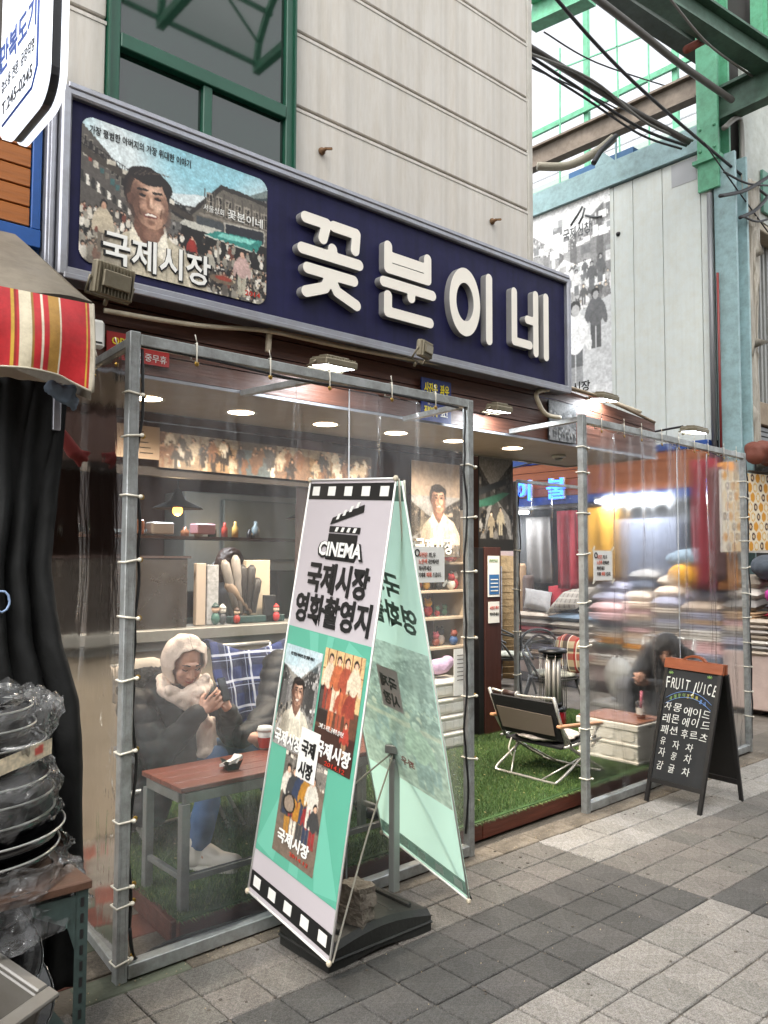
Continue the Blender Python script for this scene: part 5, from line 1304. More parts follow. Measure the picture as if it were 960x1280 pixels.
# rear frame
rl0, rr0 = Vector((5.10, 2.765, 0)), Vector((5.075, 2.385, 0)); rt0, rt1 = ct0+Vector((.035, 0, -.0)), ct1+Vector((.035, 0, 0))
b = MB(); b.bar(rl0, rt0-Vector((0, 0, .06)), .022, .022); b.build('rear_leg', BFR, CB); b = MB(); b.bar(rr0, rt1-Vector((0, 0, .06)), .022, .022); b.build('rear_leg', BFR, CB)
b = MB(); b._add([rl0.lerp(rt0, .16), rr0.lerp(rt1, .16), rr0.lerp(rt1, .93), rl0.lerp(rt0, .93)]+[p+Vector((.006, 0, 0)) for p in (rl0.lerp(rt0, .16), rr0.lerp(rt1, .16), rr0.lerp(rt1, .93), rl0.lerp(rt0, .93))], [(0, 1, 2, 3), (7, 6, 5, 4), (0, 4, 5, 1), (1, 5, 6, 2), (2, 6, 7, 3), (3, 7, 4, 0)]); b.build('rear_board', BFR, CB)
b = MB(); b.bar(rl0.lerp(rt0, .14), rr0.lerp(rt1, .14), .02, .03); b.build('rear_rail', BFR, CB)
b = MB(); b.bar(rt0-Vector((0, 0, .03)), rt1-Vector((0, 0, .03)), .024, .06); b.build('rear_top_board', OR, CB)
rc_ = random.Random(77)
def chalk(s, u, v, size, fit, m=CHALK, bold=.004):
    n_ = len(s)
    for i_, ch_ in enumerate(s):
        a_ = rc_.uniform(-.09, .09); uu = CUn*math.cos(a_)+CVn*math.sin(a_); vv = CVn*math.cos(a_)-CUn*math.sin(a_)
        f_ = fit*CWd/n_*(.5 if ch_ == 'I' else .86)*rc_.uniform(.9, 1.08)
        letters('chalk_lettering', ch_, cp(u+fit*(i_+(.25 if ch_ == 'I' else 0))/n_, v+rc_.uniform(-.006, .006), .003), uu, vv, size*rc_.uniform(.92, 1.08), m, CB, fit=f_ if ch_ != 'I' else None, sx=.6, bold=bold, depth=.0008, shear=rc_.uniform(0, .25))
chalk('FRUIT', .07, .795, .098, .42, bold=.0); chalk('JUICE', .53, .785, .095, .44, bold=.0)
for k, s_ in enumerate('새아래가주절머름능검'[:0] or '새해맞이건강차출시'):
    a = (k-4)/4; chalk(s_, .49+.30*a-.025, .745-.035*a*a, .03, .05, CHG if k < 4 else CHB if k > 6 else CHY)
b = MB()
for off_, m_ in ((.0, CHB),):
    for da in (0, -.040):
        pts = [cp(.5+.40*(k/10-.5)*2, .787+da-.065*((k/10-.5)*2)**2, .004) for k in range(11)]; b.tube(pts, .0016, 4)
b.build('chalk_ribbon', CHB, CB)
rows = [('자몽', .08, .32, '에이드', .43, .48), ('레몬', .08, .32, '에이드', .44, .48), ('패션', .08, .32, '후르츠', .45, .46), ('유', .10, .12, '자', .33, .13, '차', .56, .15), ('자', .10, .14, '몽', .33, .12, '차', .56, .15), ('감', .11, .13, '귤', .32, .12, '차', .56, .17)]
for i, rw in enumerate(rows):
    v_ = .640-.080*i
    for k in range(0, len(rw), 3): chalk(rw[k], rw[k+1]+.02, v_-.006*k/3, .058, rw[k+2], bold=.0)
    b = MB(); b.lathe(cp(.045, v_+.04, .003), [(.006, 0), (.005, .001)], 10, CN); b.build('chalk_dot', CHALK, CB)
b = MB()
for (uu, vv) in ((.12, .90), (.80, .905)):
    for k in range(7): a = k*.9; b.tube([cp(uu, vv, .003), cp(uu+.045*math.cos(a), vv+.012*math.sin(a), .003)], .0022, 4)
b.build('chalk_sprig', CHG, CB)

# ================================================================== people
SKIN = mat('skin', 'C4947C', .5, var=.06, vscale=20); HAIR = mat('black_hair', '120E0D', .45, bump=.6, bscale=60, stretch=(6, 6, .4)); BHAIR = mat('brown_hair', '3A241A', .5, bump=.5, bscale=50)
PUFF = mat('black_puffer', '0D0D0F', .6, bump=.25, bscale=30, var=.2, spec=.3); FUR = mat('black_fur', '0C0B0B', .95, bump=1, bscale=160)
JEAN = mat('blue_denim', '44658F', .85, bump=.25, bscale=220, var=.35, vscale=6); SCARF = mat('beige_knit_scarf', 'E0CBBA', .95, bump=.5, bscale=120, var=.06)
SNEAK = mat('cream_sneaker', 'DAD3C8', .6, var=.06); LIP = mat('lips', '8E463F', .45); EYE_ = mat('dark_eye', '15100E', .2); NAIL = mat('nail', 'D1A093', .3)
def head_prims(c, f, up=(0, 0, 1), s=1.0):
    """c centre of the head, f direction the face looks; skull, jaw, nose, cheeks, ears"""
    f = Vector(f).normalized(); u = (Vector(up)-f*Vector(up).dot(f)).normalized(); r = f.cross(u)
    Mx = Matrix((r, f, u)).transposed(); c = Vector(c)
    def q(x, y, z): return c+r*x*s+f*y*s+u*z*s
    P_ = [elp(q(0, -.012, .022), .073*s, .088*s, .088*s, Mx), elp(q(0, .022, -.04), .056*s, .062*s, .066*s, Mx), elp(q(0, .050, -.088), .026*s, .024*s, .020*s, Mx),
          elp(q(.034, .052, -.03), .026*s, .026*s, .024*s, Mx), elp(q(-.034, .052, -.03), .026*s, .026*s, .024*s, Mx), elp(q(0, .078, .022), .05*s, .012*s, .014*s, Mx),
          cap(q(0, .083, .008), q(0, .100, -.027), .009*s, .0125*s), elp(q(.012, .090, -.031), .008*s, .008*s, .007*s, Mx), elp(q(-.012, .090, -.031), .008*s, .008*s, .007*s, Mx),
          elp(q(0, .079, -.058), .022*s, .014*s, .010*s, Mx), elp(q(.076, -.01, -.005), .010*s, .020*s, .030*s, Mx), elp(q(-.076, -.01, -.005), .010*s, .020*s, .030*s, Mx)]
    return P_, q, Mx
def face_parts(t, q, Mx, s=1.0, closed=True):
    for sx in (-1, 1):
        b = MB(); b.tube([q(sx*.020, .0835, .005), q(sx*.032, .0850, .0015 if closed else .009), q(sx*.046, .0735, .005)], .0026*s, 6); b.build('eye', EYE_, t)
        b = MB(); b.tube([q(sx*.014, .089, .028), q(sx*.032, .088, .034), q(sx*.050, .074, .027)], [.003*s, .0032*s, .0015*s], 6); b.build('eyebrow', HAIR, t)
    b = MB(); b.tube([q(-.024, .083, -.053), q(-.012, .0915, -.059), q(0, .0935, -.060), q(.012, .0915, -.059), q(.024, .083, -.053)], [.002*s, .0042*s, .005*s, .0042*s, .002*s], 8); b.build('mouth', LIP, t)
def hand_prims(w_, d, palm, s=1.0, curl=.6, spread=.010, thumb=1):
    """wrist point, direction of the fingers, palm normal (towards which fingers curl)"""
    w_ = Vector(w_); d = Vector(d).normalized(); n = Vector(palm); n = (n-d*n.dot(d)).normalized(); sd = d.cross(n)*thumb
    P_ = [cap(w_, w_+d*.035*s, .024*s, .026*s), elp(w_+d*.055*s, .040*s, .030*s, .016*s, Matrix((d, sd, n)).transposed())]
    for k, L in enumerate((.068, .078, .072, .056)):
        o = w_+d*.085*s+sd*(.034-.0228*k)*s*(-1); a = curl*(.8+.1*k); pts = [o]
        dd = d.copy()
        for j, seg in enumerate((.42, .33, .25)):
            dd = (d*math.cos(a*(j+.6))+n*math.sin(a*(j+.6))); pts.append(pts[-1]+dd*L*seg*s)
        r = .0080*s
        for j in range(3): P_.append(cap(pts[j], pts[j+1], r*(1-.1*j), r*(.9-.1*j)))
        P_.append(cap(w_+d*.04*s+sd*(.018-.012*k)*-s, o, .011*s, .0095*s))
    th0 = w_+d*.028*s-sd*.026*s; th1 = th0+(d*.6-sd*.6+n*.4).normalized()*.038*s; th2 = th1+(d*.8-sd*.05+n*.6).normalized()*.030*s
    P_ += [cap(th0, th1, .013*s, .010*s), cap(th1, th2, .010*s, .008*s)]
    return P_

# ---- woman in headscarf with phone
WM = thing('person', 'person in beige headscarf, black puffer coat and blue jeans looking down at a phone', 'person', (1.92, 3.7, .11))
H = Vector((1.885, 3.60, 1.0)); fdir = Vector((-.06, -.86, -.40))
hp, q, Mx = head_prims(H, fdir, s=.98)
ph = at(277, 862, y=3.40)     # phone
hl = ph+Vector((-.060, -.035, -.055)); hr_ = ph+Vector((.015, -.02, -.075))
shl, shr = Vector((1.70, 3.70, .80)), Vector((2.06, 3.80, .80)); ell_, elr = Vector((1.72, 3.50, .60)), Vector((2.17, 3.62, .62))
wl = hl+Vector((-.05, .035, -.045)); wr = hr_+Vector((.04, .05, -.04))
hipl, hipr = Vector((1.84, 3.86, .44)), Vector((2.02, 3.90, .44)); kl, kr = Vector((1.98, 3.47, .545)), Vector((2.26, 3.66, .53))
al, ar = Vector((1.83, 3.33, .20)), Vector((2.42, 3.45, .20))
body = hp+[cap(H+Vector((0, .03, -.05)), (1.89, 3.70, .84), .048, .055), cap((1.89, 3.74, .80), (1.90, 3.80, .50), .12, .13), cap(shl, shr, .055, .055), cap(shl, ell_, .045, .038), cap(ell_, wl, .036, .024),
      cap(shr, elr, .045, .038), cap(elr, wr, .036, .024), cap((1.90, 3.82, .46), hipl, .12, .10), cap((1.90, 3.82, .46), hipr, .12, .10), cap(hipl, kl, .075, .055), cap(hipr, kr, .075, .055), cap(kl, al, .050, .034), cap(kr, ar, .050, .034),
      cap(al, al+Vector((.03, -.05, -.05)), .034, .03), cap(ar, ar+Vector((.03, -.05, -.05)), .034, .03)]
body += hand_prims(wl, (hl-wl)+Vector((.02, 0, .02)), (.6, .5, .4), .95, .55, thumb=-1)+hand_prims(wr, (hr_-wr)+Vector((-.01, 0, .03)), (-.7, .3, .3), .95, .6, thumb=1)
blob('body', body, .005, SKIN, WM, 1)
face_parts(WM, q, Mx, .98)
PH = thing('phone', 'black phone held in both hands by the person in the headscarf', 'phone', ph); b = MB(); b.obox(ph+Vector((.012, .0, .0)), (.027, .012, 0), Vector((-.006, .022, .052)), (.001, -.004, .002), .003); b.build('phone_body', mat('phone_glass', '0B0C0E', .12), PH)
# coat
coat = [cap((1.885, 3.73, .79), (1.90, 3.80, .48), .165, .19), cap(shl+Vector((-.02, 0, -.01)), shr+Vector((.02, 0, -.01)), .085, .085), cap(shl+Vector((-.02, 0, 0)), ell_+Vector((-.02, 0, 0)), .085, .075), cap(ell_+Vector((-.01, 0, 0)), wl+Vector((-.01, .01, 0)), .07, .046), cap(shr+Vector((.02, 0, 0)), elr, .085, .07), cap(elr, wr, .066, .046),
        cap((1.80, 3.80, .48), (1.74, 3.66, .34), .13, .11), cap((1.74, 3.74, .5), (1.70, 3.78, .28), .10, .09), cap((2.02, 3.85, .50), (2.12, 3.84, .38), .12, .09), cap((1.95, 3.62, .58), (1.90, 3.58, .52), .10, .09)]
blob('puffer_coat', coat, .011, PUFF, WM, 3, puff(.010, .075))
b = [cap((1.70, 3.80, .86), (1.80, 3.86, .90), .065, .06), cap((1.80, 3.86, .90), (1.98, 3.88, .89), .06, .055), cap((1.66, 3.74, .82), (1.74, 3.62, .76), .05, .04), cap((2.02, 3.82, .88), (2.06, 3.68, .80), .05, .04)]
blob('fur_collar', b, .011, FUR, WM, 2, folds(.012, 30))
# jeans and shoes
blob('jeans', [cap((1.90, 3.83, .45), hipl, .135, .115), cap((1.90, 3.83, .45), hipr, .135, .115), cap(hipl, kl, .095, .072), cap(hipr, kr, .095, .072), cap(kl, al+Vector((.0, .005, .018)), .070, .052), cap(kr, ar+Vector((.0, .005, .018)), .070, .052)], .011, JEAN, WM, 2, folds(.006, 11))
for a_ in (al, ar):
    f0 = Vector((a_.x+.0, a_.y+.015, .155)); d_ = Vector((.55, -.83, 0)) if a_ is al else Vector((.75, -.65, 0)); d_.normalize()
    blob('sneaker', [cap(f0-d_*.035, f0+d_*.10, .045, .042), cap(f0+d_*.10, f0+d_*.18, .042, .036), cap(f0+Vector((0, 0, .01)), f0+Vector((0, 0, .065)), .054, .054), cap(f0+d_*.05+Vector((0, 0, .028)), f0+d_*.13, .042, .034)], .006, SNEAK, WM, 2)
    b = MB(); sd_ = Vector((-d_.y, d_.x, 0))
    pts = [f0+d_*(.07+.125*math.cos(k*PI/8))+sd_*(.044*math.sin(k*PI/8))-Vector((0, 0, .043)) for k in range(16)]; b.prism(pts, (0, 0, .024)); b.build('shoe_sole', mat('white_rubber', 'D5D0C6', .5), WM)
    b = MB()
    for k in range(4): c_ = f0+d_*(.045+.026*k)+Vector((0, 0, .050-.008*k)); b.tube([c_-sd_*.022, c_+Vector((0, 0, .008)), c_+sd_*.022], .003, 5)
    b.build('shoe_lace', mat('white_lace', 'E2DED6', .8), WM)
# scarf: hood round the face, wrap at the neck, hanging end
r_, f_, u_ = Mx.col[0], Mx.col[1], Mx.col[2]
def hq(x, y, z): return H+r_*x+f_*y+u_*z
def hoodfn(u, v):
    a = 2*PI*u+PI/2; th = math.radians(4+v*128)
    fx = 1.0; sq = math.sin(min(th, PI/2)) if th < PI/2 else 1-.20*((th-PI/2)/.66)**1.5
    x = .101*sq*math.cos(a); z = .118*sq*math.sin(a)*(1-.16*max(0, math.sin(a))*max(0, v-.5)*2)+.012; y = -.015-.098*math.cos(th)*(1.0 if th < PI/2 else .92)
    if math.sin(a) < -.2: z -= .035*v*(-math.sin(a)-.2); y -= .01*v
    n_ = .0035*math.sin(a*9+v*5)*v+.0045*mnoise.noise(Vector((math.cos(a)*3, math.sin(a)*3, v*4)))+.005*math.sin(v*17+math.sin(a)*2.5)*(v > .25)*.6
    if v > .96: y += .0; x *= .97; z = (z-.012)*.97+.012
    k_ = 1+n_/.1
    return tuple(hq(x*k_, y, z*k_))
sheet('headscarf', hoodfn, 90, 50, SCARF, WM, thick=.008)
hood = [elp(hq(0, .02, -.135), .062, .055, .030, Mx)]
neck = [Vector((1.79, 3.62, .87)), Vector((1.82, 3.55, .845)), Vector((1.92, 3.525, .85)), Vector((2.00, 3.60, .88)), Vector((1.97, 3.70, .91)), Vector((1.82, 3.70, .91)), Vector((1.79, 3.62, .87))]
for p_, p2_ in zip(neck[:-1], neck[1:]): hood.append(cap(p_, p2_, .036, .036))
hood += [cap((1.98, 3.57, .915), (1.87, 3.54, .86), .026, .03), cap((1.79, 3.56, .88), (1.88, 3.515, .82), .028, .028), cap((1.82, 3.55, .835), (1.92, 3.505, .745), .026, .024), cap((1.89, 3.51, .815), (1.95, 3.485, .72), .026, .024), cap((1.92, 3.51, .73), (1.915, 3.475, .60), .022, .026), cap((1.955, 3.50, .72), (1.95, 3.47, .60), .022, .026), cap((1.985, 3.505, .73), (1.98, 3.48, .61), .016, .018), cap((1.905, 3.46, .585), (1.975, 3.455, .575), .026, .025)]
blob('scarf_wrap', hood, .0055, SCARF, WM, 4, folds(.006, 12, (1.6, 1.6, .9)))
b = MB()
for k in range(9):
    x_ = 1.915+.010*k; b.tube([(x_, 3.425, .555), (x_+.002, 3.42, .53)], .0025, 4)
b.build('scarf_fringe', SCARF, WM)
# her chair: white tube folding chair with pale cushions
C1 = thing('folding_chair', 'white tube folding chair with pale cushion under the person in the headscarf', 'chair', (1.9, 3.9, .11))
for pts in ([(1.60, 4.02, .95), (1.66, 3.92, .42), (1.74, 3.62, .125)], [(2.14, 4.08, .95), (2.16, 3.98, .42), (2.20, 3.70, .125)], [(1.64, 3.62, .42), (1.66, 3.95, .125)], [(2.20, 3.66, .40), (2.14, 4.0, .125)], [(1.64, 3.62, .42), (2.18, 3.68, .40)], [(1.66, 3.95, .125), (2.14, 4.0, .125)], [(1.60, 4.02, .95), (2.14, 4.08, .95)]):
    tube_obj('frame_tube', pts, .011, AL, C1)
b = MB(); b.obox((1.63, 3.72, .57), (.03, 0, 0), (0, .13, .01), (0, 0, .012), .008); b.build('armrest', mat('grey_armrest', '6C6E70', .5), C1)
b = MB(); b.obox((1.91, 3.86, .335), (.25, .02, 0), (-.01, .17, 0), (0, 0, .015), .005); b.build('seat', FAB, C1)
blob('back_cushion', [elp((1.86, 4.00, .86), .24, .045, .13), elp((1.66, 3.98, .92), .04, .03, .05), elp((2.08, 4.02, .92), .04, .03, .05)], .012, mat('beige_cushion', 'A89C8E', .9, bump=.2), C1, 3, folds(.008, 9))

# ---- companion in black puffer, mostly behind the banner
P2 = thing('person', 'person in a black puffer jacket holding a paper cup, half hidden behind the banner', 'person', (2.45, 3.85, .11))
H2 = Vector((2.86, 3.74, 1.06)); hp, q, Mx2 = head_prims(H2, (-.5, -.75, -.2))
s1, s2 = Vector((2.56, 3.80, .90)), Vector((2.98, 3.86, .88)); e1 = Vector((2.42, 3.66, .68)); cup = at(331, 922, y=3.33); w1 = cup+Vector((-.035, .075, -.01)); e2, w2 = Vector((3.04, 3.62, .62)), Vector((2.90, 3.42, .60))
body = hp+[cap(H2+Vector((0, .03, -.06)), (2.78, 3.82, .92), .05, .055), cap((2.76, 3.82, .88), (2.66, 3.92, .5), .12, .13), cap(s1, s2, .055, .055), cap(s1, e1, .045, .038), cap(e1, w1, .036, .024), cap(s2, e2, .045, .038), cap(e2, w2, .036, .024),
    cap((2.54, 3.9, .46), (2.46, 3.9, .44), .12, .1), cap((2.54, 3.9, .46), (2.64, 3.9, .44), .12, .1), cap((2.46, 3.88, .44), (2.52, 3.48, .53), .075, .055), cap((2.64, 3.88, .44), (2.82, 3.52, .53), .075, .055), cap((2.52, 3.48, .53), (2.50, 3.42, .18), .05, .034), cap((2.82, 3.52, .53), (2.86, 3.46, .18), .05, .034)]
body += hand_prims(w1, Vector((.8, -.55, -.05)), (.55, .8, 0), .98, .55, thumb=1)+hand_prims(w2, (-.3, -.9, 0), (0, 0, -1), .95, .4, thumb=1)
blob('body', body, .007, SKIN, P2, 2); face_parts(P2, q, Mx2)
blob('puffer_jacket', [cap((2.76, 3.82, .87), (2.64, 3.90, .50), .175, .18), cap(s1, s2, .09, .09), cap(s1, e1, .095, .085), cap(e1, w1+Vector((-.03, .03, 0)), .08, .05), cap(s2, e2, .09, .08), cap(e2, w2, .075, .05)], .012, PUFF, P2, 3, puff(.013, .07))
blob('trousers', [cap((2.54, 3.9, .46), (2.46, 3.9, .44), .14, .11), cap((2.54, 3.9, .46), (2.64, 3.9, .44), .14, .11), cap((2.46, 3.88, .44), (2.52, 3.48, .53), .09, .07), cap((2.64, 3.88, .44), (2.82, 3.52, .53), .09, .07), cap((2.52, 3.48, .53), (2.50, 3.42, .2), .065, .05), cap((2.82, 3.52, .53), (2.86, 3.46, .2), .065, .05)], .013, mat('dark_trousers', '1A1C22', .8), P2, 2, folds(.005, 10))
blob('hair', [elp(H2+Vector((.02, .03, .03)), .098, .10, .10), cap(H2+Vector((.05, .05, .0)), H2+Vector((.05, .07, -.12)), .07, .05)], .01, HAIR, P2, 2)
for x_ in (2.51, 2.87): b = MB(); b.ell((x_, 3.38, .15), .045, .11, .038, 12, 8); b.build('shoe', BLACK, P2)
CP = thing('paper_cup', 'white lidded paper cup with a red band held beside the banner', 'cup', (cup.x, cup.y, cup.z-.05))
b = MB(); b.lathe(cup+Vector((0, 0, -.05)), [(.026, 0), (.036, .085)], 20); b.build('cup_body', WHITE, CP)
b = MB(); b.lathe(cup+Vector((0, 0, -.05)), [(.0275, .005), (.034, .055)], 20, close=False); b.build('red_band', red, CP)
b = MB(); b.lathe(cup+Vector((0, 0, -.05)), [(.038, .083), (.039, .09), (.035, .094), (.033, .104), (.01, .104)], 20); b.build('lid', WHITE, CP)
for_shift = .12
C2 = thing('folding_chair', 'folding chair under the blue plaid blanket beside the headscarf person', 'chair', (2.3, 4.0, .11))
for pts in ([(2.12, 4.12, 1.0), (2.22, 3.98, .42), (2.28, 3.68, .125)], [(2.72, 4.14, 1.0), (2.74, 4.0, .42), (2.78, 3.72, .125)], [(2.12, 4.12, 1.0), (2.72, 4.14, 1.0)], [(2.22, 3.68, .40), (2.24, 4.02, .125)], [(2.78, 3.68, .40), (2.74, 4.02, .125)], [(2.22, 3.68, .40), (2.78, 3.68, .40)]):
    tube_obj('frame_tube', pts, .011, AL, C2)
b = MB(); b.obox((2.5, 3.86, .335), (.26, 0, 0), (0, .17, 0), (0, 0, .015), .005); b.build('seat', FAB, C2)
PLB = plaid('blue_white_plaid', '1C2A5A', [(0, 7, .55, .38, '0E1229'), (2, 7, .75, .38, '0E1229'), (0, 7, .1, .09, 'B9BDC9'), (2, 7, .3, .09, 'B9BDC9'), (0, 7, .28, .03, '8E96AE'), (2, 7, .48, .03, '8E96AE')])
def blk(u, v):
    x = 2.24+.56*u; top = 1.045-.11*math.sin(u*PI)*.6-.03*u
    if v < .12: y = 4.12-.06*(v/.12); z = top-.03*(1-v/.12)
    else:
        w2_ = (v-.12)/.88; y = 4.05-.14*w2_-.03*math.sin(u*9+w2_*2)*(.3+w2_); z = top-.46*w2_*(1-.35*u)
    x += .10*(v)*(1-u)*.5 + .012*math.sin(v*9+u*4)
    return (x, y+.012*mnoise.noise(Vector((u*6, v*6, 3))), z)
sheet('plaid_blanket', blk, 50, 40, PLB, None, label='navy and white plaid blanket draped over the chair back', cat='blanket', thick=.012)

# ---- girl crouching over a phone in the right tent
P3 = thing('person', 'person with long black hair and black jacket bent over a phone behind the chalkboard', 'person', (5.95, 3.5, .11))
DH = Vector((.12, -.09, .105)); H3 = Vector((5.74, 3.42, .70))+DH; hp, q, Mx3 = head_prims(H3, (-.86, -.42, -.38))
ph3 = at(802, 846, y=3.22); w3l = ph3+Vector((.05, -.01, -.05)); w3r = ph3+Vector((.10, .09, -.05))
sa, sb = Vector((6.02, 3.27, .74)), Vector((6.08, 3.60, .74)); ea, eb = Vector((5.74, 3.16, .52)), Vector((5.78, 3.56, .52))
body = hp+[cap(H3+Vector((.05, .02, -.03)), (6.02, 3.44, .77), .05, .055), cap((6.05, 3.44, .72), (6.16, 3.52, .44), .12, .13), cap(sa, sb, .055, .055), cap(sa, ea, .045, .038), cap(ea, w3l, .036, .024), cap(sb, eb, .045, .038), cap(eb, w3r, .036, .024),
    cap((6.12, 3.48, .40), (5.72, 3.40, .50), .08, .055), cap((6.12, 3.62, .40), (5.74, 3.62, .50), .08, .055), cap((5.72, 3.40, .50), (5.74, 3.36, .18), .05, .034), cap((5.74, 3.62, .50), (5.76, 3.60, .18), .05, .034)]
body += hand_prims(w3l, Vector((-.8, .1, .5)), (0, .9, .4), .9, .5, thumb=-1)+hand_prims(w3r, (-.8, -.3, .4), (0, -.9, .3), .9, .5, thumb=1)
blob('body', body, .008, SKIN, P3, 2); face_parts(P3, q, Mx3)
blob('jacket', [cap((6.05, 3.44, .72), (6.16, 3.52, .42), .175, .18), cap(sa, sb, .085, .085), cap(sa, ea, .075, .07), cap(ea, w3l+Vector((.02, 0, -.01)), .065, .045), cap(sb, eb, .075, .07), cap(eb, w3r+Vector((.02, 0, 0)), .065, .045)], .013, PUFF, P3, 3, folds(.008, 12))
blob('trousers', [cap((6.13, 3.48, .40), (5.72, 3.40, .50), .11, .08), cap((6.13, 3.62, .40), (5.74, 3.62, .50), .11, .08), cap((5.72, 3.40, .50), (5.74, 3.36, .18), .075, .055), cap((5.74, 3.62, .50), (5.76, 3.60, .18), .075, .055)], .013, mat('grey_trousers', '5A5B60', .85, bump=.2, bscale=60), P3, 2, folds(.006, 10))
hr3 = [elp(H3+Vector((.03, .0, .035)), .100, .100, .092)]
for k in range(22):
    a = math.radians(-125+k*(250/21)); rr = .088; f3 = Vector((math.cos(a), math.sin(a), 0))
    st_ = H3+Vector((.02, 0, .04))+f3*rr*.8; 
    if abs(math.degrees(a)) < 30: continue
    hr3.append(cap(st_, st_+Vector((.02, 0, -.10))+f3*.02, .030, .026)); hr3.append(cap(st_+Vector((.02, 0, -.10))+f3*.02, st_+Vector((.03+.04*(k % 3), 0, -.20-.02*(k % 4))), .026, .014))
hr3 += [cap(H3+Vector((-.02, -.09, .05)), H3+Vector((-.06, -.095, -.10)), .028, .016), cap(H3+Vector((-.06, .07, .05)), H3+Vector((-.10, .06, -.10)), .022, .012), cap(H3+Vector((.05, -.08, .0)), H3+Vector((.14, -.14, -.16)), .05, .03)]
hr3 += [elp(q(0, -.005, .045), .094, .098, .090, Mx3)]
for sx in (-1, 1):
    for dx in (0, .018, .036): hr3 += [cap(q(sx*(.010+dx), .045, .095-dx), q(sx*(.052+dx), .082-dx, .03), .022, .016), cap(q(sx*(.052+dx), .082-dx, .03), q(sx*(.070+dx*.7), .070-dx, -.10), .016, .011)]
blob('long_hair', hr3, .009, HAIR, P3, 1, folds(.005, 26, (1, 1, .25)))
for y_ in (3.34, 3.58): b = MB(); b.ell((5.70, y_, .15), .10, .042, .036, 12, 8); b.build('shoe', BLACK, P3)
b = MB(); b.obox(ph3+Vector((.0, 0, .0)), (.02, 0, .055), (0, .034, 0), (.004, 0, -.001), .002); b.build('phone_body', mat('phone_glass', '0B0C0E', .12), thing('phone', 'phone held by the person with long black hair', 'phone', ph3))
C3 = thing('folding_chair', 'light folding chair under the long haired person in the right tent', 'chair', (6.1, 3.55, .11))
for pts in ([(6.32, 3.34, .85), (6.2, 3.32, .38), (5.95, 3.30, .125)], [(6.34, 3.80, .85), (6.22, 3.80, .38), (5.97, 3.80, .125)], [(5.95, 3.31, .38), (6.22, 3.31, .125)], [(5.97, 3.81, .38), (6.24, 3.81, .125)], [(6.32, 3.34, .85), (6.34, 3.80, .85)]): tube_obj('frame_tube', pts, .011, AL, C3)
b = MB(); b.obox((6.1, 3.56, .335), (.17, 0, 0), (0, .22, 0), (0, 0, .015), .005); b.build('seat', FAB, C3)
# pale backpack on a chair next to her
GB = mat('pale_grey_nylon', 'A9A9A5', .6, bump=.15, bscale=30, var=.08)
BP = thing('backpack', 'pale grey backpack leaning on a chair beside the long haired person', 'backpack', (6.15, 4.25, .40))
bp0 = at(774, 848, y=4.15)
blob('pack_body', [elp(bp0, .15, .13, .20, Matrix.Rotation(-.25, 3, 'Y')), elp(bp0+Vector((-.04, -.05, -.07)), .13, .10, .10)], .015, GB, BP, 4, folds(.009, 7))
blob('front_pocket', [elp(bp0+Vector((-.05, -.10, -.08)), .10, .05, .085)], .012, GB, BP, 3, folds(.005, 9))
tube_obj('carry_loop', ctrl([bp0+Vector((-.04, 0, .19)), bp0+Vector((0, 0, .225)), bp0+Vector((.05, 0, .19))], 4), .009, mat('dark_strap', '3A2A28', .8), BP)
tube_obj('shoulder_strap', ctrl([bp0+Vector((.08, -.08, .16)), bp0+Vector((.16, -.12, .02)), bp0+Vector((.12, -.1, -.14))], 4), .014, GB, BP)
C4 = thing('folding_chair', 'low folding chair carrying the pale grey backpack', 'chair', (6.1, 4.2, .11))
z_ = bp0.z-.20
b = MB(); b.obox((bp0.x, bp0.y, z_-.02), (.22, 0, 0), (0, .18, 0), (0, 0, .022), .01); b.build('seat', mat('pale_seat', '8E8C88', .8), C4)
for dx in (-.2, .2):
    for dy in (-.15, .15): tube_obj('leg', [(bp0.x+dx, bp0.y+dy, z_-.03), (bp0.x-dx*.8, bp0.y+dy, .12)], .010, AL, C4)
for dx in (-.2, .2): tube_obj('back_post', [(bp0.x+dx, bp0.y+.15, z_-.03), (bp0.x+dx*1.05, bp0.y+.25, z_+.30)], .010, AL, C4)

# ---- worker inside the kitchen
P4 = thing('person', 'person with brown hair working behind the kitchen window', 'person', (2.9, 5.3, .05))
hk = at(291, 705, y=5.4); hp, q, Mx4 = head_prims(hk, (.8, -.3, -.2)); dkc = mat('dark_work_shirt', '2A2A2E', .8)
s_ = hk
body = hp+[cap(s_+Vector((-.02, .02, -.06)), s_+Vector((-.04, .02, -.2)), .05, .055), cap(s_+Vector((-.04, .02, -.25)), s_+Vector((-.04, .02, -.62)), .13, .12), cap(s_+Vector((-.12, -.16, -.24)), s_+Vector((-.0, .18, -.24)), .055, .055), cap(s_+Vector((-.12, -.16, -.24)), s_+Vector((-.05, -.26, -.50)), .045, .038), cap(s_+Vector((-.05, -.26, -.50)), s_+Vector((.10, -.36, -.56)), .036, .024),
    cap(s_+Vector((0, .18, -.24)), s_+Vector((.08, .22, -.50)), .045, .036), cap(s_+Vector((.08, .22, -.5)), s_+Vector((.25, .0, -.55)), .036, .024), cap(s_+Vector((-.1, -.05, -.66)), (s_.x-.1, s_.y-.08, .1), .09, .05), cap(s_+Vector((0, .1, -.66)), (s_.x, s_.y+.1, .1), .09, .05)]
body += hand_prims(s_+Vector((.10, -.36, -.56)), (1, 0, 0), (0, 0, -1), 1, .3)+hand_prims(s_+Vector((.25, .0, -.55)), (1, -.2, 0), (0, 0, -1), 1, .3)
blob('body', body, .011, SKIN, P4, 2); face_parts(P4, q, Mx4)
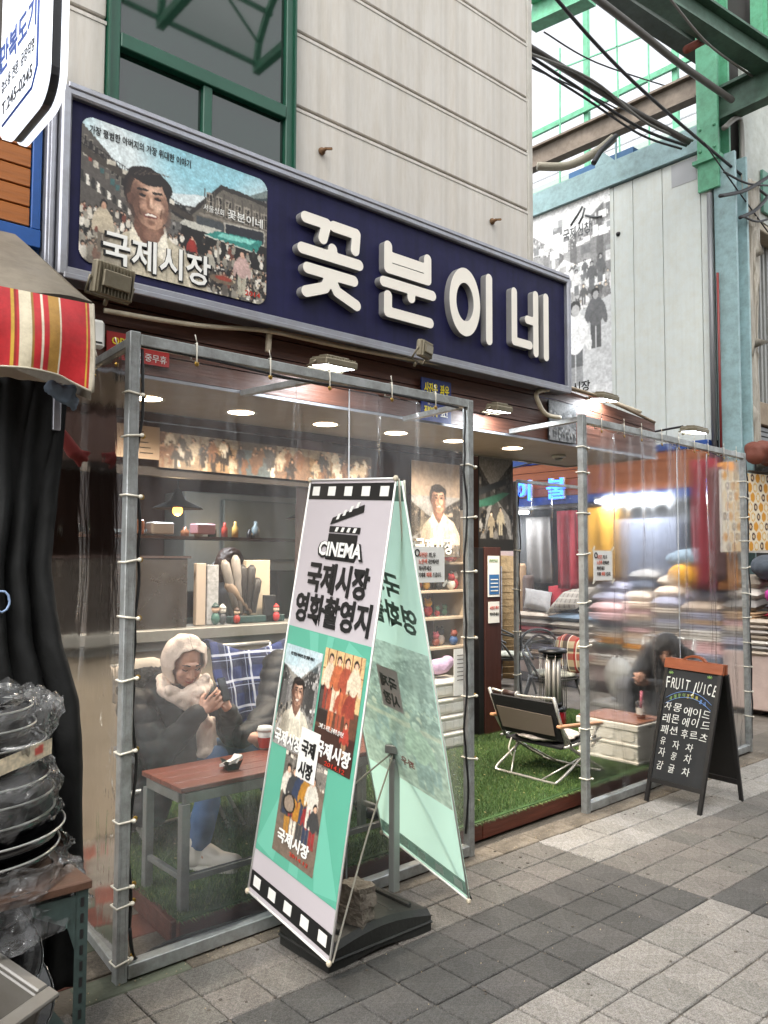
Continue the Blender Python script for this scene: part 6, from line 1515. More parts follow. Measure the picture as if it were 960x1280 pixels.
blob('work_shirt', [cap(s_+Vector((-.04, .02, -.25)), s_+Vector((-.04, .02, -.70)), .16, .17), cap(s_+Vector((-.12, -.16, -.24)), s_+Vector((0, .18, -.24)), .08, .08), cap(s_+Vector((-.12, -.16, -.24)), s_+Vector((-.05, -.26, -.50)), .07, .06), cap(s_+Vector((0, .18, -.24)), s_+Vector((.08, .22, -.50)), .07, .06)], .015, dkc, P4, 3, folds(.006, 9))
blob('trousers', [cap(s_+Vector((-.1, -.05, -.66)), (s_.x-.1, s_.y-.08, .12), .12, .07), cap(s_+Vector((0, .1, -.66)), (s_.x, s_.y+.1, .12), .12, .07)], .02, dkc, P4, 2)
blob('hair', [elp(hk+Vector((-.02, .01, .03)), .11, .10, .10), cap(hk+Vector((-.06, 0, 0)), hk+Vector((-.09, .02, -.16)), .09, .07)], .012, BHAIR, P4, 2, folds(.006, 20))

# ================================================================== left neighbour: light box sign, slatted board, awning, curtain
SLAT = mat('orange_slat_wood', '9A5A22', .45, bump=.2, bscale=8, var=.3, vscale=5, stretch=(.6, 3, 9), dirt=.15)
BLUEF = mat('blue_frame_paint', '1C4E92', .4, var=.15, dirt=.15)
NB = thing('neighbour_front', 'orange wood slat panel in a blue frame above the striped awning', 'shop front', (.7, 3.45, 2.8))
for k in range(6):
    z0 = 2.872+.083*k; b = MB(); b.box(.2, 3.44, z0+.003, 1.056, 3.46, z0+.080, .003); b.build('slat', SLAT, NB)
b = MB(); b.box(.2, 3.465, 2.75, 1.105, 3.50, 3.6); b.box(.2, 3.43, 2.79, 1.10, 3.464, 2.866, .003); b.box(1.060, 3.432, 2.867, 1.098, 3.464, 3.6, .003); b.build('frame', BLUEF, NB)
b = MB(); b.box(1.107, 3.40, 2.55, 1.147, 3.52, 3.7, .004); b.box(1.118, 3.388, 2.55, 1.136, 3.399, 3.7, .002); b.build('channel_post', ALU, NB)
b = MB(); b.box(.2, 3.52, 2.3, 1.15, 3.545, 8); b.build('wall', mat('neighbour_wall', '5A5650', .8, var=.2), NB)

LB = thing('lightbox_sign', 'lit white rounded light box sign with blue Korean lettering at the top left', 'sign', (.78, 2.9, 3.2))
LW = mat('lit_white_acrylic', 'E8ECF0', .3, emit=.38, ecol='EEF4FF'); 
lx = .70
def rbox(x0, x1, ya_, yb_, za_, zb_, r, m, nm):
    pts = []
    for (sy, sz, a0) in ((1, 1, 0), (-1, 1, 90), (-1, -1, 180), (1, -1, 270)):
        cy, cz = (yb_-r if sy > 0 else ya_+r), (zb_-r if sz > 0 else za_+r)
        for k in range(7): a = math.radians(a0+k*15); pts.append((x0, cy+r*math.cos(a), cz+r*math.sin(a)))
    b = MB(); b.prism(pts, (x1-x0, 0, 0)); return b.build(nm, m, LB)
lyn, lzb, lyf, lzt = 2.20, 2.755, 2.60, 3.6
rbox(lx, lx+.02, lyn, lyf, lzb, lzt, .09, LW, 'front_face')
rbox(lx+.021, lx+.046, lyn+.006, lyf-.006, lzb+.006, lzt-.006, .085, mat('black_sign_edge', '15161A', .4), 'black_band')
rbox(lx+.047, lx+.064, lyn, lyf, lzb, lzt, .09, LW, 'rear_face')
BL = mat('print_deep_blue', '1C3F86', .5)
b = MB(); b.tube([(lx-.001, lyn+.05, lzt), (lx-.001, lyn+.05, lzb+.10), (lx-.001, lyn+.09, lzb+.055), (lx-.001, lyf-.04, lzb+.055)], .004, 6); b.build('blue_border', BL, LB)
# the face looks towards -x: text runs towards -y
letters('lettering', '만복도기', (lx, lyn+.40, lzb+.24), (0, -1, 0), (0, 0, 1), .10, BL, LB, fit=.33, bold=.02)
letters('lettering', '업소용 전문, 공장직영', (lx, lyn+.38, lzb+.165), (0, -1, 0), (0, 0, 1), .045, INK, LB, fit=.30)
letters('lettering', 'T.245-0245', (lx, lyn+.37, lzb+.09), (0, -1, 0), (0, 0, 1), .055, INK, LB, fit=.28, bold=.01)

# striped awning
AW = thing('awning', 'grey topped awning with red, gold and white striped valance at the left', 'awning', (.8, 2.9, 2.05))
ay = 2.72; xr = at(116, 385, y=ay).x
def stripes(u, v):
    x = u*1.0   # 0..1 from left to right over the valance
    for a_, b_, c_ in ((.00, .02, 'B8902E'), (.55, .566, 'C8A23C'), (.566, .580, '8E2018'), (.592, .655, 'CFC5AC'), (.655, .667, '8A6A2A'), (.707, .716, 'D9D0BC'), (.745, .805, 'A9803A'), (.805, .813, 'D9D0BC'), (.955, .966, 'C8A23C'), (.975, 1.1, 'C9C2AE'), (.30, .36, 'CFC5AC'), (.22, .23, 'D9D0BC'), (.10, .15, 'A9803A')):
        if a_ <= x < b_: return c_
    return 'B5242A'
zt0 = at(60, 372, y=ay).z; zb0 = at(60, 478, y=ay).z
def val(u, v):
    x = (xr-.60)+.60*u; z = zt0+.01*(u)-(zt0-zb0)*v*(1-.0*u)
    z -= v*(.025*math.sin(u*3.3+2.6)+.035*max(0, u-.82)/.18); y = ay-.02*math.sin(v*3)+.012*math.sin(u*14+v*2)*v-.012*v
    return (x, y, z)
sheet('valance', val, 240, 14, mat('awning_cloth', (1, 1, 1), .5, attr=True, bump=.3, bscale=12, dirt=.4), AW, stripes)
GT = mat('grey_tarpaulin', '6F675A', .6, bump=.3, bscale=6, var=.25, vscale=3, dirt=.35)
top_b = at(50, 306, y=3.25)
sheet('top_cover', lambda u, v: ((xr-.62)+.62*u*(1-.10*v)+.0, ay+(3.40-ay)*v+.001, zt0+.012*u+(2.80-zt0)*v+.012*math.sin(u*9+v*5)*(1-v)), 40, 20, GT, AW)
sheet('side_flap', lambda u, v: (xr+.002-.062*u*(1-.0*v), ay+(3.40-ay)*u, (zt0+.01)*(1-v)+v*(zb0-.04)*(1-u)+v*u*(zt0-.1)+(2.80-zt0)*u*(1-v)), 12, 12, GT, AW)
tube_obj('hem_cord', [val(k/30, 1) for k in range(31)], .004, mat('pale_hem', 'A9A292', .8), AW)
tube_obj('hem_cord', [val(1, k/8) for k in range(9)], .005, mat('pale_hem', 'A9A292', .8), AW)
# blue net rag and red glove hanging below
blob('fabric_rag', [cap((xr-.05, 2.80, zb0-.01), (xr-.02, 2.82, zb0-.05), .03, .015), cap((xr-.10, 2.80, zb0), (xr-.06, 2.80, zb0-.035), .03, .02)], .008, mat('grey_blue_net', '5A6674', .9), None, 1, folds(.008, 30), label='grey blue net rag tucked under the awning corner', cat='cloth')
c = at(92, 565, y=3.25); blob('work_glove', [cap(c+Vector((-.05, 0, .07)), c, .022, .03), cap(c, c+Vector((.05, 0, -.025)), .02, .012), cap(c, c+Vector((.03, .01, -.05)), .018, .01), cap(c, c+Vector((.06, 0, .0)), .016, .01)], .007, mat('red_glove', '6E2420', .9, bump=.4), None, 1, label='red work glove hanging beside the black curtain', cat='glove')
CUR = mat('black_tarpaulin', '151616', .8, bump=.6, bscale=14, var=.3, vscale=4, dirt=.3, spec=.25)
def cur(u, v):
    xe = [(0, 1.05), (.08, 1.035), (.32, .995), (.45, 1.03), (.55, 1.09), (.66, 1.105), (1, 1.09)]
    for (a_, xa), (b_, xb) in zip(xe[:-1], xe[1:]):
        if a_ <= v <= b_: X1 = xa+(xb-xa)*(v-a_)/(b_-a_); break
    x = .15+(X1-.15)*u; z = 2.12-2.05*v
    q_ = u*26+2.2*v+1.6*mnoise.noise(Vector((u*3, v*1.5, 5))); y = 2.93-.10*v+.030*(1-abs(math.sin(q_))**.6*2)*(.35+v)+.012*math.sin(u*71-3*v+2*mnoise.noise(Vector((u*4, v*3, 1))))+.03*mnoise.noise(Vector((u*7, v*5, 2)))+.007*mnoise.noise(Vector((u*30, v*22, 2)))
    return (x, y, z)
sheet('black_curtain', cur, 200, 80, CUR, None, label='black tarpaulin curtain hanging in folds under the awning', cat='curtain', thick=.004)
cq = at(2, 752, y=2.84); b = MB(); b.tube([cq+Vector((.025*math.cos(a*.6), 0, .035*math.sin(a*.6))) for a in range(11)], .004, 6, closed=True); b.build('logo_ring', mat('pale_blue_logo', '7F95B5', .5), None, label='pale blue round emblem at the left edge of the black curtain', cat='emblem')
b = MB(); b.box(.985, 2.885, 1.95, 1.012, 2.90, 2.12, .002); b.build('steel_strap', ALU, None, label='short pale steel strap at the top of the black curtain', cat='bracket')
# ---- steel rack with pans, plastic and baskets
RK = thing('steel_rack', 'dark green slotted steel rack holding the stacked pans', 'rack', (.64, 2.5, 0))
RM = mat('green_slotted_angle', '3E4E4C', .5, .4, var=.25, vscale=8, dirt=.45)
fx, fy = .93, 2.33
for (x, y, sx, sy) in ((fx, fy, -1, 1), (fx, 2.86, -1, -1), (.35, fy, 1, 1), (.35, 2.86, 1, -1)):
    b = MB(); b.box(min(x, x+sx*.036), min(y, y+sy*.003), 0, max(x, x+sx*.036), max(y, y+sy*.003), .56); b.box(min(x, x+sx*.003), min(y+sy*.003, y+sy*.036), 0, max(x, x+sx*.003), max(y+sy*.003, y+sy*.036), .56)
    b.build('upright', RM, RK)
    b = MB()
    for k in range(12): b.box(x+sx*.013, y-.002 if sy > 0 else y+.0005, .03+.044*k, x+sx*.022, y-.0005 if sy > 0 else y+.002, .055+.044*k)
    b.build('slot', BLACK, RK)
b = MB(); b.prism([(fx-.037, fy-.003, .55), (fx-.16, fy-.003, .55), (fx-.15, fy-.003, .52), (fx-.06, fy-.003, .47), (fx-.037, fy-.003, .40)], (0, .003, 0)); b.prism([(fx+.0, fy+.037, .55), (fx+.0, fy+.15, .55), (fx+.0, fy+.05, .46), (fx+.0, fy+.037, .40)], (.003, 0, 0)); b.build('gusset', RM, RK)
b = MB(); b.box(.34, fy-.01, .561, fx+.008, 2.87, .585, .003); b.build('shelf', mat('worn_board', '4A3020', .7, bump=.3, var=.3, dirt=.4), RK)
b = MB(); b.box(.34, fy+.02, .12, fx-.01, 2.85, .135); b.build('lower_shelf', RM, RK)
ENA = mat('black_enamel', '101012', .18, coat=.6); RIM = mat('pale_rim_metal', 'B8B8B4', .3, .8)
pcx, pcy = .655, 2.60
pans = [(.27, .60), (.275, .655), (.265, .705), (.245, .755), (.235, .80), (.225, .85), (.215, .90), (.20, .95), (.19, 1.0)]
for i, (r, z) in enumerate(pans):
    t = thing('frying_pan', f'{["widest lowest", "second lowest", "third lowest", "fourth lowest", "middle", "fourth highest", "third highest", "second highest", "topmost"][i]} black enamel pan in the plastic wrapped stack', 'pan', (pcx, pcy, z), 'stacked black pans on the rack')
    ox = .012*math.sin(i*2.3); b = MB(); b.lathe((pcx+ox, pcy, z), [(r*.62, 0), (r*.9, .02), (r, .062), (r-.006, .062), (r*.86, .024), (r*.6, .008), (.005, .008)], 40); b.build('pan_body', ENA, t)
    b = MB(); b.tube([(pcx+ox+r*math.cos(a*PI/24), pcy+r*math.sin(a*PI/24), z+.063) for a in range(48)], .0035, 6, closed=True); b.build('rim', RIM, t)
def wrap(name, label, zc0, zc1, rr, seed, amp=.035, nu=90, nv=26, a0=-200, a1=60):
    def fn(u, v):
        a = math.radians(a0+(a1-a0)*u); z = zc0+(zc1-zc0)*v
        r = rr(v)+amp*mnoise.noise(Vector((u*14+seed, v*5, seed)))+amp*.6*abs(mnoise.noise(Vector((u*34+seed, v*16, 1))))
        return (pcx+r*math.cos(a), pcy+r*math.sin(a), z+.02*mnoise.noise(Vector((u*20, v*9, seed+4))))
    return sheet(name, fn, nu, nv, WRAP, None, label=label, cat='plastic film', smooth=False)
WRAP = vinyl('crinkled_wrap', 0, 0, .10, (.7, .7, .7))
wrap('plastic_wrap', 'crinkled clear plastic film round the upper pans', .74, 1.09, lambda v: .25-.02*v+.02*math.sin(v*9), 2)
wrap('plastic_wrap', 'clear plastic film skirt draped over the lower pans and rack shelf', .47, .66, lambda v: .335-.05*v, 7, .05)
sheet('plastic_wrap', lambda u, v: (pcx-.25+.46*u, pcy-.22+.4*v, 1.09+.05*mnoise.noise(Vector((u*5, v*5, 3)))+.03*abs(mnoise.noise(Vector((u*15, v*15, 3))))), 40, 40, WRAP, None, label='loose crumpled clear film on top of the pan stack', cat='plastic film', smooth=False)
b = MB()
for k in range(7): b.tube([(pcx-.02+.012*k, pcy-.262-.004*k, .905+.012*math.sin(k))]+[(pcx+.08+.012*k, pcy-.235, .93), (pcx+.20, pcy-.15, .945)], .008, 5, flat=.5)
A = Art(50, 12, 'C9BBA2'); A.rect(.72, .05, .84, .16, 'B8433A'); A.noise(.3)
A.done('paper_label', (pcx+.00, pcy-.275, .955), (.20, .115, .02), (0, 0, -.045), tag(thing('paper_label', 'creased printed paper slip tucked in the plastic of the pan stack', 'label', (pcx+.1, pcy-.25, .9))))
# basket crate with cloths under the shelf
BK = thing('plastic_basket', 'grey plastic basket with divided bays tilted under the pan rack', 'basket', (.62, 2.2, .18))
GBK = mat('grey_basket_plastic', '56534E', .45, var=.12, dirt=.2)
Mb = Matrix.Translation((.45, 2.20, .30)) @ Matrix.Rotation(math.radians(30), 4, 'Z') @ Matrix.Rotation(math.radians(20), 4, 'X')
def bb_(x0, y0, z0, x1, y1, z1, nm):
    b = MB(); c = Mb @ Vector(((x0+x1)/2, (y0+y1)/2, (z0+z1)/2)); R3 = Mb.to_3x3()
    b.obox(c, R3 @ Vector(((x1-x0)/2, 0, 0)), R3 @ Vector((0, (y1-y0)/2, 0)), R3 @ Vector((0, 0, (z1-z0)/2)), .004); return b.build(nm, GBK, BK)
bb_(-.21, -.16, 0, .21, .16, .01, 'bottom'); bb_(-.22, -.165, .0, -.205, .165, .17, 'side'); bb_(.205, -.165, 0, .22, .165, .17, 'side'); bb_(-.204, -.165, .0, .204, -.15, .17, 'side'); bb_(-.204, .15, 0, .204, .165, .17, 'side')
bb_(-.24, -.19, .171, .24, -.15, .185, 'rim'); bb_(-.24, .15, .171, .24, .19, .185, 'rim'); bb_(-.24, -.149, .171, -.205, .149, .185, 'rim'); bb_(.205, -.149, .171, .24, .149, .185, 'rim'); bb_(.02, -.148, .011, .035, .148, .15, 'divider')
blob('crumpled_cloth', [elp(Mb @ Vector((-.09, -.05, .12)), .09, .08, .05), elp(Mb @ Vector((-.05, .03, .13)), .06, .06, .045)], .008, mat('lilac_stripe_cloth', '9C8F9A', .9, var=.4, vscale=60), None, 2, folds(.012, 26), label='crumpled pale lilac cloth lying in the grey basket', cat='cloth')
blob('crumpled_cloth', [elp(Mb @ Vector((-.14, -.10, .10)), .05, .04, .04)], .008, mat('red_blue_cloth', '7A2230', .9, var=.5, vscale=30), None, 2, folds(.012, 26), label='small red and blue cloth at the edge of the grey basket', cat='cloth')
for i, (x, y, z, r) in enumerate(((.72, 2.62, .20, .21), (.70, 2.64, .32, .20))):
    b = MB(); b.lathe((x, y, z), [(r*.6, 0), (r, .05), (r-.006, .05), (r*.6, .008)], 32, Vector((.25, -.5, .8))); b.tube([Vector((x, y, z))+Vector((.25, -.5, .8)).normalized()*.05+(Matrix.Rotation(a*PI/16, 3, Vector((.25, -.5, .8))) @ Vector((.25, -.5, .8)).orthogonal().normalized())*r for a in range(32)], .0035, 5, closed=True)
    b.build('frying_pan', ENA, None, label=('lower' if i == 0 else 'upper')+' black pan leaning under the rack shelf behind the grey basket', cat='pan')
# fire extinguisher behind the curtain edge
FE = thing('fire_extinguisher', 'red fire extinguisher standing between the black curtain and the tent', 'fire extinguisher', (1.43, 3.98, 0))
b = MB(); b.lathe((1.43, 3.98, 0), [(.050, 0), (.055, .01), (.055, .36), (.04, .40), (.02, .425)], 24); b.build('cylinder', mat('red_cylinder_paint', '8E1418', .3, coat=.4), FE)
b = MB(); b.lathe((1.43, 3.98, 0), [(.0555, .18), (.0555, .22)], 24, close=False); b.build('label_band', PAPER, FE)
b = MB(); b.bar((1.39, 3.98, .44), (1.49, 3.98, .46), .02, .02); b.tube([(1.43, 3.98, .42), (1.43, 3.98, .45)], .012, 8); b.build('valve', BLACK, FE)

# ================================================================== kitchen props (inside, behind the counter window)
def ps(px, py, y): return at(px, py, y=y)
SILL = 1.092
KT = thing('stainless_hood', 'tall stainless steel splash panel on the left of the kitchen counter', 'counter panel', (1.9, SY+.12, SILL))
b = MB(); b.box(.9, SY+.02, SILL, 2.32, SY+.035, 1.50, .004); b.build('panel', mat('dull_stainless', '7A726C', .28, .85, bump=.3, bscale=5, var=.35, vscale=3), KT)
b = MB(); b.box(.9, SY+.015, 1.501, 2.34, SY+.12, 1.515); b.build('panel_top', mat('dark_top', '3A2C28', .5), KT)
b = MB(); b.box(1.0, 5.7, .06, 4.9, 6.3, 1.0, .01); b.build('kitchen_counter', mat('steel_counter', '5E5B58', .35, .7, var=.2), None, label='long stainless worktop in the kitchen behind the window', cat='worktop')
b = MB(); b.box(1.0, 6.6, 1.72, 3.2, 6.98, 1.75); b.box(3.4, 6.55, 1.2, 4.9, 6.95, 2.1, .01); tag(b.build('wall_unit', mat('pale_wall_unit', '8E938F', .4, .2, var=.1)), 'pale grey wall cabinet and shelf at the back of the kitchen', 'cabinet')
PLK = mat('black_lamp_shade', '14100D', .9, spec=.1)
for i, (px, py, y, s_, lab) in enumerate(((222, 628, 5.0, 1, 'black cone pendant lamp with a warm bulb in the kitchen window, left'), (382, 641, 5.7, 1, 'black cone pendant lamp with a warm bulb beside the banner top'), (88, 657, 5.2, .8, 'small warm lamp glowing at the far left of the kitchen'))):
    c = ps(px, py+8, y); t = thing('pendant_lamp', lab, 'lamp', c, 'pendant lamps in the kitchen')
    b = MB(); b.lathe(c, [(.17*s_, 0), (.15*s_, .012), (.05*s_, .06), (.02*s_, .13), (.008, .14)], 24, close=False); b.build('shade', PLK, t)
    tube_obj('cord', [c+Vector((0, 0, .13)), Vector((c.x, c.y, 2.42))], .004, BLACK, t)
    b = MB(); b.ell(c+Vector((0, 0, -.012)), .034*s_, .034*s_, .036*s_, 12, 8); b.build('bulb', WARM, t)
    ld = bpy.data.lights.new('bulb_light', 'POINT'); lo = bpy.data.objects.new('bulb_light', ld); COL.objects.link(lo); ld.energy = 2.4; ld.color = (1, .7, .4); ld.shadow_soft_size = .04; lo.parent = t; lo.location = (0, 0, -.05)
def fluo(x, y, z, L, ax, lab, e=6, tilt=0):
    t = thing('fluorescent_tube', lab, 'ceiling light', (x, y, z)); d = Vector((L/2, 0, 0)) if ax == 'x' else Vector((0, L/2, 0)); c = Vector((x, y, z))
    b = MB(); b.tube([c-d, c+d], .018, 10); b.build('tube', LED, t); b = MB(); b.bar(c-d*1.03+Vector((0, 0, .035)), c+d*1.03+Vector((0, 0, .035)), .05, .03, bev=.004); b.build('fitting', WHITE, t)
    ld = bpy.data.lights.new('tube_light', 'AREA'); lo = bpy.data.objects.new('tube_light', ld); COL.objects.link(lo); ld.shape = 'RECTANGLE'; ld.size = L if ax == 'x' else .05; ld.size_y = .05 if ax == 'x' else L; ld.energy = e*.8; ld.color = (.9, .95, 1); lo.parent = t; lo.location = (0, 0, -.03)
c = ps(515, 604, 6.2); fluo(c.x, c.y, c.z, .62, 'x', 'bright white tube light in the kitchen right of the banner top', 9)
c = ps(235, 608, 5.6); fluo(c.x, c.y, 2.3, .8, 'x', 'added white tube light, standing in for a reflected streak, above the left pendant lamp', 9)  # added lamp: stands in for a tube reflection in the vinyl
# things on the sill: notebooks, packs, gloves drying on a rack, figures
def props(nm, lab, cat, px0, py0, px1, py1, y, dp, m, bev=.004, grp=None):
    a_ = ps(px0, py0, y); c_ = ps(px1, py1, y); b = MB(); b.box(a_.x, y, c_.z, c_.x, y+dp, a_.z, bev); return b.build(nm, m, None, label=lab, cat=cat, group=grp)
ys = SY+.06
def sill(nm, lab, cat, px0, px1, py0, m, dp=.04, y=ys, bev=.004):
    a_ = ps(px0, py0, y); c_ = ps(px1, py0, y); b = MB(); b.box(a_.x, y, SILL+.001, c_.x, y+dp, a_.z, bev); return b.build(nm, m, None, label=lab, cat=cat)
sill('menu_folder', 'pale standing menu folder on the sill right of the steel panel', 'folder', 246, 258, 704, mat('pale_folder', 'A8998A', .5))
sill('plastic_pack', 'crinkled clear pack standing beside the menu folder', 'pack', 260, 274, 706, mat('clear_pack', 'A5A5A5', .2, var=.4, vscale=40))
sill('spiral_notebook', 'cream spiral notebook standing behind the leaning bottles on the sill', 'notebook', 308, 338, 700, mat('cream_paper', 'BFAF98', .6, var=.1), y=ys+.08)
sill('teal_box', 'dark teal box under the leaning bottles on the sill', 'box', 290, 356, 771, mat('dark_teal', '1F3B3A', .5, var=.2), dp=.08)
sill('black_box', 'black device box right of the leaning bottles on the sill', 'box', 332, 345, 744, BLACK)
for i, (px, py, tx_, m_, lab) in enumerate(((280, 700, -.06, mat('clear_glove', '8A837C', .3, var=.5), 'pale clear bottle'), (294, 694, -.03, mat('clear_glove2', '9A928A', .3, var=.5), 'upright whitish bottle'), (303, 706, .0, mat('dark_glove', '2A2623', .5), 'dark upright bottle'), (315, 706, .02, mat('dark_glove', '2A2623', .5), 'dark leaning bottle'), (283, 728, -.04, mat('tan_glove', '7D6A58', .5, var=.3), 'tan bottle'), (322, 722, .05, mat('dark_glove', '2A2623', .5), 'rightmost dark bottle'))):
    base_ = Vector((ps(296+4*i, 770, ys+.03).x, ys+.03, SILL+.06)); c = ps(px, py, ys+.03)
    b = MB(); b.tube([base_, base_.lerp(c, .5), base_.lerp(c, .62), c.lerp(base_, .08), c], [.020, .024, .030, .030, .012], 12)
    b.build('squeeze_bottle', m_, None, label=lab+' in the slanted cluster on the kitchen sill', cat='bottle')
def figurine(px, y, h, cols, lab):
    x = ps(px, 770, y).x; t = thing('figurine', lab, 'figurine', (x, y, SILL)); 
    b = MB(); b.ell((x, y, SILL+h*.3), h*.22, h*.2, h*.3, 10, 8); b.build('torso', mat('fig_'+cols[0], cols[0], .5), t)
    b = MB(); b.ell((x, y, SILL+h*.74), h*.2, h*.19, h*.2, 10, 8); b.build('head', mat('fig_'+cols[1], cols[1], .5), t)
    b = MB(); b.lathe((x, y, SILL+h*.84), [(h*.22, 0), (h*.17, h*.08), (h*.03, h*.22)], 10); b.build('hat', mat('fig_'+cols[2], cols[2], .5), t)
figurine(345, ys, .11, ('A8242A', 'D9C3B0', 'B5302A'), 'small red doll with a pale face on the sill beside the banner')
figurine(269, ys, .13, ('2C5A50', 'C9A890', '1E3A36'), 'dark green standing figurine on the sill')
figurine(278, ys, .12, ('33343A', 'D9D3C8', 'C9C4BA'), 'figurine with a white hat on the sill')
figurine(296, ys-.02, .10, ('8E2A24', 'C9B29A', '3A2A24'), 'small red brown figurine on the sill')
for i, (px, py, wpx, hpx, c_, lab) in enumerate(((190, 652, 28, 16, 'A8A4A0', 'clear lidded container stack on the far kitchen shelf'), (246, 654, 24, 14, 'B58A92', 'container with a pink lid on the far kitchen shelf'), (172, 649, 9, 19, '8A5A42', 'orange brown bottle on the kitchen shelf'))):
    a_ = ps(px, py, 5.6); c_2 = ps(px+wpx, py+hpx, 5.6); b = MB(); b.box(a_.x, 5.6, c_2.z, c_2.x, 5.72, a_.z, .01); b.build('food_container', mat('cont_'+c_, c_, .3), None, label=lab, cat='container')
b = MB(); a_ = ps(165, 669, 5.6); KSZ = a_.z; b.box(a_.x-.7, 5.50, a_.z-.022, a_.x+1.6, 5.82, a_.z-.001); b.build('kitchen_shelf', DWALL, None, label='dark shelf carrying containers in the kitchen', cat='shelf')
r_ = random.Random(44)
BC = ['8E5A3A', 'B9B4AC', '3A4A3A', 'A83A2A', 'C9A25A', '2A2A2E', '7A8A90', 'D0C8BA', '5A3A2A']; BN_ = ['brown', 'pale grey', 'dark green', 'red', 'ochre', 'black', 'blue grey', 'cream', 'dark brown']
for k in range(16):
    ci = k % 9; x = 2.02+.105*k+r_.uniform(-.02, .02); h = r_.uniform(.07, .16); r0 = r_.uniform(.022, .038)
    if 2.28 < x < 2.52 or 2.70 < x < 2.95: continue
    b = MB(); b.lathe((x, 5.62+r_.uniform(0, .08), KSZ), [(r0, 0), (r0, h*.6), (r0*.45, h*.78), (r0*.45, h)], 12)
    b.build('bottle', mat('bot_'+BC[ci], BC[ci], .25), None, label=f'small {BN_[ci]} bottle on the kitchen shelf, {"left" if x < 2.3 else "middle" if x < 3 else "right"} part', cat='bottle', group='bottles on the kitchen shelf')
b = MB(); b.box(3.35, 5.72, 1.0, 3.72, 6.0, 1.48, .03); b.box(3.39, 5.70, 1.1, 3.68, 5.715, 1.40, .01); b.build('drink_dispenser', mat('pale_dispenser', 'A9ACAE', .3, var=.1), None, label='pale drink dispenser on the kitchen worktop left of the banner top', cat='dispenser')
for k, (x, w_, h, c_, nm_) in enumerate(((1.15, .2, .35, '6A4A3A', 'brown'), (1.45, .25, .2, '8A8A88', 'grey'), (1.8, .16, .28, '7A2A22', 'dark red'), (2.05, .22, .16, 'B5A58A', 'tan'), (2.42, .18, .30, '2E2E32', 'black'), (3.85, .3, .4, '4A4E50', 'dark grey'), (4.25, .25, .3, '8A7A62', 'khaki'))):
    b = MB(); b.box(x, 5.75, 1.001, x+w_, 6.05, 1.0+h, .015); b.box(x+.02, 5.742, 1.03, x+w_-.02, 5.749, 1.0+h*.7); b.build('appliance', mat('app_'+c_, c_, .4, var=.2), None, label=f'{nm_} box shaped appliance on the kitchen worktop', cat='appliance')
b = MB(); a_ = ps(280, 624, 6.5); c_2 = ps(375, 700, 6.5); b.box(a_.x, 6.5, c_2.z, c_2.x, 6.6, a_.z, .01); b.build('refrigerator_door', mat('grey_green_door', '6C746F', .35, .3, var=.1), None, label='grey refrigerator front at the back of the kitchen behind the worker', cat='refrigerator')

# ================================================================== souvenir shelves right of the banner
SH = thing('display_shelf', 'white souvenir shelf unit full of small toys beside the middle post', 'shelf', (4.0, 4.6, 0))
x0, x1 = 3.42, 4.80; CRM = mat('cream_shelf', 'B5A48E', .5, var=.1)
for z in (.80, 1.03, 1.24, 1.46): b = MB(); b.box(x0, SY+.05, z, x1, SY+.42, z+.02, .002); b.build('shelf_board', CRM, SH)
for x in (x0-.02, x1): b = MB(); b.box(x, SY+.04, .1, x+.02, SY+.43, 1.9); b.build('side_panel', CRM, SH)
b = MB(); b.box(x0-.02, SY+.431, .1, x1+.02, SY+.45, 1.9); b.build('back_panel', mat('dark_red_back', '4A2620', .7), SH)
r_ = random.Random(12); pal = ['9E1E22', 'C9B8A8', 'D9D4C8', '2A2A30', 'C8922A', '2F4E7A', '7A3A2C', 'B85A62', '3E6A4A']
cols = {'9E1E22': 'red', 'C9B8A8': 'tan', 'D9D4C8': 'white', '2A2A30': 'black', 'C8922A': 'yellow', '2F4E7A': 'blue', '7A3A2C': 'brown', 'B85A62': 'pink', '3E6A4A': 'green'}
for zi, z in enumerate((.82, 1.05, 1.26, 1.48)):
    x = x0+.05
    while x < x1-.05:
        if x > 3.75:
            c_ = r_.choice(pal); c2 = r_.choice(pal); h = r_.uniform(.07, .13); y = SY+r_.uniform(.08, .2)
            t = thing('souvenir_toy', f'small {cols[c_]} toy with {cols[c2]} head, {"left" if x < 4.1 else "middle" if x < 4.45 else "right"} on the {["lowest", "second lowest", "second highest", "highest"][zi]} souvenir shelf', 'toy', (x, y, z), 'toys on the souvenir shelves')
            b = MB(); b.ell((x, y, z+h*.36), h*.34, h*.3, h*.36, 10, 8); b.build('toy_body', mat('toy_'+c_, c_, .6), t)
            b = MB(); b.ell((x, y-.005, z+h*.85), h*.28, h*.26, h*.26, 10, 8); b.ell((x-h*.2, y, z+h*1.08), h*.09, h*.08, h*.1, 6, 5); b.ell((x+h*.2, y, z+h*1.08), h*.09, h*.08, h*.1, 6, 5); b.build('toy_head', mat('toy_'+c2, c2, .6), t)
        x += r_.uniform(.075, .12)
for i in range(4):
    b = MB(); z = .12+.125*i; b.box(4.17, SY-.22, z, 4.53, SY+.02, z+.118, .012); b.box(4.16, SY-.23, z+.09, 4.54, SY+.03, z+.112, .006)
    for k in range(4): b.box(4.19+.085*k, SY-.224, z+.02, 4.26+.085*k, SY-.219, z+.075, .002)
    b.build('stacked_crate', CW, None, label=f'{["lowest", "second lowest", "second highest", "topmost"][i]} white plastic crate stacked behind the middle tent post', cat='crate')
t = thing('menu_sheet', 'white printed sheet hung in front of the stacked white crates', 'notice', (4.5, SY-.25, .55)); b = MB(); b.box(4.34, SY-.245, .50, 4.50, SY-.24, .84); b.build('sheet', PAPER, t)
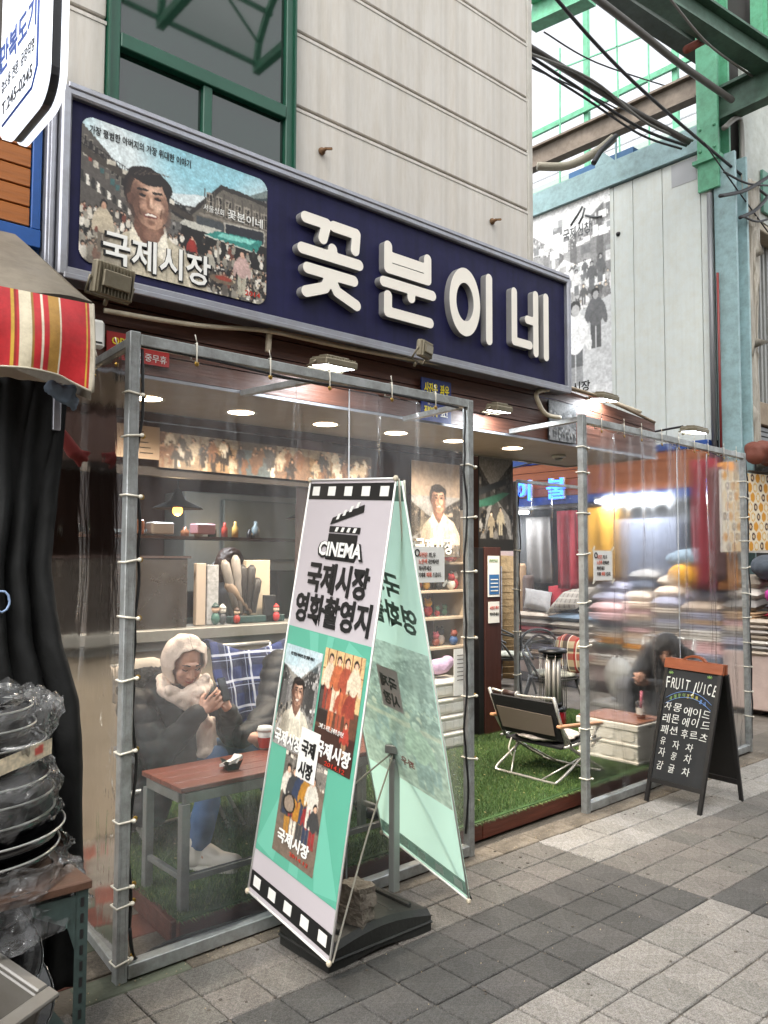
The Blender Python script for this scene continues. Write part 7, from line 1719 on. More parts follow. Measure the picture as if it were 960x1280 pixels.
for k in range(7): b = MB(); b.box(4.37, SY-.249, .79-.03*k, 4.47-.01*(k % 3), SY-.247, .796-.03*k); b.build('text_line', GREY, t)
blob('soft_toy', [elp((4.34, SY-.08, .70), .10, .08, .06), elp((4.42, SY-.10, .73), .06, .05, .05)], .012, mat('lilac_plush', 'B29AB5', .95, bump=.8, bscale=120), None, 2, folds(.006, 20), label='lilac plush toy lying on top of the stacked white crates', cat='soft toy')

# ================================================================== building across the alley: white panels, mural, bedding shop
XB = 8.4; YC = 4.12
WB = thing('panel_building', 'tall white panelled building with a black and white mural above the bedding shop', 'building', (XB+2, 6, 0))
ypan = [4.14, 4.26, 4.72, 5.10, 5.36, 6.7, 7.6, 8.6]
for a, c in zip(ypan[:-1], ypan[1:]):
    b = MB(); b.box(XB, a+.004, 2.80, XB+.06, c-.004, 6.02, .003); b.build('wall_panel', WHITEP, WB)
b = MB(); b.box(XB-.004, 4.30, 5.74, XB+.0, 4.60, 6.0, .001); b.build('patch_plate', mat('grey_patch', 'A9ABAE', .5), WB)
b = MB(); b.box(XB+.062, 4.14, 0, XB+.12, 8.8, 6.1); b.build('wall_core', mat('wall_core_grey', '3A3A3A', .9), WB)
b = MB(); b.box(XB-.03, 4.10, 6.05, XB+.12, 8.8, 6.34, .004); b.box(XB-.05, 4.09, 6.035, XB+.12, 8.8, 6.049); b.build('top_beam', TEAL, WB)
b = MB(); b.box(XB-.01, 5.08, 6.341, XB+.12, 6.0, 6.42); b.build('upper_rail', mat('blue_steel', '3C6690', .5, dirt=.2), WB)
b = MB(); b.box(XB-.02, 5.30, 6.345, XB+.0, 5.32, 6.62); b.prism([(XB-.02, 5.33, 6.345), (XB-.02, 5.60, 6.345), (XB-.02, 5.60, 6.62)], (.015, 0, 0)); b.build('beam_plate', TEAL, WB)
# mural print
A = Art(150, 330, 'C9CACA'); A.street(77, 0, .04, 1.35, 60, 1.0)
A.a = A.a*.75+.30; A.rect(0, 1.28, 1, 2.3, 'D9DADB'); A.poly([(.25, 1.3), (1, 1.1), (1, 2.0), (.05, 2.0)], 'CBCDCE')
r_ = random.Random(5)
for k in range(46): x = r_.random(); y = .05+r_.random()*.85; w_ = .04+.09*r_.random(); A.rect(x, y, x+w_, y+.03+.09*r_.random(), r_.choice(('F0F0F0', '7E7F80', 'E8E8E8', 'A8AAAB', 'F8F8F8', 'FFFFFF')))
A.poly([(.18, .78), (.55, .72), (.62, .95), (.18, 1.05)], 'E8E8E8'); A.line(.0, 1.10, .5, .85, .02, '77797A')
for x, y, h in ((.60, 1.02, .28), (.78, 1.0, .3), (.52, .92, .2), (.70, .86, .2), (.88, .95, .3)): A.person(x, y, h, 'D9D9D9' if x < .7 else '6A6B6C', '77797A', 'B9B9B9', '3A3A3A')
A.person(.82, 1.62, .62, '6A6B6D', '5A5B5C', 'A9A9A9', '3A3A3A')
A.person(.58, 1.98, .90, 'E9EAEA', '66686A', 'B5B5B5', '3E3E3E'); A.rect(.40, 1.78, .78, 2.05, 'CBCDCE', .5); A.noise(.06)
MU = A.done('mural_print', (XB-.003, 6.65, 6.03), (0, -1.24, 0), (0, 0, -2.62), WB, grit=.2)
DG = mat('mural_grey', '55585A', .6)
letters('mural_lettering', '국제신창', (XB-.004, 6.10, 5.58), (0, -1, 0), (0, 0, 1), .16, DG, WB, fit=.42, bold=.01)
b = MB()
for st_ in ([(5.98, 5.74), (5.86, 5.86), (5.80, 5.93)], [(5.86, 5.72), (5.80, 5.80), (5.77, 5.90)], [(5.76, 5.80), (5.62, 5.73), (5.52, 5.71)]): b.tube([(XB-.006, y, z) for y, z in st_], .014, 6)
b.build('mural_brush_mark', DG, WB)
letters('mural_lettering', '시장', (XB-.004, 5.98, 3.60), (0, -1, 0), (0, 0, 1), .14, INK, WB, fit=.26, bold=.02)
b = MB(); b.box(XB-.006, 5.62, 3.50, XB-.004, 6.1, 3.508); b.build('mural_rule', DG, WB)
letters('mural_lettering', '즐겨찾는 볼거리 먹거리', (XB-.004, 6.5, 3.34), (0, -1, 0), (0, 0, 1), .13, DG, WB, fit=.78)
b = MB(); b.lathe((XB-.003, 5.30, 5.42), [(.03, 0), (.02, .02)], 10, (-1, 0, 0)); b.build('vent_bolt', BLACK, WB)
# street corner column
CL = thing('steel_column', 'pale blue and green steel column at the corner of the white building', 'column', (XB+.2, 4.0, 0))
b = MB(); b.box(XB-.02, 3.86, 0, XB+.02, 4.10, 5.9, .004); b.box(XB+.021, 3.96, 0, XB+.20, 3.99, 5.9); b.box(XB+.201, 3.84, 0, XB+.24, 4.10, 5.9, .004); b.build('lower_column', TEAL, CL)
b = MB(); b.box(XB-.06, 4.02, 5.55, XB-.02, 4.26, 9.5, .004); b.box(XB-.019, 4.11, 5.91, XB+.2, 4.16, 9.5); b.box(XB+.201, 4.02, 5.91, XB+.24, 4.26, 9.5); b.box(XB-.10, 3.98, 5.86, XB+.0, 4.30, 5.90); b.build('upper_column', GREENS, CL)
for k in range(4): b = MB(); b.lathe((XB-.061, 4.06+.16*(k % 2), 6.0+.25*(k//2)), [(.018, 0), (.015, .015)], 8, (-1, 0, 0)); b.build('bolt', GREENS, CL)
tube_obj('drain_pipe', [(XB-.06, 4.13, 2.5), (XB-.06, 4.13, 5.5)], .028, mat('grey_pipe', '77787A', .4, .3), None, 'thin grey pipe running up beside the corner column', 'pipe')
tube_obj('red_pipe', [(XB-.05, 4.06, 2.5), (XB-.05, 4.06, 4.6)], .014, mat('red_pipe_paint', '7A2A26', .5), None, 'thin dark red pipe beside the grey pipe on the corner column', 'pipe')

# bedding shop under it
ORS = mat('orange_sign_board', '9C5C38', .5, bump=.15, bscale=8, var=.2, stretch=(6, .6, 6)); BLU = mat('blue_trim', '2A4B8E', .45, var=.1)
BS = thing('bedding_shop_sign', 'orange plank sign band with blue edges and glowing blue Korean letters over the bedding shop', 'shop sign', (XB-.2, 6, 2.2))
for k in range(4): z = 2.29+.105*k; b = MB(); b.box(XB-.16, 4.15, z+.003, XB-.13, 8.6, z+.102, .003); b.build('sign_plank', ORS, BS)
b = MB(); b.box(XB-.17, 4.15, 2.712, XB-.10, 8.6, 2.79, .005); b.box(XB-.17, 4.15, 2.19, XB-.10, 8.6, 2.286, .005); b.build('blue_trim', BLU, BS)
b = MB(); b.box(XB-.129, 4.15, 2.2, XB-.08, 8.6, 2.78); b.build('sign_backing', mat('sign_backing_blue', '223C70', .6), BS)
NEON = mat('blue_neon', '2A5CFF', .4, emit=2.4, ecol='2C62FF')
def neon(s, y, w_, z=2.275, sz=.28):
    letters('neon_letter_core', s, (XB-.20, y, z), (0, -1, 0), (0, 0, 1), sz, WHITE, BS, fit=w_, bold=.03, depth=.03); letters('neon_letter', s, (XB-.24, y+.004, z), (0, -1, 0), (0, 0, 1), sz, NEON, BS, fit=w_, bold=.008, depth=.02)
neon('꽃', 7.20, .28); neon('이', 6.70, .24); neon('불', 6.20, .27)
b = MB(); b.box(XB+.3, 4.16, 0, XB+.34, 8.7, 2.8); b.build('shop_back_wall', mat('shop_back', '4A4540', .8, var=.3), WB)
b = MB(); b.box(XB-.10, 4.15, 2.15, XB+.3, 8.7, 2.19); b.build('shop_ceiling', mat('shop_ceiling', '8A8782', .7), WB)
tube_obj('cable_run', ctrl([(XB-.4, 7.4, 2.72), (XB-.4, 6.8, 2.66), (XB-.4, 6.2, 2.72), (XB-.4, 5.2, 2.86), (XB-.4, 4.3, 2.92)]), .012, BLACK, None, 'black cable sagging in front of the orange sign band', 'cable')
fluo(XB-.32, 5.05, 2.18, .8, 'y', 'bright white tube light under the orange bedding sign seen through the vinyl', 13)
fluo(XB-.25, 6.9, 2.10, .8, 'y', 'white tube light under the glowing blue letters', 12)

# quilts and cushions
def M_(c, key=None, **k):
    return mat('fabric_'+c, c, .9, bump=.4, bscale=50, var=.18, vscale=9, **k)
NAMES = {'B5A695': 'beige', '8E2A33': 'crimson', '8A8580': 'grey', 'D5CDC2': 'off-white', '6F7F8E': 'slate blue', 'A98A6A': 'tan', '4A5E55': 'dark green', 'C98A92': 'pink', '5A4A44': 'brown', 'C8862A': 'mustard', '3A3F4A': 'navy', 'A85A3A': 'rust', 'CFA9A5': 'dusty pink', 'E0C8B0': 'cream', '9C9AA8': 'lilac grey'}
def pillow(c, a, b_, h, m, parent=None, name='cushion', label=None, cat='cushion', group=None, n=12):
    c = Vector(c); a = Vector(a); b_ = Vector(b_); N = a.cross(b_).normalized()
    vs = []; fs = []
    for side in (1, -1):
        for j in range(n+1):
            for i in range(n+1):
                u, v = 2*i/n-1, 2*j/n-1; t_ = ((1-u**4)*(1-v**4))**.55; pin = 1-.07*(1-abs(u)**2)*abs(v)**3-.07*(1-abs(v)**2)*abs(u)**3
                vs.append(c+a*(u*pin)+b_*(v*pin)+N*(side*h*t_+.006*mnoise.noise(Vector((u*3+c.x*5, v*3+c.y*5, side)))))
    K = (n+1)**2
    for s_ in (0, 1):
        for j in range(n):
            for i in range(n):
                f = [s_*K+j*(n+1)+i, s_*K+j*(n+1)+i+1, s_*K+(j+1)*(n+1)+i+1, s_*K+(j+1)*(n+1)+i]; fs.append(f if s_ == 0 else f[::-1])
    b = MB(); b.smooth = True; b._add(vs, fs); return b.build(name, m, parent, label=label, cat=cat, group=group)
def folded(x0, y0, z0, x1, y1, z1, m, label, group, nm='folded_quilt'):
    b = MB(); n = 2 if z1-z0 < .07 else 3; h = (z1-z0)/n
    b.smooth = True
    for k in range(n): b.box(x0+random.uniform(-.01, .01), y0+random.uniform(-.008, .008), z0+h*k+.001, x1+random.uniform(-.01, .01), y1+random.uniform(-.008, .008), z0+h*(k+1)-.001, h*.42)
    b.build(nm, m, None, label=label, cat='quilt', group=group)
ST = thing('display_table', 'long low display table of the bedding shop under the folded quilts', 'display table', (XB-.1, 5.5, 0))
b = MB(); b.box(XB-.35, 3.55, .0, XB+.25, 7.9, .10, .01); b.build('plinth', mat('dark_plinth', '3A3230', .7, var=.2), ST)
b = MB(); b.box(XB-.33, 3.57, .10, XB+.25, 7.88, .28, .01); b.build('table_box', mat('pink_grey_cloth', 'A08C84', .8, bump=.2, var=.25, vscale=3), ST)
r_ = random.Random(21); keys = list(NAMES); PALE = ['B5A695', 'D5CDC2', 'CFA9A5', 'E0C8B0', '9C9AA8', '8A8580']
y = 3.62; pile = 0; tops = []
POS = ['', ]
while y < 7.75:
    wd = r_.uniform(.34, .46); z = .285; top = r_.uniform(.82, 1.0) if y < 5.45 else .50; lv = 0
    where = ('first', 'second', 'third', 'fourth', 'fifth', 'sixth', 'seventh', 'eighth', 'ninth', 'tenth', 'eleventh', 'twelfth')[pile]+' pile from the street'
    while z < top:
        h = r_.uniform(.045, .085); c_ = r_.choice(keys+PALE*4); folded(XB-.33-r_.uniform(0, .03), y, z, XB+.05, y+wd-.02, z+h, M_(c_), f'{NAMES[c_]} folded quilt, {["bottom", "second", "third", "fourth", "fifth", "sixth", "seventh", "eighth", "ninth", "tenth", "eleventh", "twelfth", "thirteenth", "fourteenth", "fifteenth", "sixteenth"][lv]} layer of the {where}', 'folded quilts piled in front of the bedding shop'); z += h; lv += 1
    tops.append((y, wd, z)); y += wd; pile += 1
# upper goods: plump rolled quilts on top of the piles
for i, (y, wd, z) in enumerate(tops):
    if y > 5.3: continue
    for q in range(3):
        c_ = r_.choice(keys+PALE*4); zz_ = z+.07+.115*q; pillow((XB-.12+.06*q, y+wd/2, zz_), (.20, 0, .02), (0, wd/2, 0), .065, M_(c_), label=f'plump {NAMES[c_]} quilt, {["lowest", "middle", "top"][q]} of three on the {("first", "second", "third", "fourth", "fifth", "sixth")[i]} folded pile', cat='quilt', group='plump quilts heaped on the folded piles', name='plump_quilt')
# three clear cushions by the entrance post and their neighbours
pillow((8.10, 6.32, 1.00), (0, -.21, -.02), (.10, .06, .12), .06, M_('8F8B88'), label='grey square cushion propped on the pile left of the tent post', name='cushion')
pillow((8.26, 6.08, 1.06), (.02, -.20, .02), (.08, .04, .13), .06, M_('9E1B28'), label='red cushion tucked behind the grey cushion', name='cushion')
pillow((8.06, 5.80, 1.02), (.03, -.21, .04), (.11, -.06, .13), .065, plaid('checked_beige', '8E857A', [(1, 16, 0, .3, '6A625A'), (2, 16, 0, .3, 'A59C90')]), label='beige and brown checked cushion right of the grey one', name='cushion')
pillow((8.34, 5.84, 1.16), (.02, -.24, .02), (.05, .02, .15), .06, M_('C4B6A8'), label='pale beige cushion behind the checked cushion', name='cushion')
for k in range(4): pillow((8.12, 6.30+.01*k, .56+.085*k), (.02, -.29, 0), (.20, 0, 0), .045, M_(['CFC8BE', '8E2A33', 'A59C94', 'B5A695'][k]), label=f'{["off-white", "crimson", "grey beige", "beige"][k]} flat cushion in the stack under the grey cushion', name='seat_cushion')
for k in range(4): pillow((8.12, 5.72+.012*k, .56+.085*k), (-.01, -.29, 0), (.20, 0, 0), .045, M_(['D5CDC2', '9C8E80', 'BDB2A4', '6F7F8E'][k]), label=f'{["off-white", "brownish", "pale beige", "slate blue"][k]} flat cushion in the stack under the checked cushion', name='seat_cushion')
for k, (y_, c_, h_, nm_) in enumerate(((6.75, 'A98A6A', 1.45, 'tan'), (6.88, 'B5A695', 1.40, 'beige'), (6.62, '5A4A44', 1.30, 'brown'), (7.02, '8A8580', 1.35, 'grey'))):
    b = MB(); b.lathe((8.30, y_, .30), [(.07, 0), (.075, .02), (.075, h_-.34), (.06, h_-.30)], 14); b.build('fabric_roll', M_(c_), None, label=f'{nm_} roll of fabric standing upright left of the grey cushion', cat='fabric roll')
# hanging goods in the shop
def hang(px, w_, z0, z1, c_, lab, x=XB-.22, m=None):
    yc = at(px, 660, x=x).y
    def fn(u, v): return (x+.03*math.sin(u*14+v)*(.3+v), yc-w_/2+w_*u, z1-(z1-z0)*v)
    sheet('hanging_quilt', fn, 30, 12, m or M_(c_), None, label=lab, cat='quilt', thick=.01)
hang(708, .30, 1.15, 2.10, '8E2A33', 'dark red quilt hanging left of the tent post')
hang(745, .45, 1.25, 2.12, '9A7020', 'mustard yellow quilt hanging right of the tent post')
hang(735, .25, .95, 2.05, '3A3A38', 'black quilt hanging between the red and yellow quilts', x=XB-.10)
hang(879, .30, 1.20, 2.55, '8A2832', 'bright red quilt hanging near the right end of the tent', x=XB-.40)
hang(905, .22, 1.20, 2.50, 'C88A4A', 'orange tan quilt hanging by the last tent post', x=XB-.38)
hang(893, .16, 1.3, 2.45, '6A4A46', 'brown quilt hanging between the red and orange quilts', x=XB-.44)
hang(800, .9, 1.25, 1.98, '5A5D68', 'wide grey blue quilt hanging under the tube light', x=XB-.05)
hang(672, .4, 1.2, 2.05, '6E6A66', 'grey quilt hanging under the blue letters', x=XB-.02)
c = at(852, 720, x=XB-.35); blob('round_cushion', [elp(c, .14, .15, .13)], .02, M_('D99A1E'), None, 1, label='round mustard cushion on top of the quilt heap', cat='cushion')
c = at(860, 700, x=XB-.2); blob('plump_quilt', [elp(c+Vector((0, -.1, 0)), .2, .35, .12)], .03, M_('7A8A94'), None, 1, folds(.02, 4), label='big slate blue quilt roll high on the heap near the last post', cat='quilt')
t = poster('cartoon_banner', 'pale hanging print with a round face beside the blue letters', (XB-.5, 7.05, 2.1), .3, .5, lambda A: (A.rect(0, 0, 1, 2, '9FA4B5'), A.ell(.5, .7, .3, .3, 'B9BCCB'), A.ell(.5, .85, .18, .1, 'B04A4A'), A.ell(.38, .62, .05, .05, '3A3A4A'), A.ell(.62, .62, .05, .05, '3A3A4A')), 30)
# bamboo screens and rolled goods beside the pillar
for i, (px, w_, c_, lab) in enumerate(((606, .12, '9A7A52', 'left woven bamboo roll'), (616, .12, '8E6E48', 'middle woven bamboo roll'), (629, .14, 'A58A62', 'right woven bamboo roll'), (622, .05, '8E8E90', 'thin grey roll between the bamboo rolls'))):
    c = at(px, 760, y=6.6-.1*i); b = MB(); b.lathe((c.x, c.y, .1), [(w_*1.1, 0), (w_*1.1, 1.32+.06*(i % 3)), (w_*.4, 1.33+.06*(i % 3))], 14)
    for k in range(16): b.lathe((c.x, c.y, .15+.08*k), [(w_*1.13, 0), (w_*1.15, .006), (w_*1.13, .012)], 14, close=False)
    b.build('bamboo_roll', mat('woven_'+c_, c_, .8, bump=.8, bscale=60, var=.35, vscale=20), None, label=lab+' standing behind the brown pillar', cat='roll')
c = at(624, 690, y=6.4); b = MB(); b.box(c.x-.3, c.y, c.z-.05, c.x+.3, c.y+.5, c.z+.02, .01); b.build('patterned_bundle', M_('C9B5B0'), None, label='pale patterned bundle on top of the bamboo rolls', cat='bundle')
for k, c_ in enumerate(('A04A32', '2A2C33', '3A3F4A')): b = MB(); b.box(c.x-.25, c.y+.1, c.z+.06+.13*k, c.x+.3, c.y+.5, c.z+.17+.13*k, .03); b.build('folded_bag', M_(['3A3F4A', '2A2C33', 'A04A32'][k]), None, label=['navy folded bag lowest in the stack right of the pillar notices', 'black folded bag in the stack right of the pillar notices', 'rust red folded bag on the stack right of the pillar notices'][k], cat='bag')

# ================================================================== street front beyond the column (far right)
DT = mat('dotted_quilt', (1, 1, 1), .8, attr=True)
A = Art(90, 72, 'D8CBB0')
for i in range(9):
    for j in range(8):
        k = (i*2+j) % 3; x, y = .06+.115*i+(.0575 if j % 2 else 0), .05+.10*j
        if k == 0: A.ell(x, y, .048, .048, 'C98A1E'); 
        elif k == 1: A.ell(x, y, .040, .040, '4A2A22'); A.ell(x, y, .020, .020, 'C9B08A')
        else: A.ell(x, y, .046, .046, 'C9962E'); A.ell(x, y, .034, .034, 'D8CBB0')
DQ = thing('dotted_quilt', 'cream quilt with mustard and brown dots hanging at the far right edge', 'quilt', (8.1, 3.7, 1.6))
A.done('quilt_print', (7.60, 3.70, 2.37), (1.05, 0, .03), (0, 0, -.79), DQ, DT, grit=0)
b = MB(); b.box(7.6, 3.705, 1.58, 8.65, 3.725, 2.38); b.build('quilt_body', M_('D5CDC2'), DQ)
t = thing('denim_cushions', 'grey denim covered bundle under the dotted quilt', 'bundle', (8.35, 3.6, 1.35)); 
blob('bundle', [elp((8.25, 3.55, 1.44), .20, .16, .13), elp((8.45, 3.55, 1.42), .2, .16, .14)], .02, M_('4A5058'), t, 2, folds(.015, 7))
blob('plush_heap', [elp((8.15, 3.45, 1.16), .10, .1, .07), elp((8.35, 3.42, 1.18), .14, .12, .09), elp((8.5, 3.45, 1.2), .14, .12, .09)], .02, M_('B83A8E'), None, 2, folds(.012, 12), label='magenta plush cushions on the pile at the far right', cat='cushion')
r_ = random.Random(8)
for k, (z, c_, nm_) in enumerate(((.62, '9E1B32', 'crimson'), (.70, 'C98A1E', 'mustard'), (.78, '16161A', 'black'), (.86, '2A2A30', 'charcoal'), (.93, 'A8203A', 'red striped'), (1.01, '3A3A40', 'dark grey'))):
    pillow((8.32, 3.36, z+.04), (.30, 0, 0), (0, .16, 0), .042, M_(c_), label=f'{nm_} cushion in the street side pile at the far right', name='seat_cushion')
for k in range(7): pillow((8.02, 3.55, .60+.05*k), (.10, 0, 0), (0, .12, 0), .026, M_(['B5A695', '8A8580', 'D5CDC2', '8E8070', 'A59C94', '9C8E80', 'B5A695'][k]), label=f'thin {["beige", "grey", "off-white", "brown", "grey beige", "tan", "sand"][k]} pad in the narrow stack behind the last tent post', name='floor_pad')
b = MB(); b.box(7.95, 3.25, .05, 9.2, 3.9, .60, .01); b.build('street_stall_table', mat('pale_pink_cover', 'B5A096', .8, bump=.2, var=.2, vscale=4), None, label='pale cloth covered stall table under the cushion pile at the far right', cat='stall table')
b = MB(); b.box(7.93, 3.23, .06, 9.22, 3.245, .30); b.build('stall_skirt', mat('plum_skirt', '4A3238', .8), None, label='plum skirt cloth along the bottom of the far right stall', cat='cloth')
# passer-by's foot at the right frame edge is a full person just outside the frame
P5 = thing('person', 'person in grey jeans and grey sneakers walking at the right edge of the photo', 'person', (6.30, 2.62, 0))
bx, by = 6.42, 2.56
pb = [cap((bx, by, 1.30), (bx, by, .95), .13, .12), cap((bx-.16, by, 1.38), (bx+.16, by, 1.38), .06, .06), cap((bx, by, 1.42), (bx, by+.01, 1.52), .05, .05), cap((bx-.2, by, 1.37), (bx-.25, by-.02, 1.08), .045, .038), cap((bx-.25, by-.02, 1.08), (bx-.2, by-.15, .88), .036, .024), cap((bx+.2, by, 1.37), (bx+.25, by, 1.08), .045, .038), cap((bx+.25, by, 1.08), (bx+.22, by-.12, .86), .036, .024),
      cap((bx-.08, by, .90), (bx-.10, by-.03, .48), .08, .055), cap((bx-.10, by-.03, .48), (bx-.12, by+.06, .08), .05, .034), cap((bx+.08, by, .9), (bx+.1, by-.1, .5), .08, .055), cap((bx+.1, by-.1, .5), (bx+.1, by-.16, .08), .05, .034)]
hp, q, Mx5 = head_prims((bx, by-.0, 1.62), (0, -1, 0)); 
blob('body', pb+hp+hand_prims((bx-.2, by-.15, .88), (0, -.2, -1), (1, 0, 0), 1, .4)+hand_prims((bx+.22, by-.12, .86), (0, -.2, -1), (-1, 0, 0), 1, .4), .010, SKIN, P5, 2); face_parts(P5, q, Mx5)
blob('jacket', [cap((bx, by, 1.30), (bx, by, .92), .17, .16), cap((bx-.16, by, 1.37), (bx+.16, by, 1.37), .09, .09), cap((bx-.2, by, 1.37), (bx-.25, by-.02, 1.08), .075, .065), cap((bx-.25, by-.02, 1.08), (bx-.2, by-.14, .90), .06, .045), cap((bx+.2, by, 1.37), (bx+.25, by, 1.08), .075, .065), cap((bx+.25, by, 1.08), (bx+.22, by-.11, .89), .06, .045)], .014, mat('grey_coat', '4A4C50', .8), P5, 2, folds(.006, 8))
blob('jeans', [cap((bx-.08, by, .90), (bx-.10, by-.03, .48), .10, .08), cap((bx-.10, by-.03, .48), (bx-.12, by+.06, .11), .075, .06), cap((bx+.08, by, .9), (bx+.1, by-.1, .5), .10, .08), cap((bx+.1, by-.1, .5), (bx+.1, by-.16, .11), .075, .06)], .014, mat('grey_denim', '5A5F68', .85, bump=.3, bscale=200, var=.2), P5, 2, folds(.006, 9))
blob('hair', [elp((bx, by+.03, 1.66), .095, .10, .10)], .01, HAIR, P5, 2)
for (sx_, sy_) in ((bx-.12, by+.03), (bx+.1, by-.2)): blob('sneaker', [cap((sx_, sy_+.06, .045), (sx_, sy_-.11, .038), .042, .036), cap((sx_, sy_+.05, .06), (sx_, sy_+.04, .10), .04, .04)], .008, mat('grey_sneaker', '77797C', .6, var=.3, vscale=30), P5, 2)

# upper street front at far right
CW2 = mat('corrugated_grey', '8E8F8C', .5, .3, var=.15, dirt=.2)
SF = thing('corrugated_unit', 'grey corrugated metal cladding with a beige cornice at the upper right', 'cladding', (9.4, 4.1, 3))
def corr(u, v): return (8.98+1.6*u, 4.12+.022*(1 if math.sin(u*95) > 0 else -1), 3.30+2.0*v)
sheet('corrugated_sheet', corr, 240, 2, CW2, SF, smooth=False)
b = MB(); b.box(8.96, 3.92, 5.24, 10.8, 4.14, 5.34, .01); b.build('cornice', mat('beige_cornice', 'A39A86', .6, dirt=.3), SF)
b = MB(); b.box(8.62, 3.95, 3.02, 10.6, 4.16, 3.28, .01); b.build('beige_band', mat('beige_band', '8A7A64', .6, dirt=.3), SF)
b = MB(); b.box(8.66, 4.0, 2.72, 10.6, 4.16, 3.015, .006); b.build('grey_housing', mat('grey_housing', '5E605F', .5, .3, dirt=.3), SF)
for k in range(5): b = MB(); b.box(9.02, 3.985, 2.74+.055*k, 10.6, 3.999, 2.78+.055*k); b.build('louvre', mat('grey_louvre', '77797A', .5, .3), SF)
b = MB(); b.box(8.66, 4.165, 0, 10.8, 4.3, 9); b.build('back_wall', mat('dark_recess', '2A2826', .9), SF)
def drape(u, v):
    wv = .10+.10*(1-min(1, v*1.8)) if v < .72 else .12
    return (8.78+wv*(u-.5)*2+.10*v*-.6+.02*math.sin(u*20+v*8), 3.88+.03*math.sin(u*26), 5.7-3.15*v)
sheet('cloth_drape', drape, 40, 60, mat('dirty_white_plastic_cloth', 'A8A296', .5, bump=.4, bscale=18, var=.25, stretch=(4, 4, .6), dirt=.3), None, label='long dirty white plastic cloth tied and hanging beside the blue column', cat='cloth', thick=.004)
blob('rolled_awning', [cap((8.25, 3.62, 2.60), (9.6, 3.62, 2.62), .13, .15)], .03, mat('rust_brown_canvas', '6A3626', .7, bump=.4, var=.25), None, 2, folds(.03, 5), label='rolled rust brown canvas awning at the right edge', cat='awning')
blob('white_rag', [elp((8.72, 3.52, 2.72), .20, .08, .06), elp((8.65, 3.47, 2.62), .10, .06, .09), elp((9.0, 3.5, 2.72), .18, .07, .05)], .02, mat('white_rag_cloth', 'C9C6BC', .9, bump=.3), None, 2, folds(.02, 12), label='crumpled white cloth lying on the rolled brown awning', cat='cloth')
for k in range(3): tube_obj('awning_pole', [(8.3+.05*k, 3.75, 2.42-.03*k), (9.8, 3.72, 2.44-.03*k)], .014, mat('worn_metal_pole', '6E665C', .5, .5), None, f'{["upper", "middle", "lower"][k]} worn metal awning pole below the brown canvas', 'pole')
b = MB(); b.box(8.95, 4.02, 5.45, 10.8, 4.06, 7.2); b.build('upper_hoarding', mat('pale_translucent_sheet', 'A9AEA8', .5, var=.2, dirt=.2), None, label='pale translucent sheet hung above the corrugated cladding', cat='sheet')
b = MB(); b.box(9.35, 3.98, 5.55, 9.75, 4.01, 6.05); b.build('green_shutter', mat('green_shutter', '4E7A6A', .5), None, label='small green shutter above the beige cornice', cat='shutter')

# ================================================================== arcade roof: glazing, green ribs, beams, cables
def gz(name, col_, alpha, tr_):
    m = bpy.data.materials.new(name); m.use_nodes = True; t = m.node_tree; n = t.nodes; L = t.links
    for q_ in list(n): n.remove(q_)
    o_ = n.new('ShaderNodeOutputMaterial'); a_ = n.new('ShaderNodeBsdfTransparent'); a_.inputs[0].default_value = (tr_, tr_, tr_*1.01, 1); b_ = n.new('ShaderNodeBsdfTranslucent'); b_.inputs[0].default_value = (*col_, 1); x_ = n.new('ShaderNodeMixShader'); x_.inputs[0].default_value = alpha
    L.new(a_.outputs[0], x_.inputs[1]); L.new(b_.outputs[0], x_.inputs[2]); L.new(x_.outputs[0], o_.inputs[0]); return m
ROOF = gz('frosted_roof_glazing', (.95, .96, .97), .35, .55)
SCRN = gz('frosted_screen_glazing', (.97, .97, .98), .25, 1.0)
RF = thing('arcade_roof', 'arched glazed arcade roof with green steel ribs over the street', 'roof', (5, 0, 9))
ya_, yb_ = -4.0, 4.2; yc_, rad, zc_ = .1, 4.1, 9.6
def arch(a): return (yc_+rad*math.cos(a), zc_+1.9*math.sin(a))
for k in range(8):
    x = -5+1.7*k; b = MB(); pts = [Vector((x, *arch(PI*i/16))) for i in range(17)]
    for p, q_ in zip(pts[:-1], pts[1:]): b.bar(p, q_, .09, .09)
    for i in range(2, 14, 2): b.bar(pts[i], pts[i]-Vector((0, 0, .5 if i % 4 else .8)), .04, .04)
    b.bar((x, ya_, zc_-.05), (x, yb_, zc_-.05), .12, .14); b.build('roof_rib', GREENS, RF)
for i in range(0, 17, 2):
    y, z = arch(PI*i/16); b = MB(); b.bar((-5, y, z+.06), (7, y, z+.06), .06, .06); b.build('purlin', GREENS, RF)
for k in range(7):
    for i in range(1, 15, 2):
        p = Vector((-5+1.7*k, *arch(PI*i/16))); q_ = Vector((-5+1.7*(k+1), *arch(PI*(i+2)/16))); b = MB(); b.bar(p, q_, .035, .035); b.build('roof_brace', GREENS, RF)
sheet('roof_glazing', lambda u, v: (-5+12*u, *[c+d for c, d in zip(arch(PI*v), (0, .11))]), 2, 25, ROOF, RF)
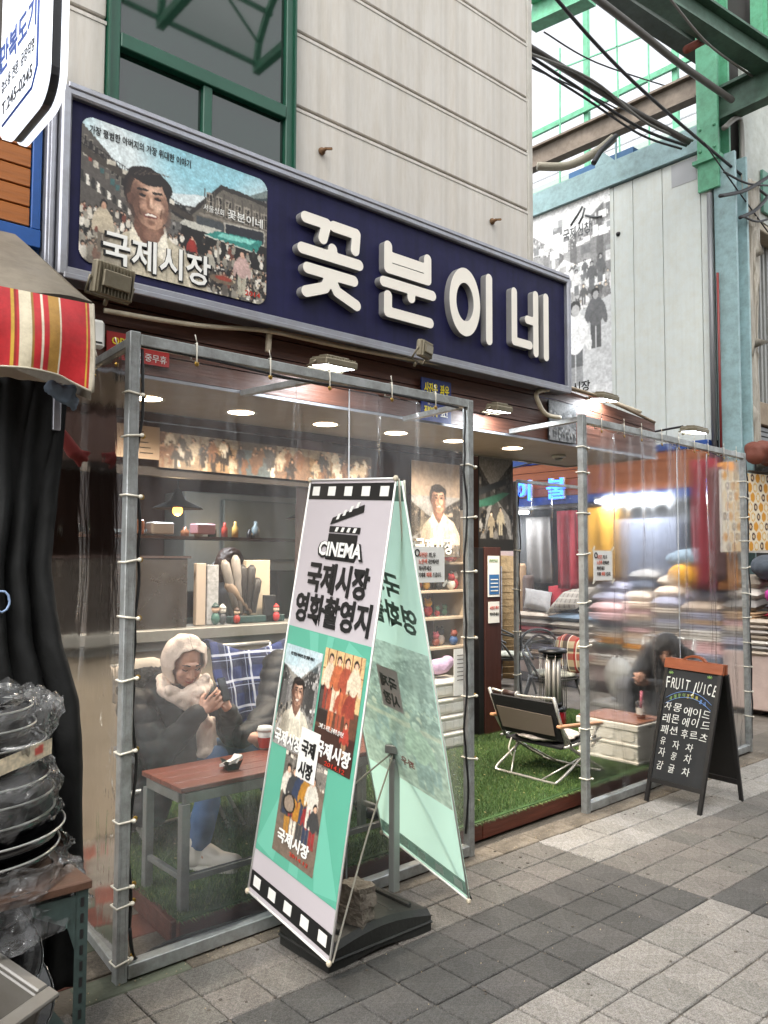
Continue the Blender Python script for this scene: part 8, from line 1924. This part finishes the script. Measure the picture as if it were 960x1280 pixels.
# clerestory beyond the white building
CR_ = thing('glazed_screen', 'bright frosted glazed wall with green mullions behind the beams', 'glazed wall', (13, 6, 6))
XG = 12.6
b = MB(); b.box(XG, 1.0, 4.5, XG+.02, 13, 13); b.build('glazing', SCRN, CR_)
for px in (735, 846, 620): 
    y = at(px, 100, x=XG).y; b = MB(); b.box(XG-.08, y-.05, 4.5, XG-.002, y+.05, 13); b.build('mullion', GREENS, CR_)
for (px, py) in ((760, 128), (760, 205), (800, 195)):
    z = at(px, py, x=XG).z; b = MB(); b.box(XG-.14, 1.0, z-.05, XG-.081, 13, z+.05); b.build('transom', GREENS if py != 205 else mat('grey_transom', '9AA3A0', .5), CR_)
for k in range(5):
    z = at(760, 150+14*k, x=XG+.3).z; b = MB(); b.box(XG+.2, 1, z, XG+.24, 13, z+.02); b.build('louvre_line', mat('pale_louvre', 'B9BDBE', .5), CR_)
def beam(name, p, q_, w_, h_, m, lab, up=(0, 0, 1)):
    t = thing(name, lab, 'beam', p); p = Vector(p); q_ = Vector(q_); d = (q_-p).normalized(); sd = d.cross(Vector(up)).normalized(); u = sd.cross(d)
    for nm, off, ww, hh in (('top_flange', u*(h_/2), w_, h_*.1), ('bottom_flange', -u*(h_/2), w_, h_*.1), ('web', u*0, w_*.15, h_*.88)):
        b = MB(); b.bar(p+off, q_+off, ww, hh, up); b.build(nm, m, t)
    return t
BR = mat('brown_grey_beam', '7E7266', .6, .2, var=.3, dirt=.35)
# beam across the alley, behind the cables (rises towards the column)
beam('roof_beam', at(650, 207, x=9.6), at(872, 108, x=9.6), .16, .30, BR, 'brown grey steel beam crossing behind the cable bundle')
beam('roof_beam', at(700, -60, y=4.8), at(985, 130, y=4.1), .22, .26, mat('dark_roof_beam', '545B56', .6, .2, var=.3, dirt=.3), 'dark sloping beam running down to the right behind the green column')
beam('roof_beam', at(775, -45, y=3.9), at(985, 92, y=3.5), .20, .26, GREEND, 'green grey sloping beam at the top right corner')
beam('roof_beam', at(885, 140, x=8.5), at(1000, 85, x=8.5), .16, .34, GREEND, 'short green grey beam joining the right side of the column')
beam('roof_beam', at(665, 20, x=9.2), at(740, -15, x=9.2), .25, .35, GREENS, 'green beam at the top edge beside the beige building')
beam('roof_beam', at(948, -30, x=9.4), at(950, 110, x=9.4), .14, .14, GREENS, 'upright green post at the far top right', up=(1, 0, 0))
for i, (pa, pb_) in enumerate((((700, 60), (700, 330)), ((770, 20), (775, 200)), ((670, 20), (860, -30)), ((690, 90), (870, 20)), ((810, 10), (812, 200)))):
    p = at(pa[0], pa[1], x=11.8); q_ = at(pb_[0], pb_[1], x=11.8); b = MB(); b.bar(p, q_, .022, .022); b.build('thin_truss_bar', GREENS, None, label=['thin green upright left of the first mullion', 'thin green upright between the mullions', 'thin green sloping bar at the very top', 'thin green sloping bar crossing the glazing', 'thin green upright left of the second mullion'][i], cat='truss bar')
def rtop(u, v): return (9.2+2.5*u, 1.0+2.9*v, 8.3+.9*v)
SLR = thing('slatted_canopy', 'grey slatted canopy underside at the top right corner', 'canopy', (10, 3, 8.5))
for k in range(14):
    p = at(893, 2+6*k-30, x=9.9); b = MB(); b.bar((9.9+.12*k, 1.2, 8.1+.02*k), (9.9+.12*k, 4.0, 9.2+.02*k), .11, .02); b.build('slat', mat('grey_green_slat', '6E736C', .6, dirt=.2), SLR)
def cab(pts, r, m, lab): return tube_obj('overhead_cable', ctrl([at(*p[:2], y=p[2]) for p in pts], 6), r, m, None, lab, 'cable', 'cables under the arcade roof')
CBK = mat('black_rubber_cable', '17171A', .5); CGR = mat('grey_cable', '6C6A66', .6)
cab([(650, 52, 4.9), (720, 95, 4.8), (790, 138, 4.6), (862, 178, 4.3)], .036, mat('thick_grey_pipe', '4A4744', .5, .3, dirt=.3), 'thick dark pipe sloping from the beige corner to the column')
cab([(650, 62, 4.8), (720, 108, 4.7), (800, 160, 4.5), (858, 182, 4.3)], .016, CBK, 'black cable lashed under the thick dark pipe')
cab([(650, 72, 4.8), (730, 122, 4.7), (800, 168, 4.5), (852, 186, 4.3)], .012, CBK, 'lowest black cable of the bundle on the thick pipe')
cab([(660, 66, 4.7), (740, 100, 4.7), (810, 155, 4.5), (866, 176, 4.3)], .014, CGR, 'grey cable woven over the black cable bundle')
cab([(688, -10, 3.9), (745, 55, 3.9), (800, 110, 3.9), (880, 180, 3.9), (965, 250, 3.9)], .016, CBK, 'long black cable running diagonally past the green column')
cab([(735, -10, 3.8), (800, 40, 3.8), (850, 80, 3.8), (915, 125, 3.8)], .034, mat('grey_duct', '55524E', .5, .3), 'grey pipe sloping above the diagonal black cable')
cab([(835, -5, 3.7), (880, 50, 3.7), (925, 85, 3.7), (975, 118, 3.7)], .012, CGR, 'thin pale cable looping over the green grey beam')
cab([(680, 40, 6.0), (745, 78, 6.0), (840, 110, 6.0)], .010, CBK, 'thin black wire across the bright glazing')
cab([(665, 85, 6.0), (720, 110, 6.0), (775, 138, 6.0)], .010, CBK, 'second thin wire below the pipe across the glazing')
cab([(672, 208, 5.6), (710, 207, 5.4), (745, 190, 5.2), (768, 172, 5.0)], .05, mat('ribbed_grey_hose', '8E8878', .6, bump=.5), 'ribbed beige grey hose curving under the brown beam')
cab([(770, 170, 5.0), (752, 188, 5.0), (742, 204, 5.0)], .03, CBK, 'short black hose hooked under the brown beam')
cab([(880, 178, 3.85), (915, 228, 3.85), (960, 290, 3.85)], .008, CBK, 'thin wire falling from the column to the right edge')
cab([(905, 160, 3.9), (925, 150, 3.9), (928, 215, 3.9), (935, 300, 3.95)], .03, mat('galv_conduit', '77756F', .5, .5), 'grey conduit bending down at the upper right')
for i, (pa, pb_) in enumerate((((900, 245), (965, 218)), ((925, 272), (965, 240)), ((905, 215), (965, 232)), ((928, 270), (965, 272)))):
    cab([(*pa, 3.8), ((pa[0]+pb_[0])/2, (pa[1]+pb_[1])/2+6, 3.8), (*pb_, 3.8)], .02 if i < 2 else .012, CBK, ['black cable crossing above the cornice', 'thick black cable on the cornice', 'cable rising left of the cornice', 'lowest cable lying along the cornice'][i])
tube_obj('red_bracket', [at(858, 62, y=3.85), at(890, 45, y=3.85)], .04, mat('rust_red_pipe', '7A3A2A', .7, var=.3), None, 'rusty red pipe stub strapped to the green column', 'pipe')

# added shop row, unseen behind the viewpoint: darkens what the film and glass reflect
OP = thing('added_shop_row', 'added unseen row of low shops across the street behind the viewpoint', 'shop row', (4, -3.4, 0))
b = MB(); b.box(-7, -3.6, 2.9, 15, -3.4, 6.2); b.build('upper_wall', mat('opposite_wall', '8E877C', .8, var=.2, vscale=1), OP)
b = MB(); b.box(-7, -4.9, 0, 15, -4.8, 2.9); b.build('shop_interior', mat('opposite_interior', '4A3E38', .8, var=.4, vscale=2), OP)
for k in range(8):
    x = -7+2.9*k; b = MB(); b.box(x, -3.62, 0, x+.3, -3.38, 2.899); b.build('pier', mat('opposite_pier', '7A736A', .8), OP)
    b = MB(); b.box(x+.32, -3.45, 2.3, x+2.88, -3.36, 2.88); b.build('sign_board', mat('opposite_sign_%d' % (k % 3), ('7A2A2A', '2C4E6E', 'A89A7A')[k % 3], .5), OP)
b = MB(); b.box(-7, -4.79, 2.901, 15, -3.601, 2.95); b.build('floor_slab', mat('opposite_pier', '7A736A', .8), OP)
